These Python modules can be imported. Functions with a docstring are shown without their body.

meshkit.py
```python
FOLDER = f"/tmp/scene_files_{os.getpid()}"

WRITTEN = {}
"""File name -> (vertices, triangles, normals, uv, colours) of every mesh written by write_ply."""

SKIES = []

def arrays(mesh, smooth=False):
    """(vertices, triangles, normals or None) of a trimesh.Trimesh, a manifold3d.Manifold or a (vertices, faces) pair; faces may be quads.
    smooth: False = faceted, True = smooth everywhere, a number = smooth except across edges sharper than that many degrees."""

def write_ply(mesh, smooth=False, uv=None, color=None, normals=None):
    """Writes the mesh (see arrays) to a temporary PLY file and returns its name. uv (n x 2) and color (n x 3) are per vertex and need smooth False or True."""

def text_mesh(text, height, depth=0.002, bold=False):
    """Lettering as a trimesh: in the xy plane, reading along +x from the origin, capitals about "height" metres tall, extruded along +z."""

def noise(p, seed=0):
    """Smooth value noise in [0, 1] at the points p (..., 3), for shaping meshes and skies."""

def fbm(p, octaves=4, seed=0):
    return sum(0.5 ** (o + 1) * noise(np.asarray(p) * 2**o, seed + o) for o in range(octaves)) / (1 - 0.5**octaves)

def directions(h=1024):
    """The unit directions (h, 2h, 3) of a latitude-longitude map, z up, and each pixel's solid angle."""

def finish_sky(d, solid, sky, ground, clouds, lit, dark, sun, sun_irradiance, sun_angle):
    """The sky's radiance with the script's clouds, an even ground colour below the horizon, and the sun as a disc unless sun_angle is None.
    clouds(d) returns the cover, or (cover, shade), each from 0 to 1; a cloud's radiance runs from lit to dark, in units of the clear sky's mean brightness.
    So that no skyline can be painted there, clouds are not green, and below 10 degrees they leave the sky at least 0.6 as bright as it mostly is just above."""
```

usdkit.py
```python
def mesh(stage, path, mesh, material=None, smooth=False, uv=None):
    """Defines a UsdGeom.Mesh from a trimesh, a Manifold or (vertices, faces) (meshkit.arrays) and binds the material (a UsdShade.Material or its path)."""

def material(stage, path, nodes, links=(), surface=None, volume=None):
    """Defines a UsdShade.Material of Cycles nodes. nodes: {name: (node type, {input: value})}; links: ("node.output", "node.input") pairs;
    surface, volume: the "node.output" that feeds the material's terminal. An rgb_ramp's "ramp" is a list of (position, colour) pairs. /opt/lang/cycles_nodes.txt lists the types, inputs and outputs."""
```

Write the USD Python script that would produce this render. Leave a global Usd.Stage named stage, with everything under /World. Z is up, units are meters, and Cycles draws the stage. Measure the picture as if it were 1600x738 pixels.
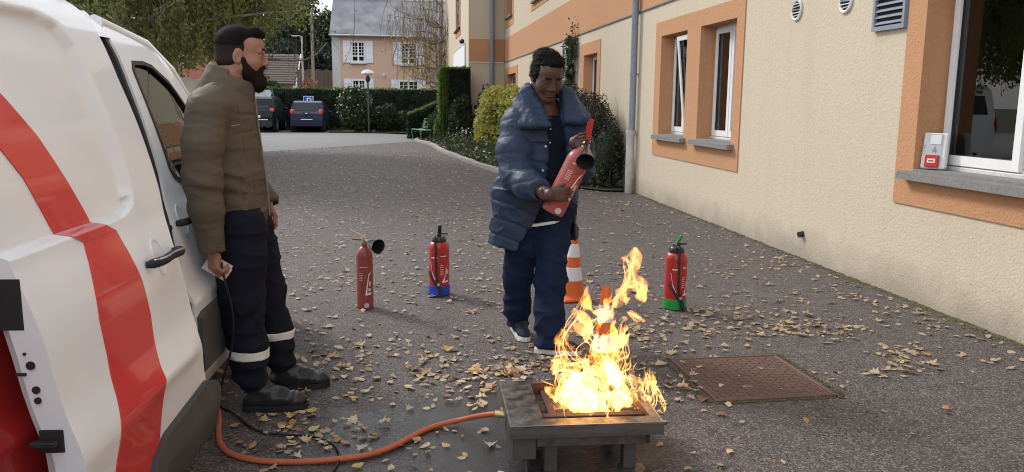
import math, random
import numpy as np, trimesh, usdkit, meshkit
from meshkit import noise, fbm
from shapely.geometry import Polygon, Point, box as sbox
from pxr import Gf, Sdf, Usd, UsdGeom, UsdLux, UsdShade

stage = Usd.Stage.CreateInMemory()
UsdGeom.SetStageUpAxis(stage, UsdGeom.Tokens.z)
UsdGeom.SetStageMetersPerUnit(stage, 1.0)
UsdGeom.Xform.Define(stage, '/World')
PI = math.pi

# ---------------------------------------------------------------- camera
PITCH, YAW, ROLL, EYE = math.radians(9.39), math.radians(7.86), math.radians(-.524), 1.45
fwd = np.array([math.sin(YAW) * math.cos(PITCH), math.cos(YAW) * math.cos(PITCH), -math.sin(PITCH)])
rt0 = np.array([math.cos(YAW), -math.sin(YAW), 0.])
dn0 = np.cross(fwd, rt0)
rt = rt0 * math.cos(ROLL) + dn0 * math.sin(ROLL)
up = -(-rt0 * math.sin(ROLL) + dn0 * math.cos(ROLL))
cam = UsdGeom.Camera.Define(stage, '/World/camera')
m = np.eye(4); m[0, :3], m[1, :3], m[2, :3], m[3, :3] = rt, up, -fwd, (0, 0, EYE)
cam.AddTransformOp().Set(Gf.Matrix4d(*m.ravel().tolist()))
cam.CreateHorizontalApertureAttr(36.0)
cam.CreateFocalLengthAttr(36.0 * 1262 / 1600)
cam.CreateClippingRangeAttr((0.05, 2000.0))
cam.CreateExposureAttr(EXPOSURE := 0.42)

# ---------------------------------------------------------------- sky and sun: bright overcast, a veiled sun ahead on the left
SUN = np.array([-.55, .60, .64]); SUN /= np.linalg.norm(SUN)
dome = UsdLux.DomeLight.Define(stage, '/World/sky')
sky_mat = usdkit.material(stage, '/World/Looks/sky_look', {
    'sky': ('sky_texture', {'sky_type': 'single_scattering', 'sun_disc': False, 'sun_elevation': math.asin(SUN[2]),
                            'sun_rotation': math.atan2(SUN[0], SUN[1]), 'air_density': 1.0, 'aerosol_density': 3.0}),
    'tc': ('texture_coordinate', {}),
    'mp': ('mapping', {'scale': (1.0, 1.0, 2.2)}),
    'n': ('noise_texture', {'scale': 1.8, 'detail': 6, 'roughness': .55}),
    'rp': ('rgb_ramp', {'ramp': [(.0, (.72, .72, .72)), (.55, (.82, .82, .82)), (1., (.96, .96, .96))]}),
    'mx': ('mix_color', {'b': (9.6, 10.0, 10.6)}),
    'bg': ('background_shader', {'strength': .11})},
    [('tc.generated', 'mp.vector'), ('mp.vector', 'n.vector'), ('n.fac', 'rp.fac'), ('rp.color', 'mx.fac'), ('sky.color', 'mx.a'),
     ('mx.result', 'bg.color')], surface='bg.background')
UsdShade.MaterialBindingAPI.Apply(dome.GetPrim()).Bind(sky_mat)
sun = UsdLux.DistantLight.Define(stage, '/World/sun')
sun.CreateNormalizeAttr(True); sun.CreateIntensityAttr(.5); sun.CreateAngleAttr(12.0); sun.CreateColorAttr((1, .97, .92))
zz = SUN; xx = np.cross([0, 0, 1.], zz); xx /= np.linalg.norm(xx); yy = np.cross(zz, xx)
m = np.eye(4); m[0, :3], m[1, :3], m[2, :3] = xx, yy, zz
sun.AddTransformOp().Set(Gf.Matrix4d(*m.ravel().tolist()))

# ---------------------------------------------------------------- helpers: prims
used = {}
def numbered(parent, name):
    k = used.get((parent, name), 0); used[(parent, name)] = k + 1
    return f'{parent}/{name}' if k == 0 else f'{parent}/{name}_{k:03d}'
def ppath(parent):
    return '/World' if parent is None else (parent if isinstance(parent, str) else str(parent.GetPath()))
def keys(prim, label=None, cat=None, group=None, kind=None):
    for k, v in (('label', label), ('category', cat), ('group', group), ('kind', kind)):
        if v: prim.SetCustomDataByKey(k, v)
    return prim
def obj(name, mesh, mat, parent=None, smooth=False, label=None, cat=None, group=None, kind=None, uv=None):
    if isinstance(mesh, MB): mesh = mesh.get()
    g = usdkit.mesh(stage, numbered(ppath(parent), name), mesh, MAT[mat] if isinstance(mat, str) else mat, smooth=smooth, uv=uv)
    return keys(g.GetPrim(), label, cat, group, kind)
def thing(name, label=None, cat=None, loc=(0, 0, 0), rz=0., group=None, kind=None, parent=None, tilt=None):
    x = UsdGeom.Xform.Define(stage, numbered(ppath(parent), name))
    x.AddTranslateOp().Set(Gf.Vec3d(*map(float, loc)))
    if rz: x.AddRotateZOp().Set(math.degrees(rz))
    if tilt: x.AddRotateXYZOp().Set(Gf.Vec3f(*tilt))
    return keys(x.GetPrim(), label, cat, group, kind)
def dup(src, loc, rz=0., label=None, group=None, scale=None):
    was = src.GetCustomData(); nm = src.GetName()
    x = UsdGeom.Xform.Define(stage, numbered('/World', nm))
    p = x.GetPrim(); p.GetReferences().AddInternalReference(src.GetPath())
    x.ClearXformOpOrder()
    x.AddTranslateOp(opSuffix='at').Set(Gf.Vec3d(*map(float, loc))); x.AddRotateZOp(opSuffix='turn').Set(math.degrees(rz))
    if scale: x.AddScaleOp(opSuffix='size').Set(Gf.Vec3f(*scale))
    p.SetInstanceable(True)
    return keys(p, label or was.get('label'), was.get('category'), group or was.get('group'))

# ---------------------------------------------------------------- helpers: meshes
def rotm(rx=0, ry=0, rz=0):
    return trimesh.transformations.euler_matrix(rx, ry, rz, 'sxyz')[:3, :3]
class MB:
    """Collects shapes; get() joins them."""
    def __init__(s): s.v, s.f, s.n = [], [], 0
    def add(s, v, f=None, R=None, t=None):
        if f is None:
            if hasattr(v, 'to_mesh'): mm = v.to_mesh(); v, f = mm.vert_properties[:, :3], mm.tri_verts
            else: v, f = v.vertices, v.faces
        v = np.asarray(v, float); f = np.asarray(f, int)
        if f.shape[1] == 4: f = np.vstack([f[:, [0, 1, 2]], f[:, [0, 2, 3]]])
        if R is not None: v = v @ np.asarray(R).T
        if t is not None: v = v + np.asarray(t, float)
        s.v.append(v); s.f.append(f + s.n); s.n += len(v)
        return s
    def box(s, lo, hi, c=0., R=None, t=None):
        lo, hi = np.minimum(lo, hi).astype(float), np.maximum(lo, hi).astype(float)
        v, f = rbox(hi - lo, min(c, .49 * (hi - lo).min())); return s.add(v + (lo + hi) / 2, f, R, t)
    def tube(s, pts, r, n=10, cap=True): return s.add(*tube(pts, r, n, cap))
    def lathe(s, prof, n=32, R=None, t=None): return s.add(*lathe(prof, n), R=R, t=t)
    def poly(s, p, d, R=None, t=None): return s.add(trimesh.creation.extrude_polygon(p, d, engine='earcut'), None, R, t)
    def get(s): return trimesh.Trimesh(np.vstack(s.v), np.vstack(s.f), process=False)
def rbox(size, c=0.):
    h = np.asarray(size, float) / 2
    if c <= 0:
        v = np.array([[x, y, z] for x in (-1, 1) for y in (-1, 1) for z in (-1, 1)]) * h
        return v, np.array([[0, 1, 3, 2], [4, 6, 7, 5], [0, 4, 5, 1], [2, 3, 7, 6], [0, 2, 6, 4], [1, 5, 7, 3]])
    v = []
    for x in (-1, 1):
        for y in (-1, 1):
            for z in (-1, 1):
                sgn = np.array([x, y, z])
                for k in range(3):
                    q = h - c; q[k] = h[k]; v.append(sgn * q)
    m_ = trimesh.convex.convex_hull(np.array(v)); return m_.vertices, m_.faces
def tube(pts, r, n=10, cap=True):
    p = np.asarray(pts, float); k = len(p); r = np.broadcast_to(np.asarray(r, float), (k,))
    t = np.gradient(p, axis=0); t /= np.linalg.norm(t, axis=1, keepdims=True) + 1e-12
    a = np.array([0, 0, 1.]) if abs(t[0, 2]) < .9 else np.array([1., 0, 0])
    u = np.cross(t[0], a); u /= np.linalg.norm(u); U = []
    for i in range(k):
        u = u - t[i] * (u @ t[i]); u /= np.linalg.norm(u) + 1e-12; U.append(u.copy())
    U = np.array(U); W = np.cross(t, U); th = np.arange(n) / n * 2 * PI
    v = (p[:, None] + r[:, None, None] * (U[:, None] * np.cos(th)[None, :, None] + W[:, None] * np.sin(th)[None, :, None])).reshape(-1, 3)
    i, j = np.meshgrid(np.arange(k - 1), np.arange(n), indexing='ij'); j2 = (j + 1) % n
    f = np.stack([i * n + j, i * n + j2, (i + 1) * n + j2, (i + 1) * n + j], -1).reshape(-1, 4)
    f = np.vstack([f[:, [0, 1, 2]], f[:, [0, 2, 3]]])
    if cap:
        c0, c1 = len(v), len(v) + 1; v = np.vstack([v, p[0], p[-1]]); jj = np.arange(n); j2 = (jj + 1) % n
        f = np.vstack([f, np.stack([np.full(n, c0), j2, jj], 1), np.stack([np.full(n, c1), (k - 1) * n + jj, (k - 1) * n + j2], 1)])
    return v, f
def lathe(prof, n=32):
    p = np.asarray(prof, float); k = len(p); th = np.arange(n) / n * 2 * PI
    v = np.stack([p[:, None, 0] * np.cos(th), p[:, None, 0] * np.sin(th), np.repeat(p[:, 1:2], n, 1)], -1).reshape(-1, 3)
    i, j = np.meshgrid(np.arange(k - 1), np.arange(n), indexing='ij'); j2 = (j + 1) % n
    f = np.stack([i * n + j, i * n + j2, (i + 1) * n + j2, (i + 1) * n + j], -1).reshape(-1, 4)
    return v, np.vstack([f[:, [0, 1, 2]], f[:, [0, 2, 3]]])
def spline(pts, n=40):
    from scipy.interpolate import CubicSpline
    p = np.asarray(pts, float); d = np.r_[0, np.cumsum(np.linalg.norm(np.diff(p, axis=0), axis=1))]
    return CubicSpline(d, p)(np.linspace(0, d[-1], n))
def cone_mesh(R, r, h): return lathe([(0, 0), (R, 0), (r, h), (0, h)], 20)
def ball(c, r, sub=2):
    b = trimesh.creation.icosphere(sub); return np.asarray(b.vertices) * np.asarray(r) + np.asarray(c), np.asarray(b.faces)
def text_on(s, h, depth, origin, ex, ez, bold=True, width=None):
    """Lettering reading along ex with its top along ez, raised along ex x ez."""
    t = meshkit.text_mesh(s, h, depth, bold); v = np.asarray(t.vertices).copy()
    if width: v[:, 0] *= width / max(v[:, 0].max(), 1e-6)
    ex, ez = np.asarray(ex, float), np.asarray(ez, float); n_ = np.cross(ex, ez)
    return v[:, :1] * ex + v[:, 1:2] * ez + v[:, 2:3] * n_ + np.asarray(origin, float), np.asarray(t.faces)

# leaf-like small faces, scattered: returns (v, f); every leaf two triangles folded on its midrib
def leaves(P, size, rng, flat=0., aspect=.6, droop=0.):
    n = len(P); P = np.asarray(P, float); size = np.broadcast_to(size, (n,))
    d = rng.normal(size=(n, 3)); d[:, 2] = d[:, 2] * (1 - flat) - droop; d /= np.linalg.norm(d, axis=1, keepdims=True)
    e = rng.normal(size=(n, 3)); e[:, 2] *= (1 - flat); e -= d * (e * d).sum(1, keepdims=True); e /= np.linalg.norm(e, axis=1, keepdims=True) + 1e-9
    nn = np.cross(d, e); s = size[:, None]
    a, b = P - d * s * .5, P + d * s * .5
    l = P + e * s * .5 * aspect + nn * s * .12; r = P - e * s * .5 * aspect + nn * s * .12
    v = np.stack([a, l, b, r], 1).reshape(-1, 3); k = np.arange(n)[:, None] * 4
    return v, np.vstack([k + [0, 1, 2], k + [0, 2, 3]])

# ---------------------------------------------------------------- materials
MAT = {}
def M(name, col, rough=.55, metal=0., var=None, fine=None, bump=None, coat=0., space='world', spec=.36, sheen=0., island=None, trans=0., low=None, extra=None, aniso=(1, 1, 1)):
    """var, fine: (scale, second colour, contrast) of a broad and a fine mottle; bump: (scale, distance, kind); island: ramp over separate pieces;
    low: (height, colour) grime that rises from the ground."""
    n = {'p': ('principled_bsdf', {'roughness': rough, 'metallic': metal, 'coat_weight': coat, 'specular_ior_level': spec, 'sheen_weight': sheen, 'coat_roughness': .06})}
    L = []
    if space == 'world': n['g'] = ('geometry', {}); src = 'g.position'
    else: n['g0'] = ('texture_coordinate', {}); src = 'g0.object'
    n['mp'] = ('mapping', {'scale': aniso}); L.append((src, 'mp.vector')); src = 'mp.vector'
    cur = None
    def mixin(k, fac, c2):
        nonlocal cur
        n[k] = ('mix_color', {'b': c2} if cur else {'a': col, 'b': c2}); L.append((fac, k + '.fac'))
        if cur: L.append((cur, k + '.a'))
        cur = k + '.result'
    if island:
        n['gi'] = ('geometry', {}); n['ir'] = ('rgb_ramp', {'ramp': island})
        L.append(('gi.random_per_island', 'ir.fac')); cur = 'ir.color'
    for k, sp in (('va', var), ('fi', fine)):
        if sp:
            sc, c2, con = sp
            n[k + 'n'] = ('noise_texture', {'scale': sc, 'detail': 4 if k == 'va' else 2, 'roughness': .6}); L.append((src, k + 'n.vector'))
            n[k + 'r'] = ('map_range', {'from_min': .5 - .5 / con, 'from_max': .5 + .5 / con, 'clamp': True}); L.append((k + 'n.fac', k + 'r.value'))
            mixin(k + 'm', k + 'r.result', c2)
    if low:
        n['lg'] = ('geometry', {}); n['ls'] = ('separate_xyz', {}); n['ln'] = ('noise_texture', {'scale': 1.7, 'detail': 8, 'roughness': .72})
        n['la'] = ('math', {'math_type': 'multiply_add', 'value2': low[0] * 2.2, 'value3': -low[0] * .55}); n['lt'] = ('math', {'math_type': 'subtract'})
        n['lr'] = ('map_range', {'from_min': -.16, 'from_max': .14, 'clamp': True, 'to_max': low[2] if len(low) > 2 else .8})
        L += [('lg.position', 'ls.vector'), ('lg.position', 'ln.vector'), ('ln.fac', 'la.value1'), ('la.value', 'lt.value1'), ('ls.z', 'lt.value2'), ('lt.value', 'lr.value')]
        mixin('lm', 'lr.result', low[1])
    if extra: cur = extra(n, L, cur)
    if cur: L.append((cur, 'p.base_color'))
    else: n['p'][1]['base_color'] = col
    if bump:
        bs, bd = bump[:2]; kind = bump[2] if len(bump) > 2 else 'noise'
        n['b'] = ('bump', {'strength': bump[3] if len(bump) > 3 else 1., 'distance': bd})
        if kind == 'noise': n['bn'] = ('noise_texture', {'scale': bs, 'detail': 3}); h = 'bn.fac'
        elif kind == 'fold': n['bn'] = ('noise_texture', {'scale': bs, 'detail': 2, 'distortion': 1.2, 'type': 'ridged_multifractal'}); h = 'bn.fac'
        else: n['bn'] = ('voronoi_texture', {'scale': bs, 'feature': 'f1'}); h = 'bn.distance'
        L += [(src, 'bn.vector'), (h, 'b.height'), ('b.normal', 'p.normal')]
    surf = 'p.BSDF'
    if trans:
        n['tl'] = ('translucent_bsdf', {'color': col}); n['mc'] = ('mix_closure', {'fac': trans})
        if cur: L.append((cur, 'tl.color'))
        L += [('p.BSDF', 'mc.closure1'), ('tl.BSDF', 'mc.closure2')]; surf = 'mc.closure'
    MAT[name] = usdkit.material(stage, '/World/Looks/' + name, n, L, surface=surf)
    return MAT[name]
def glass(name, tint=(.85, .9, .88), ior=1.5, rough=0.0, dirt=0.):
    MAT[name] = usdkit.material(stage, '/World/Looks/' + name, {
        't': ('transparent_bsdf', {'color': tint}), 'g': ('glossy_bsdf', {'roughness': rough, 'color': (1, 1, 1)}),
        'f': ('fresnel', {'IOR': ior}), 'm': ('mix_closure', {})},
        [('f.fac', 'm.fac'), ('t.BSDF', 'm.closure1'), ('g.BSDF', 'm.closure2')], surface='m.closure')

# ground
def wet(n, L, cur):
    """A wet patch by the tray: darker, and the film fills the grain so that it shines."""
    n['wg'] = ('geometry', {}); n['wm'] = ('mapping', {'location': (-.32, -3.30, 0)}); n['wsc'] = ('vector_math', {'math_type': 'multiply', 'vector2': (.85, 1.05, 0)})
    n['wl'] = ('vector_math', {'math_type': 'length'}); n['wn'] = ('noise_texture', {'scale': 3.2, 'detail': 5, 'roughness': .65})
    n['wa'] = ('math', {'math_type': 'multiply_add', 'value2': 1.5, 'value3': -.75}); n['wd'] = ('math', {'math_type': 'add'})
    n['wr'] = ('map_range', {'from_min': .72, 'from_max': .42, 'to_min': 0, 'to_max': 1, 'clamp': True})
    n['wr'] = ('map_range', {'from_min': .45, 'from_max': .8, 'to_min': 1, 'to_max': 0, 'clamp': True})
    L += [('wg.position', 'wm.vector'), ('wm.vector', 'wsc.vector1'), ('wsc.vector', 'wl.vector1'), ('wg.position', 'wn.vector'), ('wn.fac', 'wa.value1'),
          ('wa.value', 'wd.value1'), ('wl.value', 'wd.value2'), ('wd.value', 'wr.value')]
    n['wbs'] = ('map_range', {'from_min': 0, 'from_max': 1, 'to_min': .9, 'to_max': .36, 'clamp': True})
    n['wx'] = ('mix_color', {'b': (.028, .026, .026)}); n['wf'] = ('math', {'math_type': 'multiply', 'value2': .85})
    n['wrg'] = ('map_range', {'from_min': 0, 'from_max': 1, 'to_min': .62, 'to_max': .13, 'clamp': True})
    L += [('wr.result', 'wf.value1'), ('wf.value', 'wx.fac'), (cur, 'wx.a'), ('wr.result', 'wrg.value'), ('wrg.result', 'p.roughness'), ('wr.result', 'wbs.value'), ('wbs.result', 'b.strength')]
    return 'wx.result'
def stones(n, L, cur):
    n['sv'] = ('voronoi_texture', {'scale': 130., 'feature': 'f1'}); n['sc'] = ('separate_color', {})
    n['sr'] = ('map_range', {'from_min': .62, 'from_max': .95, 'clamp': True, 'to_max': .85}); n['sm'] = ('mix_color', {'b': (.25, .225, .215)})
    L += [('g.position', 'sv.vector'), ('sv.color', 'sc.color'), ('sc.r', 'sr.value'), ('sr.result', 'sm.fac'), (cur, 'sm.a')]
    n['s2'] = ('map_range', {'from_min': .6, 'from_max': .95, 'clamp': True, 'to_max': .8}); n['s3'] = ('mix_color', {'b': (.022, .018, .018)})
    L += [('sc.g', 's2.value'), ('s2.result', 's3.fac'), ('sm.result', 's3.a')]
    return wet(n, L, 's3.result')
M('asphalt', (.102, .086, .081), .62, var=(.55, (.14, .119, .112), 2.2), fine=(9., (.064, .054, .053), 2.0), bump=(150., .004, 'voro', .9), extra=stones, spec=.3)
M('road', (.2, .2, .205), .7, var=(.4, (.26, .26, .265), 2.), fine=(25., (.15, .15, .15), 2.), bump=(90., .004, 'voro'))
M('parking', (.13, .125, .125), .75, var=(.7, (.2, .19, .18), 2.), fine=(12., (.1, .095, .09), 2.))
M('soil', (.05, .036, .025), .9, var=(1.5, (.075, .06, .04), 2.), fine=(20., (.03, .025, .02), 2.), bump=(18., .03))
M('field', (.06, .07, .03), .9, var=(.1, (.09, .08, .05), 2.))
M('kerbstone', (.42, .39, .36), .8, var=(2., (.3, .28, .26), 2.), fine=(40., (.34, .3, .28), 2.), bump=(60., .004))
FALL = [(0, (.62, .45, .26)), (.10, (.74, .64, .48)), (.2, (.46, .26, .11)), (.28, (.24, .12, .06)), (.38, (.68, .54, .34)), (.46, (.56, .34, .15)), (.54, (.14, .075, .045)), (.62, (.76, .68, .54)), (.70, (.64, .44, .11)), (.76, (.40, .19, .08)), (.84, (.58, .40, .30)), (.92, (.30, .31, .10)), (1, (.55, .27, .09))]
pale = lambda c: tuple(.72 * x + .28 * 1.12 * (c[0] * .35 + c[1] * .45 + c[2] * .2) for x in c)
FALL = [(a, pale(c)) for a, c in FALL]
M('dead_leaf', (.5, .4, .25), .5, island=FALL, fine=(60., (.3, .2, .1), 1.2), trans=.18, spec=.45)
for i_, c_ in enumerate([(.66, .50, .30), (.74, .62, .45), (.50, .31, .15), (.27, .14, .07), (.64, .45, .12), (.32, .33, .11), (.52, .26, .09)]):
    M('leaf_tone_%d' % i_, c_, .42, var=(45., tuple(.62 * x for x in c_), 2.), space='obj', trans=.15, spec=.45)
M('manhole_steel', (.15, .085, .066), .62, metal=.15, var=(6., (.19, .11, .085), 2.), fine=(50., (.10, .058, .047), 2.), bump=(140., .001))
M('moss', (.075, .08, .03), .95, var=(9., (.1, .085, .04), 2.), bump=(80., .006))
# building
def streaks(n, L, cur):
    """Rain streaks and patchy weathering running down the render."""
    n['k0'] = ('mapping', {'scale': (5., 5., .35)}); n['k1'] = ('noise_texture', {'scale': 1., 'detail': 5, 'roughness': .65}); n['k2'] = ('map_range', {'from_min': .5, 'from_max': .78, 'clamp': True, 'to_max': .34})
    n['k3'] = ('mix_color', {'b': (.44, .37, .285)})
    L += [('g.position', 'k0.vector'), ('k0.vector', 'k1.vector'), ('k1.fac', 'k2.value'), ('k2.result', 'k3.fac'), (cur, 'k3.a')]
    return 'k3.result'
M('render_wall', (.615, .53, .405), .92, var=(.5, (.57, .485, .365), 1.6), fine=(26., (.52, .435, .325), 1.5), bump=(58., .0075, 'noise', .8), extra=streaks, low=(.26, (.27, .235, .185), .75))
M('render_orange', (.555, .295, .155), .92, var=(.8, (.50, .26, .135), 1.8), fine=(30., (.46, .235, .12), 1.5), bump=(64., .0085, 'noise', .85))
M('sill_concrete', (.19, .185, .18), .85, var=(5., (.13, .13, .125), 2.5), fine=(40., (.25, .24, .235), 2.), bump=(60., .003))
M('pvc_white', (.78, .78, .77), .35, var=(7., (.7, .7, .69), 2.))
M('pvc_dirty', (.68, .67, .64), .45, var=(9., (.45, .44, .41), 2.4))
M('seal_black', (.02, .02, .022), .5)
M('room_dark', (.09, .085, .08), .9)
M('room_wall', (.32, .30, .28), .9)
M('blind', (.5, .5, .48), .8)
M('pipe_grey', (.20, .235, .28), .5, var=(3., (.15, .18, .22), 2.), fine=(18., (.25, .28, .32), 1.6))
M('pipe_cast', (.52, .50, .47), .75, var=(7., (.36, .35, .33), 2.2), low=(.25, (.25, .22, .18), .6))
M('louvre_grey', (.20, .23, .27), .5, var=(6., (.26, .29, .33), 2.))
M('vent_white', (.72, .71, .68), .5, var=(14., (.5, .49, .46), 2.))
M('sign_white', (.8, .8, .82), .5)
M('box_white', (.75, .75, .74), .45)
M('box_grey', (.50, .51, .52), .5)
M('red_plastic', (.55, .03, .025), .4)
M('ink_grey', (.22, .22, .23), .6)
glass('window_glass', (.50, .53, .53), 1.6)
glass('far_glass', (.35, .38, .42), 1.7)
M('roof_slate', (.20, .205, .225), .8, var=(.35, (.28, .285, .30), 2.2), fine=(1.1, (.135, .13, .15), 2.4), aniso=(1, 1, .45), bump=(30., .01))
M('roof_tile', (.40, .29, .22), .85, island=[(0, (.36, .25, .19)), (.5, (.46, .36, .28)), (1, (.40, .31, .25))])
M('roof_brown', (.15, .125, .11), .9, island=[(0, (.13, .105, .095)), (.5, (.18, .15, .135)), (1, (.15, .13, .12))])
M('ridge', (.42, .42, .43), .8)
M('pink_wall', (.66, .455, .35), .9, var=(.4, (.61, .42, .325), 2.), fine=(14., (.58, .4, .3), 1.5), bump=(40., .01))
M('quoin_grey', (.55, .55, .56), .85, fine=(9., (.47, .47, .48), 1.6))
M('shutter_white', (.72, .75, .82), .55)
M('brick_red', (.36, .12, .085), .85, var=(1., (.30, .10, .075), 2.), fine=(16., (.42, .17, .12), 1.6))
M('wall_white', (.74, .73, .7), .85, var=(1., (.66, .65, .62), 2.))
M('fence_brown', (.14, .11, .095), .9, island=[(0, (.11, .085, .075)), (1, (.18, .15, .13))])
M('galv', (.42, .44, .45), .5, metal=.6)
M('post_green', (.05, .075, .065), .5)
M('wood_pole', (.30, .26, .22), .9, var=(4., (.22, .19, .16), 2.))
M('lamp_bowl', (.62, .63, .66), .4)
M('lamp_clear', (.75, .77, .78), .25)
M('sign_blue', (.02, .085, .42), .4)
M('bench_green', (.10, .22, .13), .45)
M('car_blue', (.010, .014, .034), .35, coat=.08, spec=.25)
M('car_black', (.008, .009, .010), .35, coat=.05, spec=.22)
M('car_glass', (.012, .014, .017), .08, spec=.35)
M('tail_light', (.5, .03, .03), .2, coat=1.)
M('tyre', (.02, .02, .02), .85, bump=(60., .002))
M('rim', (.42, .43, .44), .35, metal=.7)
M('chrome', (.75, .75, .75), .15, metal=1.)
M('plate', (.78, .78, .76), .4)
# vegetation
def V(name, ramp, trans=.25, rough=.5): M(name, ramp[0][1], rough, island=ramp, var=(1.1, tuple(.62 * x for x in ramp[0][1]), 1.6), trans=trans)
V('leaf_birch', [(0, (.28, .33, .09)), (.4, (.20, .26, .07)), (.7, (.40, .41, .13)), (.9, (.50, .46, .17)), (1, (.14, .19, .06))], .5, .4)
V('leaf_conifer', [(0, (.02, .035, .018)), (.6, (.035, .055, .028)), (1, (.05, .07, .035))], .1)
V('leaf_dark', [(0, (.035, .05, .024)), (.5, (.06, .08, .035)), (1, (.09, .115, .05))], .2, .4)
V('leaf_hedge', [(0, (.018, .032, .016)), (.5, (.032, .052, .022)), (1, (.055, .082, .03))], .12)
V('leaf_thuja', [(0, (.12, .20, .03)), (.5, (.17, .26, .045)), (1, (.24, .31, .07))], .3)
V('leaf_yellow', [(0, (.44, .42, .10)), (.4, (.32, .35, .07)), (.75, (.52, .47, .15)), (1, (.18, .22, .05))], .3)
V('leaf_bush', [(0, (.06, .085, .032)), (.5, (.10, .13, .045)), (1, (.16, .19, .075))], .2, .4)
V('leaf_purple', [(0, (.04, .042, .03)), (.4, (.06, .07, .04)), (.75, (.085, .072, .055)), (1, (.115, .13, .07))], .15, .45)
V('leaf_ivy', [(0, (.055, .085, .04)), (.6, (.09, .125, .06)), (1, (.20, .23, .15))], .15, .35)
V('leaf_fern', [(0, (.11, .12, .07)), (1, (.19, .18, .12))], .2)
V('leaf_autumn', [(0, (.50, .40, .10)), (.6, (.42, .32, .09)), (1, (.3, .27, .1))], .3)
V('leaf_rust', [(0, (.40, .18, .09)), (1, (.30, .12, .07))], .2)
V('petal', [(0, (.75, .74, .68)), (1, (.6, .6, .5))], .2)
M('bark_birch', (.38, .36, .33), .9, var=(3., (.18, .16, .15), 2.5), bump=(20., .01))
M('bark_dark', (.09, .07, .055), .95, var=(4., (.05, .04, .03), 2.), bump=(20., .02))
M('twig', (.17, .13, .11), .9)

# ================================================================ the ground
rng = np.random.default_rng(7)
def sheet(poly, z, step=None):
    p = Polygon(poly) if not hasattr(poly, 'exterior') else poly
    v, f = trimesh.creation.triangulate_polygon(p, engine='earcut')
    v = np.c_[v, np.full(len(v), z)]
    n_ = np.cross(v[f[:, 1]] - v[f[:, 0]], v[f[:, 2]] - v[f[:, 0]])[:, 2]; f = np.where(n_[:, None] < 0, f[:, ::-1], f)
    return v, f
obj('ground', sheet([(-400, -300), (400, -300), (400, 900), (-400, 900)], -.03), 'field', kind='structure')
E0, E1 = np.array([-3.88, 23.65]), np.array([.32, 29.76])                     # where the courtyard meets the paler road
dE = (E1 - E0) / np.linalg.norm(E1 - E0)
A_, B_ = E0 - dE * 45, E1 + dE * 1.2
obj('courtyard_asphalt', sheet([(-30, -14), (9, -14), (9, 30.3), tuple(B_), tuple(A_)], 0.), 'asphalt', kind='structure')
obj('road', sheet([tuple(A_), tuple(B_), (1.3, 33.5), (.6, 36), (-1.5, 38.2), (-70, 38.2), (-70, -10)], .004), 'road', kind='structure')
obj('parking_area', sheet([(-70, 38.2), (-1.5, 38.2), (-1.6, 41.9), (-70, 41.9)], .005), 'parking', kind='structure')
BED = [(.75, 31.4), (.62, 29.9), (.94, 28.4), (1.21, 24.3), (1.54, 21.), (2., 17.1), (2.55, 14.8), (2.97, 13.5), (3.3, 13.0), (3.79, 12.9), (3.79, 29.98), (2.5, 29.98), (2.5, 40.), (1.2, 40.), (1.5, 35)]
obj('garden_bed', sheet(BED, .03), 'soil', kind='structure')
obj('far_bed', sheet([(-3.3, 38.1), (.9, 37.3), (1.5, 40), (1.5, 42.9), (-12, 42.9), (-12, 41.9), (-3.4, 41.9)], .035), 'soil', kind='structure')
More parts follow.
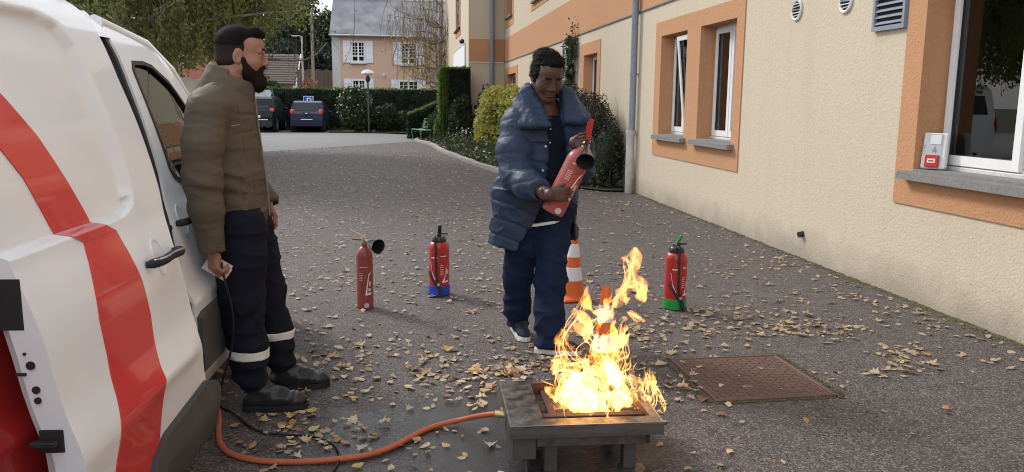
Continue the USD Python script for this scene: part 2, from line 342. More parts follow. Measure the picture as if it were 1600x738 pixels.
# kerb stones along the bed
kp = spline([(.66, 31.2, 0), (.6, 30.0, 0), (.9, 28.4, 0), (1.18, 24.3, 0), (1.5, 21., 0), (1.96, 17.1, 0), (2.5, 14.8, 0), (2.95, 13.45, 0)], 26)
kb = thing('kerb', 'low pale stone kerb edging the planted bed beside the building', 'kerb', kind='structure')
for i in range(25):
    a, b = kp[i], kp[i + 1]; d = b - a; L_ = np.linalg.norm(d)
    mb = MB().box((.006, -.06, -.05), (L_ - .006, .06, .09 + .008 * math.sin(i * 2.1)), .012, R=rotm(rz=math.atan2(d[1], d[0])), t=a)
    obj('kerb_stone', mb, 'kerbstone', kb)
kb2 = thing('kerb', 'grey kerb edge of the parking bay ending beside the dark estate car', 'kerb', kind='structure')
for i in range(5):
    obj('kerb_stone', MB().box((-9.4 + i * .75, 34.0, -.02), (-8.66 + i * .75, 34.25, .13), .015), 'kerbstone', kb2)
obj('parking_mark', sheet([(-8.6, 33.6), (-5.0, 33.6), (-5.1, 33.7), (-8.7, 33.7)], .009), 'wall_white', kind='structure')

# fallen leaves
def leaf_shape(kind, g):
    """One dry leaf about 1 long: a pointed oval (birch) or a lobed maple leaf, cupped and twisted."""
    if kind == 0:
        o = np.array([(-.5, 0), (-.36, .2), (-.12, .31), (.15, .24), (.36, .1), (.52, 0), (.36, -.1), (.15, -.24), (-.12, -.31), (-.36, -.2)])
    else:
        o = np.array([(-.45, 0), (-.3, .12), (-.38, .34), (-.12, .25), (-.05, .52), (.13, .24), (.3, .3), (.33, .12), (.55, 0), (.33, -.12), (.3, -.3), (.13, -.24), (-.05, -.52), (-.12, -.25), (-.38, -.34), (-.3, -.12)])
    o = o * g.uniform(.85, 1.12, o.shape)
    v = np.vstack([[(-.02, 0)], o]); cup, tw, cv = g.uniform(-.5, .9), g.uniform(-.5, .5), g.uniform(-.35, .5)
    z = cup * v[:, 1] ** 2 * 1.3 + cv * v[:, 0] ** 2 + tw * v[:, 0] * v[:, 1] + g.normal(0, .025, len(v))
    k = len(o); f = np.array([(0, 1 + i, 1 + (i + 1) % k) for i in range(k)])
    v = np.c_[v, z]; v[:, 2] -= v[:, 2].min(); return v, f
SHAPES = [leaf_shape(0, rng) for _ in range(14)] + [leaf_shape(1, rng) for _ in range(5)]
def ground_ok(x, y):
    if x > 3.72 and y < 31: return False
    if .40 < x < 1.05 and 2.85 < y < 3.45: return False
    bx = [(.66, 31.2), (.9, 28.4), (1.18, 24.3), (1.96, 17.1), (2.95, 13.45), (3.8, 12.9)]
    if y > 12.9 and x > np.interp(y, [b[1] for b in bx][::-1], [b[0] for b in bx][::-1]) - .05: return False
    return True
PTS = []
def scatter(n, cx, cy, sx, sy, size=(.032, .062), maple=.1):
    for _ in range(n):
        x, y = rng.normal(cx, sx), rng.normal(cy, sy)
        if ground_ok(x, y): PTS.append((x, y, rng.uniform(*size), maple))
for _ in range(12500):                                                     # the general carpet, thinner to the right and near the camera
    y = rng.uniform(2.2, 25.5); x = rng.uniform(-5.5, 3.8)
    if (y - 23.65) > (x + 3.88) * 1.455: continue
    dens = 1.0 if x < 1.2 else .55
    if y < 4.6: dens *= np.clip(1.15 - (x + .2) * .36, .26, 1.1)
    if x > 2.4 and y < 5.5: dens *= .6
    dens *= .35 + 1.1 * fbm(np.array([x * .9, y * .9, 3.]), 3, 5)
    if x < -1.0 and y < 4.5: dens *= .8
    if rng.random() < dens and ground_ok(x, y): PTS.append((x, y, rng.uniform(.022, .05) + .012 * rng.random() ** 3, .07))
for c in [(70, 2.5, 4.85, .22, .12), (45, 2.75, 4.72, .16, .1), (30, 2.45, 5.3, .2, .2), (46, 2.95, 4.25, .16, .14), (24, 2.6, 3.95, .22, .05), (150, .66, 4.25, .24, .14), (60, .35, 4.0, .25, .16), (90, -.5, 4.2, .25, .2), (60, -.15, 4.5, .3, .2),
          (36, -.1, 3.3, .3, .08), (50, -.45, 3.5, .16, .16), (60, 1.25, 4.8, .3, .2), (60, 2.03, 5.1, .22, .22), (70, 1.62, 4.75, .22, .2), (26, 1.45, 3.95, .1, .16), (70, 3.45, 4.9, .16, .9), (60, 3.6, 7.5, .1, 2.), (50, 1.7, 6.2, .5, .4), (70, 1.2, 8, .8, .8), (90, -.3, 6.4, .8, .5), (60, 1.1, 3.75, .2, .2),
          (40, 3.0, 11., .4, 1.), (60, 2.5, 12.5, .5, 1.), (60, 1.3, 19, .3, 2.5)]:
    scatter(*c, size=(.026, .064), maple=.14)
PTS = np.array(PTS); cd = np.hypot(PTS[:, 0], PTS[:, 1] + 0.)
vis = np.array([((p := np.array([q[0], q[1], -EYE])) @ rt) / (p @ fwd) for q in PTS])
px_size = np.where((np.abs(vis) < .62) & (PTS[:, 1] > 2.75), PTS[:, 2] / cd, 0)
order = np.argsort(-px_size)
TONE_NAME = ['pale tan', 'cream', 'light brown', 'dark brown', 'yellow', 'green', 'orange brown']
def put_leaf(q, g):
    maple = g.random() < q[3]; sv, sf = SHAPES[g.integers(14, 19)] if maple else SHAPES[g.integers(0, 14)]
    s = q[2] * (1.35 if maple else 1.)
    R = rotm(g.normal(0, .16), g.normal(0, .16), g.uniform(0, 2 * PI))
    return (sv * s) @ R.T + [0, 0, .003 + g.random() * .01], sf, maple
for i in order[:280]:                                                     # the leaves that show largest, one by one
    q = PTS[i]; v_, f_, maple = put_leaf(q, rng)
    t_ = int(rng.choice(7, p=[.28, .2, .16, .1, .1, .05, .11]))
    side = 'in front of the steel tray and van' if q[1] < 3.4 else ('between the van and the tray' if q[0] < .5 else 'on the bare asphalt towards the building wall')
    g_ = usdkit.mesh(stage, numbered('/World', 'fallen_leaf'), (v_, f_), MAT['leaf_tone_%d' % t_], smooth=True)
    g_.AddTranslateOp().Set(Gf.Vec3d(float(q[0]), float(q[1]), 0.))
    keys(g_.GetPrim(), '%s dry %s lying %s' % (TONE_NAME[t_], 'lobed maple leaf' if maple else 'oval birch leaf', side), 'leaf', 'fallen %s leaves lying %s' % (TONE_NAME[t_] + (' maple' if maple else ''), side))
mb = MB()
for i in order[280:]:
    q = PTS[i]; v_, f_, _m = put_leaf(q, rng); mb.add(v_, f_, t=(q[0], q[1], 0))
obj('fallen_leaves', mb, 'dead_leaf', smooth=True, label='carpet of small dry autumn leaves strewn over the courtyard asphalt', cat='leaves', kind='stuff')

# manhole cover
mh = thing('manhole_cover', 'square rust-brown chequered steel manhole cover set in the asphalt', 'manhole cover', (1.84, 3.96, 0), rz=.02)
obj('cover_plate', MB().box((-.295, -.305, -.03), (.295, .305, .009), .003), 'manhole_steel', mh)
mb = MB()
for i in range(15):
    for j in range(15):
        R = rotm(rz=.78 if (i + j) % 2 else -.78)
        mb.box((-.017, -.0042, .008), (.017, .0042, .0125), .0015, R=R, t=(-.266 + i * .038, -.274 + j * .039, 0))
obj('tread_lug', mb, 'manhole_steel', mh, kind='stuff')
for a, b in (((-.325, -.335), (.325, -.31)), ((-.325, .31), (.325, .335)), ((-.325, -.31), (-.30, .31)), ((.30, -.31), (.325, .31))):
    obj('frame_edge', MB().box((*a, -.03), (*b, .012), .004), 'manhole_steel', mh)
mb = MB()
for k in range(420):
    s = rng.integers(4); u_ = rng.uniform(-.34, .34); o_ = .345 + abs(rng.normal(0, .008))
    c = [(u_, -o_), (u_, o_), (-o_, u_), (o_, u_)][s]; mb.add(*ball((c[0], c[1], .003), (rng.uniform(.005, .012), rng.uniform(.005, .012), .006), 0))
obj('moss_edge', mb, 'moss', mh, kind='stuff', label='green moss grown round the cover frame')

mb = MB()
for k in range(900):
    y = rng.uniform(3.2, 12.8) if k % 3 else rng.uniform(3.6, 6.5); d = abs(rng.normal(0, .035)) * (.4 + 1.2 * fbm(np.array([y * 1.3, 0., 0.]), 3, 6)); r_ = rng.uniform(.006, .018)
    mb.add(*ball((3.795 - d, y, 0), (r_, r_ * rng.uniform(1, 2.2), r_ * .6), 0))
obj('moss', mb, 'moss', kind='stuff', label='line of moss and dirt along the foot of the beige wall', cat='moss')

# ================================================================ the rendered building on the right
XW = 3.8
PERM = np.array([[0, 0, 1.], [1, 0, 0], [0, 1, 0]])                           # (along the wall, up, out of sheet) -> (y, z, x)
def wall_piece(poly, x0, x1): return MB().poly(poly, x1 - x0, R=PERM, t=(x0, 0, 0))
bld = thing('rendered_building', 'long beige roughcast building with orange window surrounds and band along the right side', 'building')
# openings: (y0, y1, z0, z1); surrounds: outer rectangle and the openings in it
OPEN = {'big': (3.55, 5.57, .985, 2.42), 'near': (8.98, 10.1, 1.01, 2.42), 'far': (10.59, 11.68, 1.01, 2.42), 'mid': (15.62, 16.78, 1.01, 2.42),
        'end': (26.9, 29.1, 1.01, 2.42), 'up1': (27.9, 29.3, 4.42, 5.7), 'up2': (20.9, 23.4, 4.3, 5.7), 'up3': (12.0, 14.2, 4.3, 5.7)}
SURR = [((3.34, 5.79, .715, 2.64), ['big']), ((8.77, 11.95, .69, 2.63), ['near', 'far']), ((15.38, 17.1, .69, 2.66), ['mid']), ((26.5, 29.7, .69, 2.66), ['end']),
        ((27.6, 29.75, 4.06, 6.), ['up1']), ((20.4, 23.85, 4.05, 6.), ['up2']), ((11.6, 14.6, 4.05, 6.), ['up3'])]
LIN = .014
def rect(r, e=0): return sbox(r[0] - e, r[2] - e, r[1] + e, r[3] + e)
wp = sbox(-7, -.3, 30.3, 8.6)
for o in OPEN.values(): wp = wp.difference(rect(o, LIN))
obj('wall', wall_piece(wp, XW, XW + .36), 'render_wall', bld)
for outer, names in SURR:
    ring = rect(outer)
    for k in names: ring = ring.difference(rect(OPEN[k], LIN))
    mb = wall_piece(ring, XW - .013, XW - .0005)
    for k in names: mb.add(wall_piece(rect(OPEN[k], LIN).difference(rect(OPEN[k])), XW - .0135, XW + .30).get())
    obj('window_surround', mb, 'render_orange', bld)
obj('band', wall_piece(sbox(-7, 2.9, 29.99, 3.71), XW - .014, XW - .0005), 'render_orange', bld)
obj('band_edge', wall_piece(sbox(-7, 2.875, 29.98, 2.898), XW - .024, XW - .0005), 'sill_concrete', bld)
obj('return_wall', MB().box((2.51, 30.002, -.3), (XW - .001, 30.3, 8.6)), 'render_wall', bld)
obj('band', MB().box((2.51, 29.988, 2.9), (XW - .016, 30.0015, 3.71)), 'render_orange', bld)
obj('band_edge', MB().box((2.5, 29.975, 2.872), (XW - .016, 30.001, 2.899)), 'pvc_white', bld)
fp = sbox(30.0, -.3, 46, 8.6).difference(sbox(34.3, 4.5, 36.5, 5.9))
obj('wall', wall_piece(fp, 2.49, 2.509), 'render_wall', bld)
obj('window_surround', wall_piece(sbox(33.9, 4.2, 36.9, 6.1).difference(sbox(34.3, 4.5, 36.5, 5.9)), 2.47, 2.489), 'render_orange', bld)
obj('sill', MB().box((2.38, 34.0, 4.42), (2.489, 36.8, 4.49), .01), 'seal_black', bld)
obj('pane', MB().box((2.62, 34.2, 4.4), (2.63, 36.6, 6.)), 'car_glass', bld)
obj('roof', MB().box((2.2, -7.2, 8.6), (12, 46.2, 8.8)), 'roof_slate', bld)
obj('wall', MB().box((4.16, -7, -.3), (12, -6.7, 8.6)), 'render_wall', bld)
obj('wall', MB().box((4.3, 45.7, -.3), (12, 46, 8.6)), 'render_wall', bld)

def window(k, splits, depth=.205, tilt=None, room=True):
    """A white PVC window: fixed frame, sashes, panes, and the room behind it."""
    y0, y1, z0, z1 = OPEN[k]; xf = XW + depth
    w = obj('window', wall_piece(sbox(y0, z0, y1, z1).difference(sbox(y0 + .05, z0 + .055, y1 - .05, z1 - .05)), xf, xf + .07), 'pvc_white', bld)
    obj('bottom_rail', MB().box((xf - .035, y0 + .002, z0 + .001), (xf - .001, y1 - .002, z0 + .035), .006), 'pvc_dirty', w)
    for a, b in splits:
        mb = wall_piece(sbox(a, z0 + .045, b, z1 - .04).difference(sbox(a + .062, z0 + .115, b - .062, z1 - .10)), -.03, .035)
        gl = wall_piece(sbox(a + .055, z0 + .108, b - .055, z1 - .095), .004, .012); sl = wall_piece(sbox(a + .056, z0 + .109, b - .056, z1 - .094).difference(sbox(a + .068, z0 + .121, b - .068, z1 - .106)), -.012, .003)
        R, t = np.eye(3), np.array([xf, 0, 0])
        if tilt and (a, b) == splits[0]:
            R = rotm(ry=tilt); t = t + np.array([0, 0, z0]) - R @ np.array([0, 0, z0])
        f2 = lambda q: MB().add(q.get(), R=R, t=t)
        s = obj('sash', f2(mb), 'pvc_white', w); obj('seal', f2(sl), 'seal_black', w); obj('pane', f2(gl), 'window_glass', w)
    if room:
        X0, X1, e = XW + .364, XW + 2.6, .55
        mb = MB()
        for lo, hi in (((X1, y0 - e, z0 - .9), (X1 + .05, y1 + e, 2.7)), ((X0, y0 - e - .05, z0 - .9), (X1, y0 - e, 2.7)), ((X0, y1 + e, z0 - .9), (X1, y1 + e + .05, 2.7)),
                       ((X0, y0 - e, z0 - .96), (X1, y1 + e, z0 - .9)), ((X0, y0 - e, 2.7), (X1, y1 + e, 2.75))): mb.box(lo, hi)
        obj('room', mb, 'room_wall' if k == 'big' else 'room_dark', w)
    return w
wbig = window('big', [(4.76, 5.53), (3.6, 4.70)])
obj('blind', MB().box((XW + .42, 3.5, 1.98), (XW + .43, 5.7, 2.7)), 'blind', wbig)
window('near', [(9.02, 9.53), (9.55, 10.06)], tilt=None)
window('far', [(10.63, 11.12), (11.15, 11.64)], tilt=-.11)
window('mid', [(15.66, 16.18), (16.21, 16.74)])
window('end', [(26.95, 27.98), (28.02, 29.05)])
for k in ('up1', 'up2', 'up3'):
    y0, y1 = OPEN[k][:2]; window(k, [(y0 + .04, (y0 + y1) / 2 - .015), ((y0 + y1) / 2 + .015, y1 - .04)], room=False)
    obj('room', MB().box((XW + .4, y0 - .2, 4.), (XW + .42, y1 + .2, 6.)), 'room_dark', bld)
for k, (y0, y1, z0, z1) in OPEN.items():
    a, b = y0 - .085, y1 + .085
    pr = Polygon([(XW - .095, z0 - .075), (XW - .095, z0 - .018), (XW + .2, z0 - .002), (XW + .2, z0 - .05), (XW - .016, z0 - .07)])
    sl = MB()
    # the slab narrows to the opening inside the wall
    sl.add(trimesh.creation.extrude_polygon(Polygon([(XW - .095, z0 - .075), (XW - .095, z0 - .02), (XW - .0145, z0 - .014), (XW - .0145, z0 - .075)]), b - a, engine='earcut'), R=np.array([[1, 0, 0], [0, 0, -1.], [0, 1, 0]]), t=(0, b, 0))
    sl.add(trimesh.creation.extrude_polygon(Polygon([(XW - .0145, z0 - .012), (XW - .0145, z0 + .0035), (XW + .204, z0 + .006), (XW + .204, z0 - .01)]), y1 - y0 - .002, engine='earcut'), R=np.array([[1, 0, 0], [0, 0, -1.], [0, 1, 0]]), t=(0, y1 - .001, 0))
    obj('sill', sl, 'sill_concrete', bld)
# downpipes
p = thing('downpipe', parent=bld)
obj('pipe', MB().tube([(3.715, 12.83, .98), (3.715, 12.83, 8.5)], .054, 16), 'pipe_grey', p, smooth=40)
obj('lower_pipe', MB().tube([(3.70, 12.83, -.05), (3.70, 12.83, .93), (3.705, 12.83, .94), (3.705, 12.83, 1.02)], [.066, .066, .08, .08], 16), 'pipe_cast', p, smooth=40)
for z in (.25, 1.9, 3.9, 5.8):
    mb = MB().tube([(3.715, 12.83, z), (3.715, 12.83, z + .035)], .07 if z < 1 else .06, 16).box((3.74, 12.80, z + .004), (3.787, 12.86, z + .03))
    obj('bracket', mb, 'pipe_grey' if z > 1 else 'pipe_cast', p)
p = thing('downpipe', parent=bld)
obj('pipe', MB().tube([(3.33, 29.88, 0), (3.33, 29.88, 8.5)], .075, 12), 'pipe_grey', p, smooth=40)
for z in (1.2, 3.2, 5.2): obj('bracket', MB().tube([(3.33, 29.88, z), (3.33, 29.88, z + .05)], .088, 12), 'pipe_grey', p)
# louvre grille by the big window
lv = thing('louvre_grille', parent=bld)
ly0, ly1, lz0, lz1 = 5.81, 6.235, 2.035, 2.62
obj('grille_frame', wall_piece(sbox(ly0, lz0, ly1, lz1).difference(sbox(ly0 + .03, lz0 + .035, ly1 - .03, lz1 - .03)), XW - .035, XW - .0005), 'louvre_grey', lv)
obj('backing', MB().box((XW - .006, ly0 + .025, lz0 + .03), (XW - .001, ly1 - .025, lz1 - .025)), 'seal_black', lv)
for i in range(11):
    z = lz0 + .06 + i * .048
    obj('slat', MB().box((-.017, ly0 + .031, -.002), (.017, ly1 - .031, .002), R=rotm(ry=-.75), t=(XW - .02, 0, z)), 'louvre_grey', lv)
lv2 = thing('louvre_grille', parent=bld)
obj('grille_frame', wall_piece(sbox(18.15, 1.75, 19.0, 2.86).difference(sbox(18.2, 1.8, 18.95, 2.81)), XW - .03, XW - .0005), 'louvre_grey', lv2)
for i in range(18): obj('slat', MB().box((-.02, 18.21, -.003), (.02, 18.94, .003), R=rotm(ry=-.75), t=(XW - .017, 0, 1.83 + i * .055)), 'louvre_grey', lv2)
# round vents
for y, z in ((7.58, 2.355), (6.7, 2.335)):
    v_ = thing('round_vent', parent=bld)
    Rv = np.array([[0, 0, -1.], [1, 0, 0], [0, -1, 0]])
    obj('vent_ring', MB().lathe([(.078, 0), (.108, .002), (.108, .014), (.098, .022), (.078, .016), (.078, 0)], 28, R=Rv, t=(XW - .0005, y, z)), 'vent_white', v_, smooth=40)
    obj('backing', MB().lathe([(0, .001), (.08, .001), (.08, .003), (0, .003)], 24, R=Rv, t=(XW - .001, y, z)), 'seal_black', v_)
    for i in range(5):
        zz_ = -.055 + i * .0275; hw = math.sqrt(.078 ** 2 - zz_ ** 2)
        obj('slat', MB().box((-.011, -hw, -.0015), (.011, hw, .0015), R=rotm(ry=-.6, rx=.06 * ((i * 7) % 3 - 1)), t=(XW - .013, y, z + zz_)), 'vent_white' if i != 2 else 'louvre_grey', v_)
so = obj('spout', MB().tube([(XW - .045, 7.18, .225), (XW + .01, 7.18, .235)], [.028, .03], 12), 'seal_black', bld, label='small black outlet spout low on the wall')
# far facade: name board and camera
sg = thing('notice_board', 'plain white board fixed on the far end facade above the tall clipped hedge', 'sign', (2.47, 34.8, 3.2))
obj('panel', MB().box((-.02, -3.4, -.35), (.015, 3.3, .42), .004), 'sign_white', sg)
obj('frame_edge', wall_piece(sbox(-3.43, -.38, 3.33, .45).difference(sbox(-3.4, -.35, 3.3, .42)), -.024, .016), 'galv', sg)
cc = thing('security_camera', 'small black security camera on the far corner above the white board', 'camera', (2.40, 32.2, 3.78))
obj('housing', MB().add(*ball((0, 0, 0), (.10, .16, .10), 2)), 'seal_black', cc, smooth=True); obj('bracket', MB().box((.0, -.03, -.03), (.068, .03, .03)), 'seal_black', cc)

# fire alarm box leaning in the reveal of the big window
ab = thing('fire_alarm_box', 'white portable fire alarm box with red call point leaning on the concrete window sill', 'alarm box', (3.895, 5.475, .992), rz=0)
R = rotm(ry=.10) @ rotm(rz=-.12) ; 
def A(mb): return MB().add(mb.get(), R=rotm(rz=.55) @ rotm(ry=.12))
obj('case', A(MB().box((-.055, -.085, 0), (0, .085, .262), .010)), 'box_white', ab)
obj('front_panel', A(MB().box((-.0585, -.055, .006), (-.0545, .078, .255), .002)), 'box_grey', ab)
obj('sounder', A(MB().box((-.062, -.045, .178), (-.058, .03, .246), .0015)), 'box_white', ab)
cp = obj('call_point', A(MB().box((-.078, -.046, .012), (-.058, .05, .100), .005)), 'red_plastic', ab)
obj('call_window', A(MB().box((-.0798, -.028, .042), (-.0775, .030, .072), .001)), 'box_white', cp)
obj('call_mark', A(MB().box((-.0808, -.018, .052), (-.0795, .02, .060))), 'seal_black', cp)
t4 = MB().add(*text_on('4', .042, .0012, (-.0585, .016, .118), (0, -1, 0), (0, 0, 1)))
t4.add(*text_on('TYPE', .022, .0012, (-.0585, .064, .098), (0, 0, 1), (0, 1, 0), bold=False))
obj('lettering', A(t4), 'ink_grey', ab)

# ================================================================ background: hedges, shrubs, trees, houses, cars
rng = np.random.default_rng(21)
def shell_box(n, lo, hi, rough=.05, depth=.10, faces=('x-', 'x+', 'y-', 'z+'), taper=0., lean=None):
    lo, hi = np.array(lo, float), np.array(hi, float); s = hi - lo
    ar = {'x-': s[1] * s[2], 'x+': s[1] * s[2], 'y-': s[0] * s[2], 'y+': s[0] * s[2], 'z+': s[0] * s[1]}
    w = np.array([ar[f] for f in faces]); P = []
    for f, k in zip(faces, rng.multinomial(n, w / w.sum())):
        u = rng.random((k, 3)); ax = 'xyz'.index(f[0]); u[:, ax] = 1 if f[1] == '+' else 0
        q = lo + u * s; sg = 1 if f[1] == '+' else -1
        q[:, ax] += sg * ((fbm(q * 2.2, 3, 3) - .5) * rough * 4 - rng.random(k) * depth); P.append(q)
    P = np.vstack(P)
    if taper:
        c = (lo + hi) / 2; k = 1 - taper * np.clip((P[:, 2] - lo[2]) / s[2], 0, 1); P[:, 0] = c[0] + (P[:, 0] - c[0]) * k; P[:, 1] = c[1] + (P[:, 1] - c[1]) * k
    return P
def core(lo, hi, inset=.1):
    return MB().box(np.array(lo) + [inset, inset, 0], np.array(hi) - inset, .06)
def blob(n, c, r, rough=.35, shell=.55, seed=1, flat_bottom=None):
    """Points in a lumpy ellipsoid, most of them near its skin."""
    d = rng.normal(size=(n, 3)); d /= np.linalg.norm(d, axis=1, keepdims=True)
    k = 1 + rough * (fbm(d * 1.9 + seed * 7.3, 4, seed) - .5) * 2.2
    rad = (shell + (1 - shell) * rng.random(n) ** .5) * k
    P = np.array(c) + d * rad[:, None] * np.array(r)
    return P[P[:, 2] > (c[2] - r[2] if flat_bottom is None else flat_bottom)]
def hedge(name, label, lo, hi, n, size, mats, parts=('core_stems', 'foliage'), group=None, **kw):
    t = thing(name, label, 'hedge', group=group)
    obj('core_stems', core(lo, hi, .12), mats[0], t)
    obj('foliage', leaves(shell_box(n, lo, hi, **kw), rng.uniform(size * .7, size * 1.3, n), rng), mats[1], t)
    return t
# the long dark hedge behind the parking
hedge('clipped_hedge', 'long dark green clipped hedge behind the parked cars and parking sign', (-9.2, 42.3, 0), (2.0, 43.4, 2.02), 15000, .10, ('leaf_conifer', 'leaf_hedge'), faces=('y-', 'z+'), rough=.05)
th = keys(obj('hedge_top_leaves', leaves(np.c_[rng.uniform(-9, 2, 900), rng.uniform(42.3, 43.0, 900), rng.normal(2.06, .04, 900)], .12, rng), 'leaf_thuja', stage.GetPrimAtPath('/World/clipped_hedge')))  # brighter leaves along the top of the dark hedge
# the tall clipped column beside the building and its lower sloping neighbour
hc = hedge('hedge_column', 'tall rectangular clipped conifer hedge with its sunlit edge painted bright green beside the building corner', (1.42, 28.9, 0), (2.47, 29.9, 2.6), 15000, .07, ('leaf_conifer', 'leaf_hedge'), rough=.035, faces=('x-', 'y-', 'z+', 'x+'))
P = np.vstack([np.c_[np.full(2600, 1.40) + rng.normal(0, .03, 2600), rng.uniform(28.88, 29.9, 2600), rng.uniform(.1, 2.62, 2600)], np.c_[1.46 + np.abs(rng.normal(0, .09, 2600)), np.full(2600, 28.87) + rng.normal(0, .02, 2600), rng.uniform(.1, 2.62, 2600)], np.c_[rng.uniform(1.4, 2.47, 1300), rng.uniform(28.88, 29.9, 1300), rng.normal(2.62, .025, 1300)]])
obj('lit_leaves', leaves(P, .075, rng), 'leaf_thuja', hc)  # brighter leaves on left edge and top: sunlight put into leaf colour
lh = thing('sloping_hedge', 'low green hedge with sloping clipped top behind the bench', 'hedge')
P = np.c_[rng.uniform(.28, 1.6, 5200), rng.uniform(32.4, 34.2, 5200), rng.random(5200)]
zt = .92 + (P[:, 0] - .28) * .42; q = rng.random(5200) < .5
obj('foliage', leaves(np.c_[P[q][:, :2], zt[q] + rng.normal(0, .03, q.sum())], .085, rng), 'leaf_thuja', lh)  # bright top leaves: light from above put into the leaf colour
P2 = np.vstack([np.c_[P[~q][:, 0], np.full((~q).sum(), 32.4) + rng.normal(0, .03, (~q).sum()), P[~q][:, 2] * zt[~q]], np.c_[np.full(900, .28), rng.uniform(32.4, 34.2, 900), rng.random(900) * .92]])
obj('side_foliage', leaves(P2, .09, rng), 'leaf_hedge', lh)  # darker side leaves: the unlit faces put into the leaf colour
obj('core_stems', MB().poly(Polygon([(.36, 0), (1.6, 0), (1.6, 1.36), (.36, .86)]), 1.7, R=np.array([[1, 0, 0], [0, 0, -1.], [0, 1, 0]]), t=(0, 34.2, 0)), 'leaf_conifer', lh)
def shrub(name, label, blobs, n, size, mat, inner=None, stems=6, group=None, aspect=.6, droop=0., shell=.55, rough=.35):
    t = thing(name, label, 'shrub', group=group)
    P = np.vstack([blob(int(n * np.prod(r) ** (2 / 3) / sum(np.prod(b[1]) ** (2 / 3) for b in blobs)), c, r, rough, shell, i + len(label), .02) for i, (c, r) in enumerate(blobs)])
    obj('foliage', leaves(P, rng.uniform(size * .65, size * 1.3, len(P)), rng, aspect=aspect, droop=droop), mat, t)
    if inner:
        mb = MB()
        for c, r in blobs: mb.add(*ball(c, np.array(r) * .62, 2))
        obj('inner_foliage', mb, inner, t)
    mb = MB(); c0 = np.mean([b[0] for b in blobs], 0)
    for k in range(stems):
        c, r = blobs[k % len(blobs)]; a = np.array([c[0] + rng.normal(0, .08), c[1] + rng.normal(0, .08), 0]); b = np.array(c) + rng.normal(0, .35, 3) * r; b[2] = max(b[2], .15)
        mb.tube(spline([a, (a + b) / 2 + rng.normal(0, .05, 3), b], 6), np.linspace(.016, .006, 6), 5)
    obj('stem', mb, 'twig', t)
    return t
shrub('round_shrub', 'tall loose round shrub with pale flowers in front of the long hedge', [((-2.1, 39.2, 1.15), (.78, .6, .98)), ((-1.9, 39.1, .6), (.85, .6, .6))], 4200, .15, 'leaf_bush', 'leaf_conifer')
rs = stage.GetPrimAtPath('/World/round_shrub'); P = blob(70, (-2.15, 39.1, 1.3), (.85, .6, .95), .3, .95, 3); obj('blossom', leaves(P, .12, rng), 'petal', rs)
shrub('spreading_shrub', 'low wide dark shrub right of the round flowering shrub', [((-.75, 39.3, .6), (.75, .6, .72)), ((.1, 39.4, .45), (.7, .5, .58))], 3800, .13, 'leaf_dark', 'leaf_conifer')
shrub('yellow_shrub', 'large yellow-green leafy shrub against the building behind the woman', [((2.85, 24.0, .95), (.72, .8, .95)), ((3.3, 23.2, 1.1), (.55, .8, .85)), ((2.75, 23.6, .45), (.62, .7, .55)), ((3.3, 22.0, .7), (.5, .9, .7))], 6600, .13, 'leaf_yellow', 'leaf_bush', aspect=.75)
shrub('conifer_shrub', 'feathery dark conifer shrub growing against the tall clipped hedge', [((2.0, 28.2, .7), (.42, .4, .85)), ((2.3, 28.0, .5), (.45, .45, .6)), ((2.15, 28.2, 1.15), (.3, .3, .55))], 3400, .11, 'leaf_dark', 'leaf_conifer')
shrub('cone_shrub', 'small cone-shaped green conifer between the bench and the tall hedge', [((1.35, 29.2, .42), (.2, .25, .5))], 900, .09, 'leaf_thuja', 'leaf_conifer')
shrub('small_shrub', 'bushy green shrub directly behind the green bench', [((1.15, 30.3, .55), (.24, .3, .5)), ((1.4, 30.0, .7), (.25, .3, .6))], 1300, .09, 'leaf_bush', 'leaf_conifer')
shrub('dark_shrub', 'large dark purplish shrub beside the downpipe behind the woman', [((3.22, 14.6, .76), (.52, .66, .88)), ((3.48, 13.6, .6), (.34, .46, .68)), ((3.3, 15.4, .8), (.42, .6, .8)), ((3.35, 14.1, 1.12), (.42, .46, .52)), ((3.05, 14.2, .3), (.3, .4, .35))], 12500, .062, 'leaf_purple', 'leaf_dark', stems=16, shell=.5, aspect=.5)
ds = stage.GetPrimAtPath('/World/dark_shrub'); mb = MB()
for k in range(60):
    a = np.array([rng.uniform(2.95, 3.7), rng.uniform(13.4, 15.4), rng.uniform(.6, 1.1)]); b = a + [rng.normal(0, .12), rng.normal(0, .12), rng.uniform(.25, .62)]
    mb.tube(spline([a, (a + b) / 2 + rng.normal(0, .03, 3), b], 5), np.linspace(.005, .002, 5), 4)
obj('twig', mb, 'twig', ds, kind='stuff')
shrub('back_shrub', 'dark green shrub tops growing along the wall foot past the yellow shrub', [((3.1, 28.3, .9), (.6, .8, 1.0)), ((3.3, 26.6, .8), (.45, .8, .9))], 2600, .12, 'leaf_dark', 'leaf_conifer')
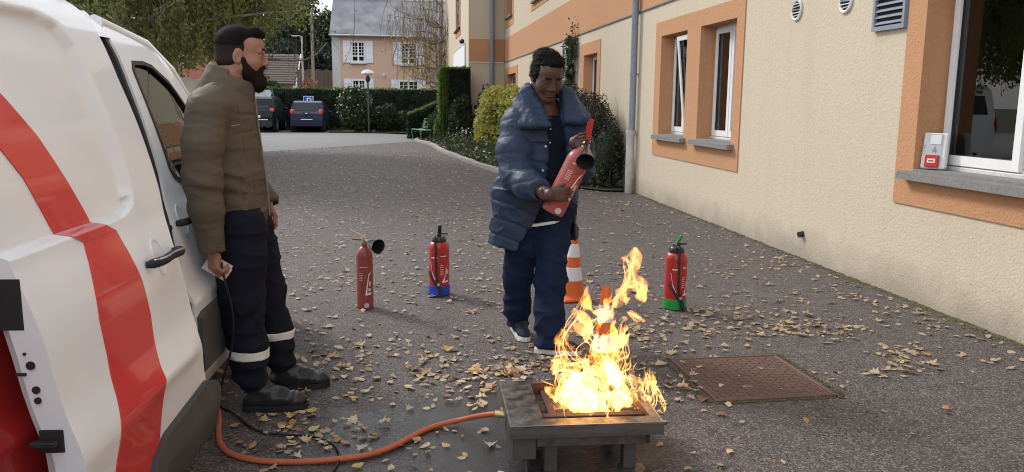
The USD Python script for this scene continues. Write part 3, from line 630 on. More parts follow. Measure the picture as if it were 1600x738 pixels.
# climber up the wall
cl = thing('climbing_plant', 'green climbing plant trained up the beige wall beside the orange framed window', 'climber')
P = np.vstack([np.c_[np.full(1500, 3.70) + rng.normal(0, .05, 1500), 17.65 + rng.normal(0, .26, 1500) * (1.25 - zz_ * .25), zz_] for zz_ in [rng.uniform(.6, 2.85, 1500) ** 1.0]])
P = P[fbm(P * 2.4, 3, 8) > .42]
obj('foliage', leaves(P, rng.uniform(.07, .13, len(P)), rng, aspect=.8), 'leaf_ivy', cl)
mb = MB()
for k in range(6):
    y = 17.6 + rng.normal(0, .2); mb.tube(spline([(3.74, y, 0), (3.75, y + rng.normal(0, .1), 1.), (3.76, y + rng.normal(0, .2), 2.), (3.75, y + rng.normal(0, .25), 2.7)], 12), np.linspace(.018, .005, 12), 5)
obj('stem', mb, 'twig', cl)
mb = MB(); P = []
for k in range(4):
    e = (3.72, 17.3 + k * .16, 2.95 + .12 * (k % 3)); mb.tube(spline([(3.74, 17.5, 2.5), (3.72, 17.4 + k * .1, 2.75), e], 6), .005, 4); P += [e] * 5
obj('shoot', mb, 'twig', cl); obj('shoot_leaves', leaves(np.array(P) + rng.normal(0, .06, (len(P), 3)), .09, rng), 'leaf_ivy', cl)
# ground cover in the bed
P = []
while len(P) < 7500:
    y = rng.uniform(13.2, 30.5); x = rng.uniform(.8, 3.75)
    xb = np.interp(y, [13.0, 13.5, 14.8, 17.1, 21., 24.3, 28.4, 31], [3.6, 2.97, 2.55, 2., 1.54, 1.21, .94, .7])
    if x > xb + .08: P.append((x, y, .04 + abs(rng.normal(0, .11)) * (.4 + fbm(np.array([x * 2, y * 2, 0.]), 2, 4)) + (.12 if x > xb + .5 else 0)))
P = np.array(P); obj('ground_cover', leaves(P, rng.uniform(.06, .13, len(P)), rng, flat=.3), 'leaf_bush', label='low leafy ground cover plants filling the bed beside the building', cat='ground cover', kind='stuff')
fl = thing('white_flowers', 'small white flowering plants at the foot of the tall clipped hedge', 'flowers')
P = np.c_[rng.uniform(1.75, 2.6, 60), rng.uniform(26.4, 28., 60), rng.uniform(.2, .62, 60)]; obj('flower_heads', leaves(P, .08, rng), 'petal', fl)
mb = MB()
for q in P: mb.tube([(q[0], q[1], 0), q], .004, 3)
obj('stem', mb, 'twig', fl)
P = np.c_[rng.uniform(-9, 1.3, 2600), rng.uniform(41.2, 42.2, 2600), rng.uniform(.03, .12, 2600)]
obj('hedge_foot_growth', leaves(P, .12, rng, flat=.4), 'leaf_dark', label='weeds and low growth along the foot of the long hedge', cat='weeds', kind='stuff')

# ---- trees
def grow(base, top, r0, r1, n=8, wob=.1): 
    a, b = np.array(base, float), np.array(top, float)
    return spline([a, a + (b - a) * .35 + rng.normal(0, wob, 3), a + (b - a) * .7 + rng.normal(0, wob, 3), b], n), np.linspace(r0, r1, n)
def weeping(name, label, base, height, limbs, strands, leaf_n, leaf_s, mat, low, spread, bare=0., bark='bark_birch', limb_r=.07, above=.62, drop=(2., 4.6), kdroop=1.1, thick=1.):
    """A weeping birch: trunk, rising limbs, hanging strands set with leaves."""
    t = thing(name, label, 'tree'); base = np.array(base, float)
    p, r = grow(base, base + [rng.normal(0, .2), rng.normal(0, .2), height], .17 * height / 8, .03, 12, .12)
    obj('trunk', MB().tube(p, r, 9), bark, t, smooth=True)
    mb, ends = MB(), []
    for k in range(limbs):
        a = p[rng.integers(3, 11)]; an = rng.uniform(0, 2 * PI); L_ = rng.uniform(.45, 1.) * spread
        b = a + [math.cos(an) * L_, math.sin(an) * L_, rng.uniform(.1, .9) * L_ * .6]
        q, rr = grow(a, b, limb_r, .012, 9, .14); mb.add(*tube(q, rr, 5)); ends += [q[j] for j in range(3, 9)]
    st, P = MB(), []
    for k in range(strands):
        e = ends[rng.integers(len(ends))] + rng.normal(0, .22, 3); d = rng.uniform(*drop)
        zlow = low(e[0], e[1]) if callable(low) else low
        zb = max(e[2] - d, zlow + rng.random() ** 1.6 * 2.2); off = rng.normal(0, .22, 2)
        q = spline([e, (e[0] + off[0] * .7, e[1] + off[1] * .7, e[2] - (e[2] - zb) * .35), (e[0] + off[0], e[1] + off[1], zb)], 8)
        st.add(*tube(q, np.linspace(.008, .003, 8) * thick, 3, False))
        if rng.random() < bare: continue
        m_ = max(3, int(leaf_n * (e[2] - zb) / 3)); u = rng.random(m_) ** .8 * 7; i = np.minimum(u.astype(int), 6)
        P.append(q[i] + (q[i + 1] - q[i]) * (u - i)[:, None] + rng.normal(0, .055, (m_, 3)))
    obj('limb', mb, bark, t, smooth=True); obj('strand', st, 'twig', t, kind='stuff')
    P = np.vstack(P); obj('crown', leaves(P, rng.uniform(leaf_s * .7, leaf_s * 1.3, len(P)), rng, droop=kdroop, aspect=.7), mat, t)
    return t
def low_left(x, y):                                                       # the hanging fringe ends lower on the left than over the road
    u = x / y; return 1.45 + y * float(np.interp(u, [-.5, -.42, -.37, -.33, -.29, -.26, -.22, -.18, -.14], [.03, .035, .026, .014, .014, .026, .040, .050, .082]))
weeping('weeping_birch', 'big weeping birch with hanging green leaves beside the pale street lantern', (-6.8, 21.5, 0), 8.5, 54, 1700, 62, .092, 'leaf_birch', low_left, 4.9, limb_r=.06)
weeping('weeping_birch', 'weeping birch with dense green curtains directly above the white van roof', (-11.0, 21.5, 0), 8., 30, 700, 60, .09, 'leaf_birch', low_left, 3.6)
weeping('weeping_birch', 'weeping birch hanging thin green strands behind the head of the bearded man', (-4.9, 24.5, 0), 8.2, 36, 1100, 54, .092, 'leaf_birch', low_left, 3.0, limb_r=.05)
weeping('bare_birch', 'slender half-bare birch with thin twigs and few yellow leaves before the pink house', (2.35, 45.6, 0), 8.6, 46, 420, 9, .14, 'leaf_autumn', 2.3, 3.2, bare=.3, limb_r=.06, drop=(1., 3.2), thick=2.2)
def leafy_tree(name, label, base, height, r, n, size, mat, blobs=9, inner='leaf_conifer'):
    t = thing(name, label, 'tree'); b = np.array(base, float)
    p, rr = grow(b, b + [0, 0, height * .9], .2, .05, 9, .15); mb = MB().tube(p, rr, 8)
    P = []; inn = MB()
    for k in range(blobs):
        h = rng.uniform(.28, .92); an = rng.uniform(0, 2 * PI); w = r * (1.15 - h) * rng.uniform(.5, 1.)
        c = b + [math.cos(an) * w, math.sin(an) * w * .7, h * height]; q = r * rng.uniform(.42, .68)
        P.append(blob(int(1.6 * n) // blobs, c, (q, q, q * 1.1), .5, .5, k + 3, .4)); mb.tube([p[4], (p[4] + c) / 2 + rng.normal(0, .1, 3), c], [.06, .04, .02], 5); inn.add(*ball(c, q * .72, 1))
    obj('trunk', mb, 'bark_dark', t, smooth=True); P = np.vstack(P)
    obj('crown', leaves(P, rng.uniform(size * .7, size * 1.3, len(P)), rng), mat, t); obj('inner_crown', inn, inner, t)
    return t
leafy_tree('conifer_tree', 'tall dark conifer left of the pink house behind the utility pole', (-6.0, 74, 0), 9.2, 2.6, 7000, .3, 'leaf_conifer', 12)
leafy_tree('conifer_tree', 'broad dark evergreen tree behind the small brown-roofed house', (-9.3, 76, 0), 11.5, 3.3, 8000, .32, 'leaf_dark', 13)
leafy_tree('conifer_tree', 'dark tree close beside the left gable of the pink house', (-3.9, 70, 0), 7.8, 1.9, 5000, .28, 'leaf_conifer', 9)
leafy_tree('conifer_tree', 'far leafy tree showing above the red house roof', (-16, 70, 0), 12.5, 5., 7000, .36, 'leaf_dark', 12)
shrub('garden_bush', 'light green bush over the hedge in front of the small brown-roofed house', [((-7.7, 44.6, 2.0), (1.1, .7, 1.0)), ((-6.7, 44.6, 1.75), (.8, .6, .75))], 3200, .14, 'leaf_bush', 'leaf_dark')
shrub('rust_bush', 'rust-red shrub tip over the hedge beside the utility pole', [((-4.75, 44.4, 1.95), (.55, .4, .62))], 700, .13, 'leaf_rust')

# ---- the pink house
ph = thing('pink_house', 'pink rendered house with grey slate roof and white shutters behind the hedge', 'house')
def holes(y, r): return None
wins = [(-2.82, -2.06, 3.76, 4.93, .44), (.11, .97, 3.68, 4.9, .42), (-2.82, -2.06, 1.5, 2.70, .44), (-.06, 1.08, 1.5, 2.68, .40)]
XZ = np.array([[1, 0, 0], [0, 0, -1.], [0, 1, 0]])
w_ = sbox(-3.95, -.2, 5.6, 5.33)
for a, b, c, d, s in wins: w_ = w_.difference(sbox(a, c, b, d))
obj('wall', MB().poly(w_, .25, R=XZ, t=(0, 50.25, 0)).box((-3.95, 50.26, -.2), (-3.7, 56.4, 5.33)).box((5.35, 50.26, -.2), (5.6, 56.4, 5.33)).box((-3.95, 56.4, -.2), (5.6, 56.6, 5.33)), 'pink_wall', ph)
obj('corner_band', MB().box((-3.97, 49.975, -.2), (-3.48, 49.999, 5.33)), 'quoin_grey', ph)
obj('gable', MB().add(trimesh.creation.extrude_polygon(Polygon([(50, 5.33), (56.6, 5.33), (53.3, 7.62)]), .2, engine='earcut'), R=PERM, t=(-3.95, 0, 0)), 'pink_wall', ph)
rf = obj('roof', MB().add(trimesh.creation.extrude_polygon(Polygon([(49.75, 5.24), (49.75, 5.36), (53.3, 7.78), (56.9, 5.36), (56.9, 5.24), (53.3, 7.64)]), 9.9, engine='earcut'), R=PERM, t=(-4.08, 0, 0)), 'roof_slate', ph)
obj('ridge_cap', MB().tube([(-4.08, 53.3, 7.76), (5.8, 53.3, 7.76)], .09, 8), 'ridge', rf)
obj('gutter', MB().tube([(-4.1, 49.68, 5.27), (5.8, 49.68, 5.27)], .06, 8), 'galv', ph)
for a, b, c, d, s in wins:
    fr = sbox(a - .05, c - .05, b + .05, d + .05).difference(sbox(a + .06, c + .06, b - .06, d - .06)); w = obj('window', MB().poly(fr, .08, R=XZ, t=(0, 50.05, 0)), 'pvc_white', ph)
    obj('pane', MB().box((a, 50.1, c), (b, 50.12, d)), 'car_glass', w)
    mb = MB().box(((a + b) / 2 - .05, 50.04, c + .06), ((a + b) / 2 + .05, 50.09, d - .06)).box((a + .06, 50.045, c + .30), (b - .06, 50.09, c + .38))
    for k in (.25, .75): mb.box((a + (b - a) * k - .015, 50.05, c + .385), (a + (b - a) * k + .015, 50.085, d - .07))
    for k in range(1, 4): mb.box((a + .07, 50.052, c + .38 + (d - c - .5) * k / 4 - .014), (b - .07, 50.083, c + .38 + (d - c - .5) * k / 4 + .014))
    obj('glazing_bar', mb, 'pvc_white', w)
    obj('sill', MB().box((a - .1, 49.86, c - .13), (b + .1, 49.995, c - .055), .01), 'quoin_grey', w)
    for x0, x1 in ((a - s - .06, a - .06), (b + .06, b + s + .06)):
        sh = obj('shutter', MB().box((x0, 49.945, c - .06), (x1, 49.99, d + .06), .006), 'shutter_white', ph)
        for zz_ in (.15, .5, .85): obj('batten', MB().box((x0 + .02, 49.928, c + (d - c) * zz_ - .04), (x1 - .02, 49.9445, c + (d - c) * zz_ + .04)), 'shutter_white', sh)
for x in (-.95, 1.62): obj('wall_lamp', MB().add(*ball((x, 49.9, 2.98), (.075, .08, .12), 2)), 'lamp_bowl', ph, smooth=True)

# ---- small house, shed, red house
def tiles(p0, ux, uy, nx, ny, w, h, th=.05, jit=.0):
    """Rows of lapped roof tiles from p0 along ux (unit) up uy (unit)."""
    p0, ux, uy = (np.array(a, float) for a in (p0, ux, uy)); nn = np.cross(ux, uy); mb = MB(); v0, f0 = rbox((1, 1, 1))
    for j in range(ny):
        for i in range(nx):
            c = p0 + ux * (i + .5 + .5 * (j % 2)) * w + uy * (j + .5) * h
            R = np.stack([ux * w * .97, uy * h * 1.25 + nn * -th * .9, nn * th], 1); mb.add(v0, f0, R=R, t=c + nn * (th * .5 + rng.normal(0, .004)))
    return mb
shs = thing('small_house', 'small white house with brown tiled roof behind the hedge', 'house')
obj('wall', MB().box((-13, 58.4, -.2), (-7.35, 63.6, 2.75)).add(trimesh.creation.extrude_polygon(Polygon([(58.4, 2.75), (63.6, 2.75), (61, 4.55)]), 5.65, engine='earcut'), R=PERM, t=(-13, 0, 0)), 'wall_white', shs)
uy = np.array([0, 3.1, 2.13]); lr = np.linalg.norm(uy); uy /= lr
r2 = obj('roof', MB().add(trimesh.creation.extrude_polygon(Polygon([(57.9, 2.45), (57.9, 2.55), (61, 4.68), (64.1, 2.55), (64.1, 2.45), (61, 4.58)]), 6.1, engine='earcut'), R=PERM, t=(-13.2, 0, 0)), 'roof_brown', shs)
obj('tile', tiles((-13.2, 57.9, 2.56), (1, 0, 0), uy, 20, 13, .3, lr / 13), 'roof_brown', r2, kind='stuff')
obj('barge_board', MB().add(trimesh.creation.extrude_polygon(Polygon([(57.85, 2.36), (57.85, 2.56), (61, 4.76), (64.15, 2.56), (64.15, 2.36), (61, 4.56)]), .06, engine='earcut'), R=PERM, t=(-7.09, 0, 0)), 'wall_white', shs)
fb = thing('plank_fence', 'tall brown vertical plank fence between the small house and the pink house', 'fence')
for i in range(34): obj('plank', MB().box((-7.0 + i * .16, 58 + .015 * (i % 2), -.1), (-7.0 + i * .16 + .15, 58.05 + .015 * (i % 2), 3.55 + .06 * math.sin(i * 1.7))), 'fence_brown', fb)
rh = thing('red_house', 'red rendered house with pale tiled roof behind the weeping birch', 'house')
w_ = sbox(-18, -.2, -8.2, 4.62).difference(sbox(-11.45, 3.7, -10.9, 4.35))
obj('wall', MB().poly(w_, .25, R=XZ, t=(0, 45.25, 0)).box((-18, 51.5, -.2), (-8.2, 51.8, 4.62)).add(trimesh.creation.extrude_polygon(Polygon([(45.26, -.2), (51.4, -.2), (51.4, 4.62), (48.4, 6.6), (45.26, 4.62)]), .25, engine='earcut'), R=PERM, t=(-8.45, 0, 0)), 'brick_red', rh)
wn = obj('window', MB().poly(sbox(-11.45, 3.7, -10.9, 4.35).difference(sbox(-11.39, 3.76, -10.96, 4.29)), .06, R=XZ, t=(0, 45.12, 0)), 'seal_black', rh); obj('pane', MB().box((-11.4, 45.1, 3.7), (-10.95, 45.11, 4.3)), 'car_glass', wn)
uy = np.array([0, 3.5, 2.25]); lr = np.linalg.norm(uy); uy /= lr
rf = obj('roof', MB().add(trimesh.creation.extrude_polygon(Polygon([(44.8, 4.42), (44.8, 4.52), (48.4, 6.78), (52, 4.52), (52, 4.42), (48.4, 6.68)]), 10.15, engine='earcut'), R=PERM, t=(-18.2, 0, 0)), 'roof_tile', rh)
obj('tile', tiles((-18.2, 44.8, 4.53), (1, 0, 0), uy, 33, 15, .3, lr / 15, .07), 'roof_tile', rf, kind='stuff')
gs = thing('grey_gate', 'plain pale grey metal gate panel at the left end of the long hedge', 'gate', (-6.75, 41.6, 0))
for i in range(4): obj('panel', MB().box((-.75 + i * .3, -.02, .1), (-.46 + i * .3, .02, 1.95), .005), 'quoin_grey', gs)
obj('post', MB().box((.46, -.05, 0), (.56, .05, 2.05)), 'post_green', gs); obj('post', MB().box((-.86, -.05, 0), (-.77, .05, 2.05)), 'post_green', gs)

# ---- posts
up_ = thing('utility_pole', 'tall thin wooden utility pole left of the pink house', 'pole', (-5.6, 55, 0))
obj('shaft', MB().tube([(0, 0, 0), (0, 0, 7.2)], [.12, .085], 10), 'wood_pole', up_, smooth=40); obj('crossarm', MB().box((-.3, -.04, 6.9), (.3, .04, 6.98)), 'wood_pole', up_)
sl_ = thing('street_light', 'grey street light with a flat arm above the small house', 'street light', (-6.15, 54, 0))
obj('post', MB().tube([(0, 0, 0), (0, 0, 5.45)], [.07, .05], 8), 'galv', sl_, smooth=40); obj('arm', MB().tube([(0, 0, 5.43), (-.15, 0, 5.5), (-.5, 0, 5.5)], .035, 8), 'galv', sl_); obj('lamp_head', MB().box((-.62, -.07, 5.44), (-.25, .07, 5.53), .02), 'galv', sl_)
pl_ = thing('garden_lamp', 'mushroom-shaped garden lamp on a dark post in front of the pink house', 'lamp post', (-1.47, 38.6, 0))
obj('post', MB().tube([(0, 0, 0), (0, 0, 2.55)], .04, 8), 'post_green', pl_, smooth=40)
obj('lamp_holder', MB().lathe([(0, 2.3), (.05, 2.3), (.12, 2.45), (.05, 2.62), (.05, 2.7), (0, 2.7)], 14), 'seal_black', pl_, smooth=40)
obj('lamp_shade', MB().lathe([(.28, 2.68), (.31, 2.71), (.27, 2.79), (.16, 2.86), (0, 2.89), (0, 2.87), (.15, 2.83), (.25, 2.76), (.28, 2.70), (.28, 2.68)], 22), 'lamp_bowl', pl_, smooth=40)
obj('lamp_glass', MB().lathe([(0, 2.6), (.1, 2.62), (.22, 2.69), (.24, 2.74), (0, 2.8)], 18), 'lamp_clear', pl_, smooth=40)
ln_ = thing('street_lantern', 'pale lantern street lamp in front of the red house', 'lamp post', (-7.55, 30, 0))
obj('post', MB().tube([(0, 0, 0), (0, 0, 2.6)], [.055, .04], 8), 'post_green', ln_, smooth=40)
obj('lamp_shade', MB().lathe([(.22, 2.88), (.235, 2.92), (.15, 3.03), (.05, 3.1), (0, 3.11), (0, 3.08), (.2, 2.9), (.22, 2.88)], 18), 'lamp_bowl', ln_, smooth=40)
obj('lamp_glass', MB().lathe([(0, 2.58), (.09, 2.6), (.15, 2.86), (0, 2.9)], 12), 'lamp_clear', ln_, smooth=40)
ps = thing('parking_sign', 'square blue parking sign with white letter P at the hedge', 'sign', (-4.49, 41.45, 0))
obj('post', MB().tube([(0, .04, 0), (0, .04, 1.66)], .03, 8), 'galv', ps); obj('sign_plate', MB().box((-.25, -.012, 1.18), (.25, .012, 1.68), .004), 'sign_blue', ps)
obj('border', MB().poly(sbox(-.24, 1.19, .24, 1.67).difference(sbox(-.215, 1.215, .215, 1.645)), .004, R=XZ, t=(0, -.0125, 0)), 'sign_white', ps)
obj('letter', MB().add(*text_on('P', .30, .005, (-.11, -.0125, 1.28), (1, 0, 0), (0, 0, 1))), 'sign_white', ps)

# ---- bench
bn = thing('park_bench', 'green slatted park bench with curved metal legs facing the road', 'bench', (.72, 30.6, 0), rz=PI / 2 + .25)
for i in range(4): obj('seat_slat', MB().box((-.75, -.26 + i * .1, .39 + .012 * (i - 1.5) ** 2 * .5), (.75, -.17 + i * .1, .42 + .012 * (i - 1.5) ** 2 * .5), .008), 'bench_green', bn)
for i in range(4): obj('back_slat', MB().box((-.75, -.012, -.035), (.75, .012, .035), .008, R=rotm(rx=-.25), t=(0, -.30 - i * .028, .50 + i * .095)), 'bench_green', bn)
for x in (-.6, .6):
    obj('leg', MB().tube(spline([(x, .2, 0), (x, .12, .16), (x, .16, .30), (x, .15, .385)], 10), .018, 6), 'bench_green', bn); obj('leg', MB().tube(spline([(x, -.30, 0), (x, -.2, .18), (x, -.26, .36), (x, -.33, .6), (x, -.40, .82)], 12), .018, 6), 'bench_green', bn)
    obj('brace', MB().tube(spline([(x, .15, .37), (x, 0, .33), (x, -.24, .37)], 6), .014, 6), 'bench_green', bn)

# ---- vehicles in the distance: nose towards +y
def shaped(mesh, w, belt, top, tum, L_, nose=.10):
    v = mesh.vertices.copy(); k = np.clip((v[:, 2] - belt) / (top - belt), 0, 1); s = 1 - tum * k * k * (3 - 2 * k) ** .5
    e = np.abs((v[:, 1] - L_ / 2) / (L_ / 2)); s *= 1 - nose * np.clip((e - .55) / .45, 0, 1) ** 2; lo = np.clip((.45 - v[:, 2]) / .3, 0, 1); s *= 1 - .05 * lo
    v[:, 0] *= s; return trimesh.Trimesh(v, mesh.faces, process=False)
def slab(poly, x0, x1, div=.12):
    m_ = trimesh.creation.extrude_polygon(poly, x1 - x0, engine='earcut'); v = m_.vertices @ PERM.T + [x0, 0, 0]
    v, f = trimesh.remesh.subdivide_to_size(v, m_.faces, div, max_iter=12); return trimesh.Trimesh(v, f, process=True)
def vehicle(name, label, cat, loc, rz, prof, W, belt, top, tum, paint, wheels, wr, side_glass, rear_glass, tails, plate, extra=None, nose=.12, roofbar=False):
    t = thing(name, label, cat, loc, rz); L_ = max(q[0] for q in prof)
    body = Polygon(prof).buffer(.05).buffer(-.05)
    for y in wheels: body = body.difference(Point(y, wr).buffer(wr + .05, 16))
    S = lambda m_: shaped(m_, W, belt, top, tum, L_, nose)
    obj('body', S(slab(body, -W / 2, W / 2)), paint, t, smooth=35)
    for g in side_glass:
        for x0, x1 in ((-W / 2 - .008, -W / 2 + .03), (W / 2 - .03, W / 2 + .008)): obj('side_window', S(slab(Polygon(g), x0, x1, .2)), 'car_glass', t)
    (ya, za), (yb, zb), wi = rear_glass
    nrm = np.array([0, -(zb - za), yb - ya]); nrm /= np.linalg.norm(nrm)
    q = []
    for (y, z, hw) in ((ya, za, wi), (yb, zb, wi * .86)): q += [np.array([-hw, y, z]) , np.array([hw, y, z])]
    q = np.array(q); n2 = q + nrm * .012; obj('rear_window', (np.vstack([q - nrm * .02, n2]), np.array([[4, 5, 7], [4, 7, 6], [0, 1, 5], [0, 5, 4], [2, 6, 7], [2, 7, 3], [0, 4, 6], [0, 6, 2], [1, 3, 7], [1, 7, 5]])), 'car_glass', t)
    for x, y, z, sx, sz in tails:
        for s in (-1, 1): obj('tail_light', MB().add(*ball((s * x, y, z), (sx, .07, sz), 2)), 'tail_light', t, smooth=True)
    y, z = plate; pl = obj('number_plate', MB().box((-.26, y - .012, z - .055), (.26, y + .03, z + .055), .004), 'plate', t)
    for y in wheels:
        for s in (-1, 1):
            Rw = np.array([[0, 0, 1.], [1, 0, 0], [0, 1, 0]])
            wl = obj('wheel', MB().lathe([(wr * .55, -.09), (wr * .9, -.1), (wr, -.07), (wr, .07), (wr * .9, .1), (wr * .55, .09), (wr * .55, -.09)], 24, R=Rw, t=(s * (W / 2 - .12), y, wr)), 'tyre', t, smooth=35)
            mb = MB().lathe([(0, -.07), (wr * .6, -.07), (wr * .6, .07), (0, .075)], 20, R=Rw, t=(s * (W / 2 - .12), y, wr))
            obj('rim', mb, 'rim', wl, smooth=35)
    for s in (-1, 1): obj('mirror', MB().add(*ball((s * (W / 2 + .09), L_ * .64, belt + .08), (.10, .05, .075), 2)), paint, t, smooth=True)
    obj('rear_bumper', S(slab(Polygon([(-.05, .30), (-.05, .52), (.25, .54), (.25, .28)]), -W / 2 + .01, W / 2 - .01, .2)), paint if paint != 'car_black' else 'seal_black', t, smooth=35)
    if extra: extra(t)
    return t
hatch = [(.0, .28), (-.02, .55), (.06, .86), (.22, .95), (.62, 1.36), (.95, 1.43), (1.7, 1.44), (2.2, 1.36), (2.75, .98), (3.3, .88), (3.62, .7), (3.66, .35), (3.5, .24), (.2, .22)]
def spoil(t):
    obj('badge', MB().box((-.06, -.035, .84), (.06, .1, .89), .01), 'chrome', t); obj('wiper', MB().box((-.22, .15, .985), (.12, .2, 1.0)), 'seal_black', t)
vehicle('hatchback_car', 'small dark blue hatchback parked nose-in under the parking sign', 'car', (-4.27, 38.4, 0), .02, hatch, 1.62, .82, 1.44, .24, 'car_blue', (.62, 2.92), .29,
        [[(.75, .98), (.92, 1.3), (1.5, 1.34), (1.5, .95)], [(1.58, .95), (1.58, 1.34), (2.05, 1.3), (2.55, .97)]], ((.27, .99), (.57, 1.31), .54), [(.64, .10, .93, .11, .13)], (.0, .56), spoil)
suv = [(.0, .42), (-.02, .7), (.08, .98), (.2, 1.05), (.45, 1.52), (.7, 1.6), (2.2, 1.62), (2.6, 1.52), (3.2, 1.08), (3.95, .98), (4.2, .8), (4.24, .45), (4.0, .32), (.2, .34)]
def bars(t):
    for s in (-1, 1): obj('roof_rail', MB().tube(spline([(s * .58, .75, 1.6), (s * .58, .85, 1.67), (s * .58, 1.9, 1.68), (s * .58, 2.0, 1.61)], 10), .02, 6), 'rim', t)
    obj('rear_trim', MB().box((-.6, -.06, .55), (.6, .02, .6), .01), 'chrome', t)
vehicle('estate_car', 'black sport utility car parked left of the blue hatchback', 'car', (-6.55, 38.2, 0), -.02, suv, 1.8, .98, 1.62, .22, 'car_black', (.85, 3.3), .34,
        [[(.62, 1.1), (.75, 1.48), (1.3, 1.52), (1.3, 1.08)], [(1.4, 1.08), (1.4, 1.52), (2.2, 1.52), (2.2, 1.08)], [(2.28, 1.08), (2.28, 1.52), (2.5, 1.46), (2.98, 1.1)]], ((.23, 1.09), (.44, 1.46), .62), [(.78, .06, 1.0, .10, .09)], (-.02, .72), bars)
vanp = [(.0, .35), (-.02, .8), (.02, 1.2), (.12, 1.85), (.3, 1.98), (3.3, 1.98), (3.7, 1.85), (4.35, 1.22), (4.85, 1.05), (5.05, .8), (5.05, .4), (4.8, .3), (.2, .28)]
M('van_far_white', (.78, .79, .8), .35, coat=.6)
vehicle('white_van', 'white panel van parked beyond the near van under the birch', 'van', (-6.1, 18.8, 0), -.05, vanp, 1.9, 1.0, 1.98, .16, 'van_far_white', (.9, 4.0), .33,
        [[(3.0, 1.12), (3.05, 1.62), (3.5, 1.64), (4.05, 1.15)], [(.7, 1.2), (.75, 1.7), (1.6, 1.7), (1.6, 1.2)]], ((.03, 1.25), (.1, 1.72), .62), [(.86, .03, 1.0, .06, .22)], (-.02, .55))

# ================================================================ the van on the left: local x to its right, y forward, z up
M('van_white', (.79, .80, .825), .38, coat=.6, var=(1.3, (.75, .76, .78), 1.8), low=(.38, (.55, .49, .41), .6))
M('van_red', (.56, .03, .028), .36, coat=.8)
M('van_red_shaded', (.26, .012, .012), .4, coat=.6)  # livery red darkened: shade on the rear quarter put into its colour
M('van_inner', (.60, .58, .58), .5, var=(6., (.5, .47, .46), 2.))
M('van_white_shaded', (.50, .54, .62), .45, coat=.4)  # white bodywork with its blue-grey shade put into the colour
M('clad_grey', (.055, .058, .06), .62, var=(5., (.09, .088, .083), 2.), bump=(300., .0006))
M('seat_cloth', (.06, .065, .06), .9)
M('handle_silver', (.55, .56, .57), .3, metal=.8)
glass('van_glass', (.36, .52, .45), 1.6)
van = thing('delivery_van', 'white delivery van with curved red stripe and its sliding side door slid partly open', 'van', (0, 0, 0), rz=-math.radians(3.6))
ZP = np.array([.08, .2, .3, .505, .675, .876, .958, 1.03, 1.06, 1.25, 1.5, 1.68, 1.78, 1.83])
VP_ = np.array([-1.01, -.955, -.938, -.938, -.98, -1.02, -1.046, -1.072, -1.080, -1.130, -1.212, -1.285, -1.37, -1.46])
from scipy.interpolate import PchipInterpolator
prof = PchipInterpolator(ZP, VP_)
sm = lambda x: np.clip(x, 0, 1) ** 2 * (3 - 2 * np.clip(x, 0, 1))
REC = Polygon([(1.5, 1.735), (2.74, 1.73), (2.84, 1.70), (2.885, 1.63), (2.885, 1.5), (2.885, 1.25), (2.87, 1.14), (2.82, 1.085), (2.72, 1.062), (1.5, 1.052)]).buffer(-.03).buffer(.03)
REC_E = np.array(REC.exterior.coords)
def rec_depth(u, z):
    """Signed distance to the edge of the door's blind window recess, inside positive, sharper along the waist ledge."""
    P = np.stack([u, z], -1).reshape(-1, 2); a, b = REC_E[:-1], REC_E[1:]; ab = b - a
    t = np.clip(((P[:, None] - a) * ab).sum(-1) / (ab * ab).sum(-1), 0, 1); d = np.linalg.norm(P[:, None] - a - ab * t[..., None], axis=-1).min(1)
    from shapely import contains_xy
    ins = contains_xy(REC, P[:, 0], P[:, 1]); return np.where(ins, d, -d).reshape(u.shape)
def door_surf(u, z):
    d = rec_depth(u, z); w = np.where(z < 1.12, .016, .045)
    swage = .010 * np.exp(-((z - .548) / .028) ** 2) * sm((u - 2.35) / .3) * sm((3.06 - u) / .2) - .003 * sm((.54 - z) / .1)
    return prof(z) - .034 * sm(d / w) + swage
def body_surf(u, z):
    swage = .014 * np.exp(-((z - .60) / .03) ** 2)
    return prof(z) - .15 + swage - .10 * np.clip((u - 4.1) / .6, 0, 2) ** 1.3 - .30 * np.clip((.55 - u) / .5, 0, 1) ** 2.5
def skin(U, Z, surf, thick, inset=0.):
    """A panel on a (u, z) grid with its own thickness; returns (v, f)."""
    n, k = U.shape; X = surf(U, Z) + inset
    o = np.stack([X, U, Z], -1).reshape(-1, 3); i = np.stack([X - thick, U, Z], -1).reshape(-1, 3)
    a, b = np.meshgrid(np.arange(n - 1), np.arange(k - 1), indexing='ij'); q = a * k + b
    f1 = np.stack([q, q + k, q + k + 1, q + 1], -1).reshape(-1, 4); off = n * k
    f = [f1, f1[:, ::-1] + off]
    for idx in (np.arange(k), (n - 1) * k + np.arange(k)[::-1], np.arange(n)[::-1] * k, np.arange(n) * k + k - 1):
        f.append(np.stack([idx[:-1], idx[1:], idx[1:] + off, idx[:-1] + off], 1))
    return np.vstack([o, i]), np.vstack(f)
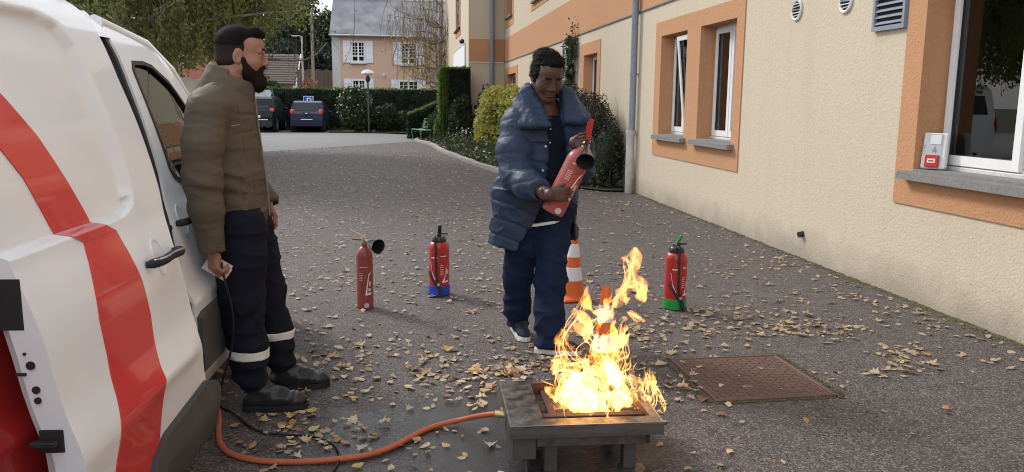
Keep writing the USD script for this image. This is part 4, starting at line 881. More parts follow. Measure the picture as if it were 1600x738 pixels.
def panel(poly, surf, thick, inset=0., size=.03):
    """A panel of any outline (holes allowed) laid on the surface."""
    v, f = trimesh.creation.triangulate_polygon(poly, engine='earcut'); v = np.c_[v, np.zeros(len(v))]
    v, f = trimesh.remesh.subdivide_to_size(v, f, size, max_iter=14); m_ = trimesh.Trimesh(v, f, process=True); v, f = m_.vertices, m_.faces
    n_ = np.cross(v[f[:, 1]] - v[f[:, 0]], v[f[:, 2]] - v[f[:, 0]])[:, 2]; f = np.where(n_[:, None] < 0, f[:, ::-1], f)
    X = surf(v[:, 0], v[:, 1]) + inset; o = np.stack([X, v[:, 0], v[:, 1]], 1); i = o - [thick, 0, 0]; k = len(o)
    e = np.sort(np.vstack([f[:, [0, 1]], f[:, [1, 2]], f[:, [2, 0]]]), 1); d = np.vstack([f[:, [0, 1]], f[:, [1, 2]], f[:, [2, 0]]])
    _u, inv, cnt = np.unique(e, axis=0, return_inverse=True, return_counts=True); be = d[cnt[inv.ravel()] == 1]
    rim = np.vstack([np.stack([be[:, 0], be[:, 0] + k, be[:, 1] + k], 1), np.stack([be[:, 0], be[:, 1] + k, be[:, 1]], 1)])
    return trimesh.Trimesh(np.vstack([o, i]), np.vstack([f, f[:, ::-1] + k, rim]), process=False)
# -- the sliding door, standing proud of the body
UR = 2.017
FE_Z = [.1, .3, .35, .44, .54, .65, .78, .9, 1.02, 1.13, 1.25, 1.37, 1.57, 1.66, 1.76, 1.83]; FE_U = [3.06, 3.09, 3.05, 3.015, 3.0, 3.025, 3.035, 3.03, 3.065, 3.10, 3.11, 3.115, 3.11, 3.12, 3.15, 3.15]
front_edge = PchipInterpolator(FE_Z, FE_U)
zg = np.unique(np.r_[np.linspace(.17, 1.03, 64), np.linspace(1.03, 1.10, 22), np.linspace(1.10, 1.815, 60)]); sg_ = np.linspace(0, 1, 100)
S_, Z_ = np.meshgrid(sg_, zg, indexing='ij'); U_ = UR + S_ * (front_edge(Z_) - UR)
sd = obj('sliding_door', skin(U_, Z_, door_surf, .075), 'van_white', van, smooth=42)
st_l = [(2.183, .41), (2.235, .5), (2.28, .61), (2.306, .72), (2.318, .826), (2.345, .9), (2.38, .975), (2.405, 1.036)]
st_r = [(2.632, 1.036), (2.652, .95), (2.667, .861), (2.66, .75), (2.615, .615), (2.575, .5), (2.527, .387), (2.45, .24)]
obj('stripe', panel(Polygon(st_l + st_r + [(2.1, .24)]), door_surf, .004, .0035, .014), 'van_red', sd, smooth=50, label='lower red stripe below the waist ledge')
up_l = [(2.018, 1.545), (2.1, 1.455), (2.17, 1.375), (2.209, 1.331), (2.272, 1.235), (2.30, 1.15), (2.325, 1.075)]
up_r = [(2.552, 1.075), (2.545, 1.1), (2.52, 1.16), (2.495, 1.215), (2.429, 1.345), (2.34, 1.455), (2.24, 1.55), (2.13, 1.64), (2.018, 1.71)]
obj('stripe', panel(Polygon(up_l + up_r), door_surf, .004, .0035, .014), 'van_red', sd, smooth=50, label='upper red stripe in the door recess')
obj('stripe', panel(Polygon([(2.3255, 1.0745), (2.404, 1.0365), (2.631, 1.0365), (2.5515, 1.0745)]), door_surf, .004, .0035, .007), 'van_red', sd, smooth=50, label='red stripe across the waist ledge')
obj('cladding', panel(Polygon([(3.11, .135), (3.135, .33), (3.10, .37), (3.0, .402), (2.56, .378), (2.46, .345), (2.40, .29), (2.37, .21), (2.365, .135)]).buffer(-.015).buffer(.015), door_surf, .03, .024, .025), 'clad_grey', sd, smooth=40)
obj('sill_flange', panel(Polygon([(2.2, .10), (3.05, .10), (3.05, .165), (2.2, .165)]), door_surf, .05, -.01), 'van_white', sd)
def handle(t, u0, u1, z, surf, silver):
    um = (u0 + u1) / 2; x = float(surf(np.array([um]), np.array([z]))[0])
    el = Polygon([(um + .045 * math.cos(a), z + .066 * math.sin(a)) for a in np.linspace(0, 2 * PI, 33)[:-1]])
    cup = MB().add(panel(el.difference(el.buffer(-.008)), surf, .006, .004, .02)).add(panel(el.buffer(-.0081), surf, .005, .0015, .02))
    obj('handle_cup', cup, 'van_white', t, smooth=30)
    w = (u1 - u0) / 2; pts = spline([(x + .004, um - w, z - .004), (x + .04, um - w * .82, z), (x + .047, um, z + .003), (x + .042, um + w * .82, z), (x + .004, um + w, z - .004)], 16)
    v, f = tube(pts, np.r_[.009, np.full(14, .0125), .009], 12); v[:, 2] = z + (v[:, 2] - z) * 1.35; h_ = obj('handle', (v, f), 'seal_black', t, smooth=60)
    if silver:
        v2, f2 = tube(pts + [.004, 0, .009], np.r_[.003, np.full(14, .0065), .003], 12); obj('handle_trim', (v2, f2), 'handle_silver', h_, smooth=60)
handle(sd, 2.735, 3.00, .907, door_surf, True)
def rear(x0, z0, x1, z1, mat, name, c=.004, d=.006): obj(name, MB().box((x0, UR - d, z0), (x1, UR + .001, z1), c), mat, sd)
rear(-1.132, .882, -1.058, 1.012, 'seal_black', 'roller_recess', .012, .0015)
rear(-1.045, .56, -.985, .622, 'seal_black', 'latch', .006, .004)
obj('latch_tongue', MB().box((-1.06, UR - .03, .583), (-.995, UR - .006, .598), .004), 'seal_black', sd)
for x, z, r in ((-1.05, .792, .011), (-1.042, .728, .010), (-1.04, .700, .009), (-1.062, .822, .004)):
    obj('hole', MB().lathe([(0, 0), (r, 0), (r, .003), (0, .003)], 16, R=np.array([[1, 0, 0], [0, 0, -1.], [0, 1, 0]]), t=(x, UR - .001, z)), 'seal_black', sd)
rear(-1.09, .765, -1.062, .773, 'seal_black', 'slot', .001, .004)
obj('inner_panel', skin(U_[:, 4:-6:6] * .93 + .17, Z_[:, 4:-6:6], lambda u, z: prof(z) - .085, .02), 'van_inner', sd, smooth=40)
for z in (.45,): obj('hinge_arm', MB().box((-1.30 - .12 * (z > 1.2), 2.30, z), (-1.06 - .12 * (z > 1.2), 2.36, z + .03), .006), 'seal_black', sd)
# -- body shell: right side, with the doorway behind the sliding door
DOORWAY = Polygon([(2.45, .33), (3.36, .33), (3.44, .9), (3.55, 1.15), (3.6, 1.7), (2.45, 1.7)]).buffer(-.05).buffer(.05)
quarter = Polygon([(.06, .32), (1.0, .32), (2.62, .32), (2.62, 1.08), (.03, 1.08), (.03, .7)]).difference(Point(1.35, .33).buffer(.40, 24))
wh = Polygon([(.03, 1.084), (2.44, 1.084), (2.44, 1.705), (3.64, 1.705), (3.66, 1.76), (3.66, 1.80), (.12, 1.80), (.05, 1.5)])
bd = obj('body', panel(wh, body_surf, .03, 0, .05), 'van_white', van, smooth=40)
obj('rear_quarter', panel(quarter.difference(DOORWAY.buffer(.002)), body_surf, .03, 0, .05), 'van_red_shaded', van, smooth=40, label='red rear quarter panel behind the open door with shade put into its colour')
arch = Point(1.35, .33).buffer(.43, 24).difference(Point(1.35, .33).buffer(.385, 24)).intersection(sbox(.5, .33, 2.5, 1.2))
obj('wheel_arch_trim', panel(arch, body_surf, .04, .012, .04), 'clad_grey', van)
obj('middle_pillar', panel(Polygon([(3.0, .25), (3.46, .25), (3.46, .62), (3.51, .88), (3.61, 1.15), (3.64, 1.42), (3.66, 1.74), (3.2, 1.74), (3.16, 1.4), (3.1, 1.1), (3.02, .7)]), body_surf, .09, -.03, .05), 'van_white_shaded', van, smooth=40)
obj('door_seal', panel(Polygon([(3.38, .26), (3.405, .26), (3.41, .62), (3.455, .86), (3.555, 1.13), (3.587, 1.39), (3.617, 1.67), (3.64, 1.735), (3.60, 1.735), (3.565, 1.40), (3.53, 1.15), (3.43, .88), (3.385, .62)]), body_surf, .05, -.008, .04), 'seal_black', van, smooth=40)
obj('doorway_seal', panel(Polygon([(3.2, 1.64), (3.56, 1.64), (3.57, 1.70), (3.2, 1.71)]), body_surf, .05, -.015, .04), 'seal_black', van)
# the roof, from side to side
VC = -2.06
vz = [1.80, 1.835, 1.862, 1.88, 1.893, 1.90]; tt = [0, .06, .16, .35, .65, 1.]
def roof_pt(u, s): 
    s0 = float(body_surf(np.array([u]), np.array([1.80]))[0]); a = abs(s); drop = .03 * np.clip((u - 3.0) / .75, 0, 1) ** 2 + .07 * np.clip((.5 - u) / .45, 0, 1) ** 2
    x = VC + (s0 - VC) * (1 - np.interp(a, [0, 1], [0, 1])) if s >= 0 else VC - (s0 - VC) * (1 - a)
    return (x, u, float(PchipInterpolator(tt, vz)(a)) - drop * (0.4 + .6 * a))
us = np.linspace(.12, 3.72, 26); ss = [0, .02, .05, .09, .15, .25, .4, .6, .8, 1.]
ring = lambda u: [roof_pt(u, a) for a in ss] + [(2 * VC - roof_pt(u, a)[0], u, roof_pt(u, a)[2]) for a in ss[::-1][1:]]
G = np.array([ring(u) for u in us]); n_, k_ = G.shape[:2]; q = (np.arange(n_ - 1)[:, None] * k_ + np.arange(k_ - 1)[None]).ravel()
F1 = np.stack([q, q + 1, q + k_ + 1, q + k_], 1); V1 = G.reshape(-1, 3); F2 = F1[:, ::-1] + len(V1)
rf = obj('roof', (np.vstack([V1, V1 - [0, 0, .02]]), np.vstack([F1, F2])), 'van_white', van, smooth=50)
for sgn in (1, -1):
    e = np.array([roof_pt(u, .07) for u in np.linspace(.2, 3.7, 24)]); e[:, 2] += .003
    if sgn < 0: e[:, 0] = 2 * VC - e[:, 0]
    obj('roof_gutter', MB().tube(e, .009, 6), 'clad_grey', rf)
# front door
FD = [(3.42, .24), (3.42, .6), (3.465, .86), (3.565, 1.13), (3.597, 1.39), (3.627, 1.67), (3.655, 1.745), (3.72, 1.765), (3.8, 1.758), (4.07, 1.70), (4.33, 1.59), (4.62, 1.405), (4.86, 1.2), (4.9, 1.02), (4.86, .8), (4.84, .24)]
WIN = Polygon([(3.68, 1.15), (3.69, 1.4), (3.70, 1.575), (3.735, 1.612), (3.86, 1.617), (3.95, 1.605), (4.1, 1.535), (4.26, 1.42), (4.45, 1.25), (4.56, 1.12), (4.55, 1.06), (4.45, 1.045), (3.97, 1.055), (3.78, 1.072), (3.705, 1.105)]).buffer(.02).buffer(-.02)
fd = obj('front_door', panel(Polygon(FD).difference(WIN), body_surf, .05, 0, .035), 'van_white', van, smooth=40)
obj('window_seal', panel(WIN.buffer(.004).difference(WIN.buffer(-.015)), body_surf, .03, .004, .03), 'seal_black', fd, smooth=40)
obj('window_glass', panel(WIN.buffer(-.013), body_surf, .004, -.012, .05), 'van_glass', fd, smooth=True)
obj('cladding', panel(Polygon([(3.43, .29), (3.43, .53), (3.5, .545), (4.7, .565), (4.83, .53), (4.83, .29)]), body_surf, .03, .022, .05), 'clad_grey', fd, smooth=40)
handle(fd, 3.52, 3.70, .93, body_surf, False)
x_ = float(body_surf(np.array([3.44]), np.array([.925]))[0]); obj('keyhole', MB().add(*ball((x_ - .004, 3.455, .915), (.012, .016, .016), 2)), 'seal_black', fd, smooth=True)
obj('sill', panel(Polygon([(2.4, .17), (4.84, .2), (4.84, .265), (3.3, .262), (3.3, .30), (2.4, .30)]), body_surf, .08, -.006, .06), 'van_white', van, smooth=40)
# cab front, bonnet, windscreen
def cross(u, z): return float(body_surf(np.array([u]), np.array([z]))[0])
for sgn in (0, 1):
    p_ = np.array([(cross(u, z) - .03, u, z) for u, z in ((3.7, 1.77), (4.07, 1.70), (4.33, 1.585), (4.62, 1.40), (4.88, 1.16))])
    if sgn: p_[:, 0] = 2 * VC - p_[:, 0]
    obj('windscreen_pillar', MB().tube(p_, .04, 8), 'van_white', van, smooth=50)
wr_ = np.array([(cross(u, z) - .06, u, z) for u, z in ((3.72, 1.80), (4.07, 1.71), (4.33, 1.6), (4.62, 1.41), (4.9, 1.16))]); wm = wr_ * [0, 1, 1] + [VC, .12, .05]; wl = wr_ * [-1, 1, 1] + [2 * VC, 0, 0]
g3 = np.stack([wr_, wm, wl], 1); q = (np.arange(4)[:, None] * 3 + np.arange(2)[None]).ravel()
obj('windscreen', (g3.reshape(-1, 3), np.stack([q, q + 1, q + 4, q + 3], 1)), 'van_glass', van, smooth=True)
hood = np.array([[(VC + (cross(u, min(z, 1.0)) - .02 - VC) * s, u + .10 * (1 - s * s), z - .07 * s ** 4) for s in np.linspace(-1, 1, 13)] for u, z in ((4.85, 1.15), (5.05, 1.08), (5.3, 1.0), (5.5, .9), (5.58, .75), (5.6, .5), (5.58, .3))])
n_, k_ = hood.shape[:2]; q = (np.arange(n_ - 1)[:, None] * k_ + np.arange(k_ - 1)[None]).ravel(); V1 = hood.reshape(-1, 3); F1 = np.stack([q, q + k_, q + k_ + 1, q + 1], 1)[:, ::-1]
obj('bonnet', (np.vstack([V1, V1 - [0, .02, .02]]), np.vstack([F1, F1[:, ::-1] + len(V1)])), 'van_white', van, smooth=50)
wing = Polygon([(4.88, .3), (4.93, 1.12), (5.2, 1.02), (5.45, .92), (5.55, .7), (5.55, .3)]).difference(Point(4.98, .33).buffer(.41, 24))
obj('front_wing', panel(wing, body_surf, .03, 0, .06), 'van_white', van, smooth=40)
# far side, back, floor, seats
Lz = np.linspace(.3, 1.80, 16); Lu = np.linspace(.05, 5.45, 24); UU, ZZ = np.meshgrid(Lu, Lz, indexing='ij'); keep = None
def far(u0, u1, z0, z1, mat, name, n=(14, 14), inset=0.):
    UU, ZZ = np.meshgrid(np.linspace(u0, u1, n[0]), np.linspace(z0, z1, n[1]), indexing='ij'); v, f = skin(UU, ZZ, body_surf, .03, inset); v = v * [-1, 1, 1] + [2 * VC, 0, 0]; obj(name, (v, f[:, ::-1]), mat, van, smooth=40)
far(.05, 3.7, .3, 1.80, 'van_white', 'far_side'); far(3.7, 5.45, .3, 1.04, 'van_white', 'far_door'); far(3.72, 4.5, 1.05, 1.60, 'car_glass', 'far_window')  # far window is opaque dark glass, added to darken the cab
obj('rear_doors', MB().box((2 * VC + 1.15, .03, .4), (-1.15, .08, 1.84), .03), 'van_white', van)
obj('bulkhead', MB().box((2 * VC + 1.5, 3.36, .4), (-1.5, 3.38, 1.75)), 'seat_cloth', van)
obj('headlining', MB().box((2 * VC + 1.62, 3.39, 1.74), (-1.62, 3.72, 1.765), .01), 'seat_cloth', van)  # dark lining added so the cab interior reads darker
obj('floor', MB().box((2 * VC + 1.2, .1, .30), (-1.2, 5.4, .34)), 'seal_black', van)
obj('underbody', MB().box((2 * VC + 1.3, .3, .2), (-1.3, 5.3, .299)), 'seal_black', van)
obj('dashboard', MB().box((2 * VC + 1.4, 4.5, .7), (-1.42, 5.0, 1.06), .08), 'seal_black', van)
sw = trimesh.creation.torus(.18, .016, 24, 8); obj('steering_wheel', MB().add(np.asarray(sw.vertices), np.asarray(sw.faces), R=rotm(rx=1.0), t=(-2.5, 4.42, 1.06)), 'seal_black', van, smooth=True)
for x in (-1.66, -2.46):
    s_ = thing('seat', parent=van)
    obj('cushion', MB().box((x - .24, 3.75, .55), (x + .24, 4.25, .72), .06), 'seat_cloth', s_, smooth=40); obj('backrest', MB().box((x - .24, -.07, 0), (x + .24, .07, .62), .06, R=rotm(rx=.22), t=(0, 3.72, .68)), 'seat_cloth', s_, smooth=40)
    obj('headrest', MB().box((x - .13, 3.46, 1.32), (x + .13, 3.56, 1.52), .04), 'seat_cloth', s_, smooth=40)
for u in (1.35, 4.98):
    for x in (-1.24, 2 * VC + 1.24):
        Rw = np.array([[0, 0, 1.], [1, 0, 0], [0, 1, 0]]); sg2 = 1 if x > VC else -1
        wl_ = obj('wheel', MB().lathe([(.19, -.1), (.30, -.105), (.325, -.08), (.325, .08), (.30, .105), (.19, .1), (.19, -.1)], 36, R=Rw, t=(x - sg2 * .07, u, .325)), 'tyre', van, smooth=40)
        obj('rim', MB().lathe([(0, .06), (.06, .08), (.12, .05), (.19, .09), (.195, .06), (.19, -.09), (0, -.09)], 28, R=Rw * [1, 1, sg2], t=(x - sg2 * .07, u, .325)), 'rim', wl_, smooth=40)
mr = obj('mirror', MB().box((cross(4.62, 1.1) + .02, 4.55, 1.06), (cross(4.62, 1.1) + .16, 4.66, 1.28), .04), 'seal_black', van, smooth=40)

# ================================================================ extinguishers, cones, tray, flames, hoses
rng = np.random.default_rng(5)
M('ext_red', (.40, .026, .024), .34, coat=.4, space='obj', var=(9., (.34, .022, .02), 1.5))
M('ext_old_red', (.26, .042, .036), .45, coat=.2, space='obj', var=(9., (.20, .034, .03), 1.6), fine=(60., (.28, .07, .06), 1.3))
M('ext_held_red', (.33, .05, .042), .5, coat=.15, space='obj', var=(7., (.24, .045, .038), 1.8), fine=(70., (.36, .09, .075), 1.3))
M('label_white', (.72, .70, .66), .5)
M('label_pale', (.62, .42, .38), .5)
M('black_rubber', (.018, .018, .02), .55)
M('black_gloss', (.02, .02, .024), .22, coat=.4)
M('base_blue', (.02, .06, .42), .4)
M('base_green', (.02, .25, .05), .4)
M('lever_green', (.05, .42, .12), .4)
M('brass', (.55, .42, .2), .35, metal=.9)
M('cone_orange', (.78, .13, .02), .45, space='obj', var=(14., (.68, .11, .02), 1.6), fine=(50., (.55, .12, .04), 1.15))
M('cone_white', (.78, .74, .76), .5, space='obj', var=(10., (.66, .6, .6), 1.6))
M('steel_tray', (.062, .054, .049), .34, metal=.7, var=(7., (.036, .03, .026), 2.2), fine=(21., (.25, .23, .21), 2.6), bump=(90., .0006))
M('steel_lip', (.12, .112, .105), .38, metal=.85, var=(4., (.085, .08, .075), 2.), fine=(12., (.17, .16, .15), 2.), aniso=(.4, 1, 3))
M('steel_sooty', (.09, .078, .068), .45, metal=.6, var=(6., (.05, .042, .036), 2.2), fine=(24., (.17, .15, .135), 2.2))
M('steel_rust', (.05, .026, .021), .7, metal=.2, var=(9., (.035, .02, .018), 2.), fine=(40., (.075, .033, .024), 1.6))
M('steel_dark', (.06, .055, .052), .6, metal=.4, var=(9., (.1, .09, .085), 2.))
M('hose_orange', (.50, .125, .05), .5, var=(20., (.40, .10, .045), 1.8))
M('cable_black', (.012, .012, .014), .45)

def co2(label, loc, rz, lever='label_pale', body='ext_old_red', r=.058, hgt=.43, horn_dir=(.55, -.83, -.1), held=False, R=None):
    t = thing('fire_extinguisher', label, 'fire extinguisher', loc, rz)
    if R is not None:
        xf = UsdGeom.Xformable(t); xf.ClearXformOpOrder(); m_ = np.eye(4); m_[:3, :3] = R.T; m_[3, :3] = loc; xf.AddTransformOp().Set(Gf.Matrix4d(*m_.ravel().tolist()))
    b = obj('cylinder', MB().lathe([(0, .002), (r * .93, .0), (r, .01), (r, hgt - .055), (r * .93, hgt - .03), (r * .74, hgt - .008), (r * .48, hgt + .006), (.020, hgt + .012), (.020, hgt + .024), (0, hgt + .024)], 36), body, t, smooth=50)
    arc = lambda z0, z1, a0, a1, m, nm: obj(nm, arc_label(r + .0012, z0, z1, a0, a1), m, b)
    arc(.30, .306, -2.1, -1.2, 'label_pale', 'print_line'); 
    for k in range(5): arc(.255 - k * .012, .259 - k * .012, -2.2, -1.75, 'label_pale', 'print_line')
    obj('white_mark', curved_poly([(-1.5, .10), (-.72, .105), (-.72, .12), (-1.28, .118), (-1.02, .235), (-.78, .26), (-.78, .27), (-1.1, .245)], r + .0014), 'label_white', b)
    arc(.13, .15, -1.15, -.75, 'label_pale', 'print_panel'); arc(.165, .20, -1.02, -.75, 'label_pale', 'print_panel')
    obj('round_sticker', curved_poly([(-1.35 + .3 * math.cos(a), .028 + .018 * math.sin(a)) for a in np.linspace(0, 2 * PI, 20)[:-1]], r + .0014), 'box_grey', b)
    v = obj('valve', MB().lathe([(0, hgt + .02), (.018, hgt + .022), (.022, hgt + .03), (.022, hgt + .05), (.016, hgt + .062), (.016, hgt + .075), (0, hgt + .078)], 20).box((-.014, -.014, hgt + .045), (.014, .05, hgt + .07), .004), 'brass', t, smooth=40)
    if held:
        lv = obj('lever', MB().box((-.013, -.010, 0), (.013, .0, .135), .004, R=rotm(ry=-.30), t=(.0, -.012, hgt + .055)), lever, t); obj('carry_handle', MB().box((-.013, .012, 0), (.013, .022, .12), .004, R=rotm(ry=-.30), t=(.0, .0, hgt + .05)), lever, t)
    else:
        lv = obj('lever', MB().box((-.105, -.010, -.004), (.012, .010, .004), .003, R=rotm(ry=.52), t=(.0, 0, hgt + .078)), lever, t); obj('carry_handle', MB().box((-.085, -.011, -.005), (.012, .011, .005), .003, R=rotm(ry=.12), t=(0, 0, hgt + .058)), body, t)
    obj('safety_pin', MB().tube([(-.02, -.025, hgt + .07), (-.02, .02, hgt + .07)], .003, 6), 'chrome', lv)
    d = np.array(horn_dir, float); d /= np.linalg.norm(d); x = np.cross([0, 0, 1.], d); x /= np.linalg.norm(x); R = np.stack([x, np.cross(d, x), d], 1)
    R = np.stack([x, np.cross(d, x), d], 1); o = np.array([.0, -.0, hgt + .055]) + d * .02
    obj('horn', MB().lathe([(0, .0), (.016, .0), (.018, .05), (.026, .07), (.040, .12), (.050, .165), (.052, .168), (.048, .166), (.038, .12), (.022, .07), (.008, .05), (0, .05)], 28, R=R, t=o), 'black_gloss', t, smooth=40)
    return t
def arc_label(r, z0, z1, a0, a1, n=14):
    a = np.linspace(a0, a1, n); v = np.array([(r * math.cos(q), r * math.sin(q), z) for q in a for z in (z0, z1)]); i = np.arange(n - 1) * 2
    return v, np.stack([i, i + 2, i + 3, i + 1], 1)
def curved_poly(pts, r):
    """A printed shape of (angle, height) points wrapped on the cylinder."""
    v, f = trimesh.creation.triangulate_polygon(Polygon([(a * r, z) for a, z in pts]), engine='earcut'); v, f = trimesh.remesh.subdivide_to_size(np.c_[v, np.zeros(len(v))], f, .012, max_iter=10)
    a = v[:, 0] / r; n_ = np.cross(v[f[:, 1]] - v[f[:, 0]], v[f[:, 2]] - v[f[:, 0]])[:, 2]; f = np.where(n_[:, None] < 0, f[:, ::-1], f)
    return np.stack([r * np.cos(a), r * np.sin(a), v[:, 1]], 1), f
def foam(label, loc, rz, base, lever, mirror=1):
    t = thing('fire_extinguisher', label, 'fire extinguisher', loc, rz); r, h = .078, .405
    b = obj('cylinder', MB().lathe([(0, .01), (r * .9, .01), (r, .03), (r, h - .045), (r * .96, h - .018), (r * .82, h), (r * .5, h + .010), (0, h + .012)], 40), 'ext_red', t, smooth=50)
    obj('base_cup', MB().lathe([(0, 0), (r * .94, 0), (r * 1.05, .008), (r * 1.06, .07), (r * 1.045, .078), (r * 1.0, .078), (r * .99, .02), (0, .01)], 40), base, t, smooth=40)
    obj('collar', MB().lathe([(0, h + .0), (.050, h + .0), (.056, h + .008), (.056, h + .03), (.046, h + .042), (.02, h + .046), (0, h + .046)], 28), 'black_gloss', t, smooth=40)
    obj('valve', MB().box((-.016, -.03, h + .04), (.016, .035, h + .065), .005), 'black_rubber', t)
    obj('lever', MB().box((-.013, -.10, -.005), (.013, .02, .005), .003, R=rotm(rx=-.85), t=(.006, .01, h + .06)), lever, t)
    obj('carry_handle', MB().box((-.012, -.02, h + .06), (.07 * mirror, .0, h + .07), .003), 'seal_black', t)
    m_ = mirror
    pts = [(-.03 * m_, -.045, h + .03), (-.032 * m_, -.082, h + .055), (-.03 * m_, -.095, h - .02), (-.028 * m_, -.092, .25), (-.016 * m_, -.093, .12), (.0, -.098, .06), (.012, -.104, .015)]
    hs = obj('hose', MB().tube(spline(pts, 40), .0085, 10), 'black_rubber', t, smooth=60)
    obj('nozzle', MB().tube([(-.004, -.099, .085), (.004, -.103, .04), (.013, -.106, .004)], [.012, .015, .011], 12), 'black_rubber', hs, smooth=40)
    obj('ferrule', MB().tube([(-.012 * m_, -.0955, .105), (-.008 * m_, -.0975, .088)], .0105, 12), 'galv', hs)
    obj('hose_loop', MB().tube(spline([(-.02 * m_, -.095, .085), (-.045 * m_, -.088, .12), (-.068 * m_, -.072, .17), (-.079 * m_, -.045, .19)], 14), .008, 8), 'black_rubber', hs, smooth=60)
    for z0, z1, a0, a1, mt in ((.292, .300, -2.4, -1.75, 'label_white'), (.305, .311, -1.45, -.9, 'label_white')): obj('print_line', arc_label(r + .0012, z0, z1, a0, a1), mt, b)
    for k in range(6): obj('print_line', arc_label(r + .0012, .235 - k * .014, .240 - k * .014, -1.5, -1.15), 'label_pale', b)
    obj('white_mark', curved_poly([(-1.35, .105), (-.62, .108), (-.62, .122), (-1.1, .118), (-.80, .20), (-.70, .25), (-.98, .165)], r + .0014), 'label_white', b)
    obj('side_mark', curved_poly([(-2.55, .27), (-2.50, .27), (-2.35, .20), (-2.05, .145), (-1.95, .135), (-2.05, .125), (-2.3, .17)], r + .0014), 'label_white', b)
    obj('emblem', arc_label(r + .0012, .17, .205, -.95, -.55), 'label_pale', b)
    return t
co2('slim red carbon dioxide extinguisher with black horn standing alone nearest the van', (-.265, 5.68, 0), 0.)
foam('red extinguisher with blue base cup and black hose standing left of the woman', (.275, 6.03, 0), 0., 'base_blue', 'seal_black')
foam('red extinguisher with green base cup and green lever standing right of the cones', (1.935, 5.44, 0), .18, 'base_green', 'lever_green', 1)

def cone(label, loc, rz, sc=1):
    t = thing('traffic_cone', label, 'traffic cone', loc, rz, group=None); R_ = lambda z: .088 - (.088 - .023) * z / .53
    if sc != 1: UsdGeom.Xformable(t).AddScaleOp().Set(Gf.Vec3f(sc, sc, sc))
    for i, (z0, z1, mt, nm) in enumerate(((.022, .15, 'cone_orange', 'orange_body'), (.15, .25, 'cone_white', 'white_band'), (.25, .325, 'cone_orange', 'orange_body'), (.325, .425, 'cone_white', 'white_band'), (.425, .53, 'cone_orange', 'orange_body'))):
        e = .0015 if mt == 'cone_white' else 0
        pr = [(R_(z0) + e, z0), (R_(z1) + e, z1)]
        if z1 == .53: pr = [(R_(z0), z0), (.024, .522), (.018, .53), (.012, .528), (.012, .50), (0, .50)]
        if z0 == .022: pr = [(.106, .022), (.096, .028)] + [(R_(.045), .045), (R_(z1), z1)]
        obj(nm, MB().lathe(pr, 32), mt, t, smooth=40)
    obj('base', MB().box((-.116, -.116, 0), (.116, .116, .022), .008), 'cone_orange', t)
    return t
cone('orange and white traffic cone standing behind the woman', (1.26, 5.78, 0), .2)
cone('orange and white traffic cone half hidden behind the flames', (1.075, 4.10, 0), -.1, .915)

# the fire tray
TZ = .222
tr = thing('fire_tray', 'weathered stainless steel gas fire training tray on short legs', 'fire tray', (.715, 3.15, 0), rz=-.035)
x0, x1, y0, y1 = -.305, .30, -.255, .265; ix0, ix1, iy0, iy1 = -.168, .262, -.182, .238
rimp = sbox(x0, y0, x1, y1).difference(sbox(ix0, iy0, ix1, iy1))
rim_ = obj('rim', MB().poly(rimp, .004, t=(0, 0, TZ - .004)), 'steel_tray', tr)
for lo, hi in (((x0, y0, TZ - .05), (x1, y0 + .004, TZ - .0045)), ((x0, y1 - .004, TZ - .05), (x1, y1, TZ - .0045)), ((x0, y0 + .0045, TZ - .05), (x0 + .004, y1 - .0045, TZ - .0045)), ((x1 - .004, y0 + .0045, TZ - .05), (x1, y1 - .0045, TZ - .0045))):
    obj('rim_skirt', MB().box(lo, hi, .001), 'steel_lip', rim_)
M('steel_edge_highlight', (.42, .40, .38), .32, metal=.9, var=(30., (.2, .18, .17), 2.))  # paler steel: polished wear, plus the rim highlight put into colour
for lo, hi in (((x0, y0, TZ), (x1, y0 + .006, TZ + .0025)), ((x0, y0 + .0065, TZ), (x0 + .006, y1, TZ + .0025)), ((x1 - .006, y0 + .0065, TZ), (x1, y1, TZ + .0025))): obj('rim_edge', MB().box(lo, hi, .0008), 'steel_edge_highlight', rim_)
mb = MB()
for lo, hi in (((ix0 - .003, iy0 - .003, TZ - .11), (ix0, iy1 + .003, TZ - .0045)), ((ix1, iy0 - .003, TZ - .11), (ix1 + .003, iy1 + .003, TZ - .0045)), ((ix0, iy0 - .003, TZ - .11), (ix1, iy0, TZ - .0045)), ((ix0, iy1, TZ - .11), (ix1, iy1 + .003, TZ - .0045)), ((ix0 - .003, iy0 - .003, TZ - .115), (ix1 + .003, iy1 + .003, TZ - .1105))): mb.box(lo, hi)
obj('basin', mb, 'steel_rust', tr)
obj('lower_box', MB().box((-.195, -.20, .112), (.245, .25, .171), .003), 'steel_sooty', tr)
obj('gas_box', MB().box((-.292, -.23, .075), (-.2, .10, .168), .003), 'steel_dark', tr)
for k in range(3): obj('burner_tube', MB().tube([(-.15, -.12 + k * .14, TZ - .06), (.25, -.12 + k * .14, TZ - .06)], .017, 10), 'steel_rust', tr, smooth=40)
obj('cross_bar', MB().box((-.165, -.115, TZ - .045), (.26, -.075, TZ - .02), .003), 'steel_rust', tr); obj('cross_bar', MB().box((-.125, -.18, TZ - .046), (-.095, .235, TZ - .03), .003), 'steel_rust', tr)
for x, y in ((-.135, -.16), (.185, -.16), (-.135, .21), (.185, .21)):
    l = obj('leg', MB().box((x - .026, y - .026, .004), (x + .026, y + .026, .1115), .002), 'steel_dark', tr); obj('foot', MB().add(trimesh.creation.extrude_polygon(Point(0, 0).buffer(.05).union(sbox(-.05, 0, .05, .045)), .004, engine='earcut'), t=(x + .01, y - .03, .001)), 'steel_tray', l)
obj('support_rod', MB().tube([(-.24, -.20, .075), (-.236, -.22, .001)], .0055, 8), 'steel_dark', tr)
obj('hose_fitting', MB().tube([(-.335, .10, .135), (-.29, .09, .135)], .016, 10), 'brass', tr, smooth=40)

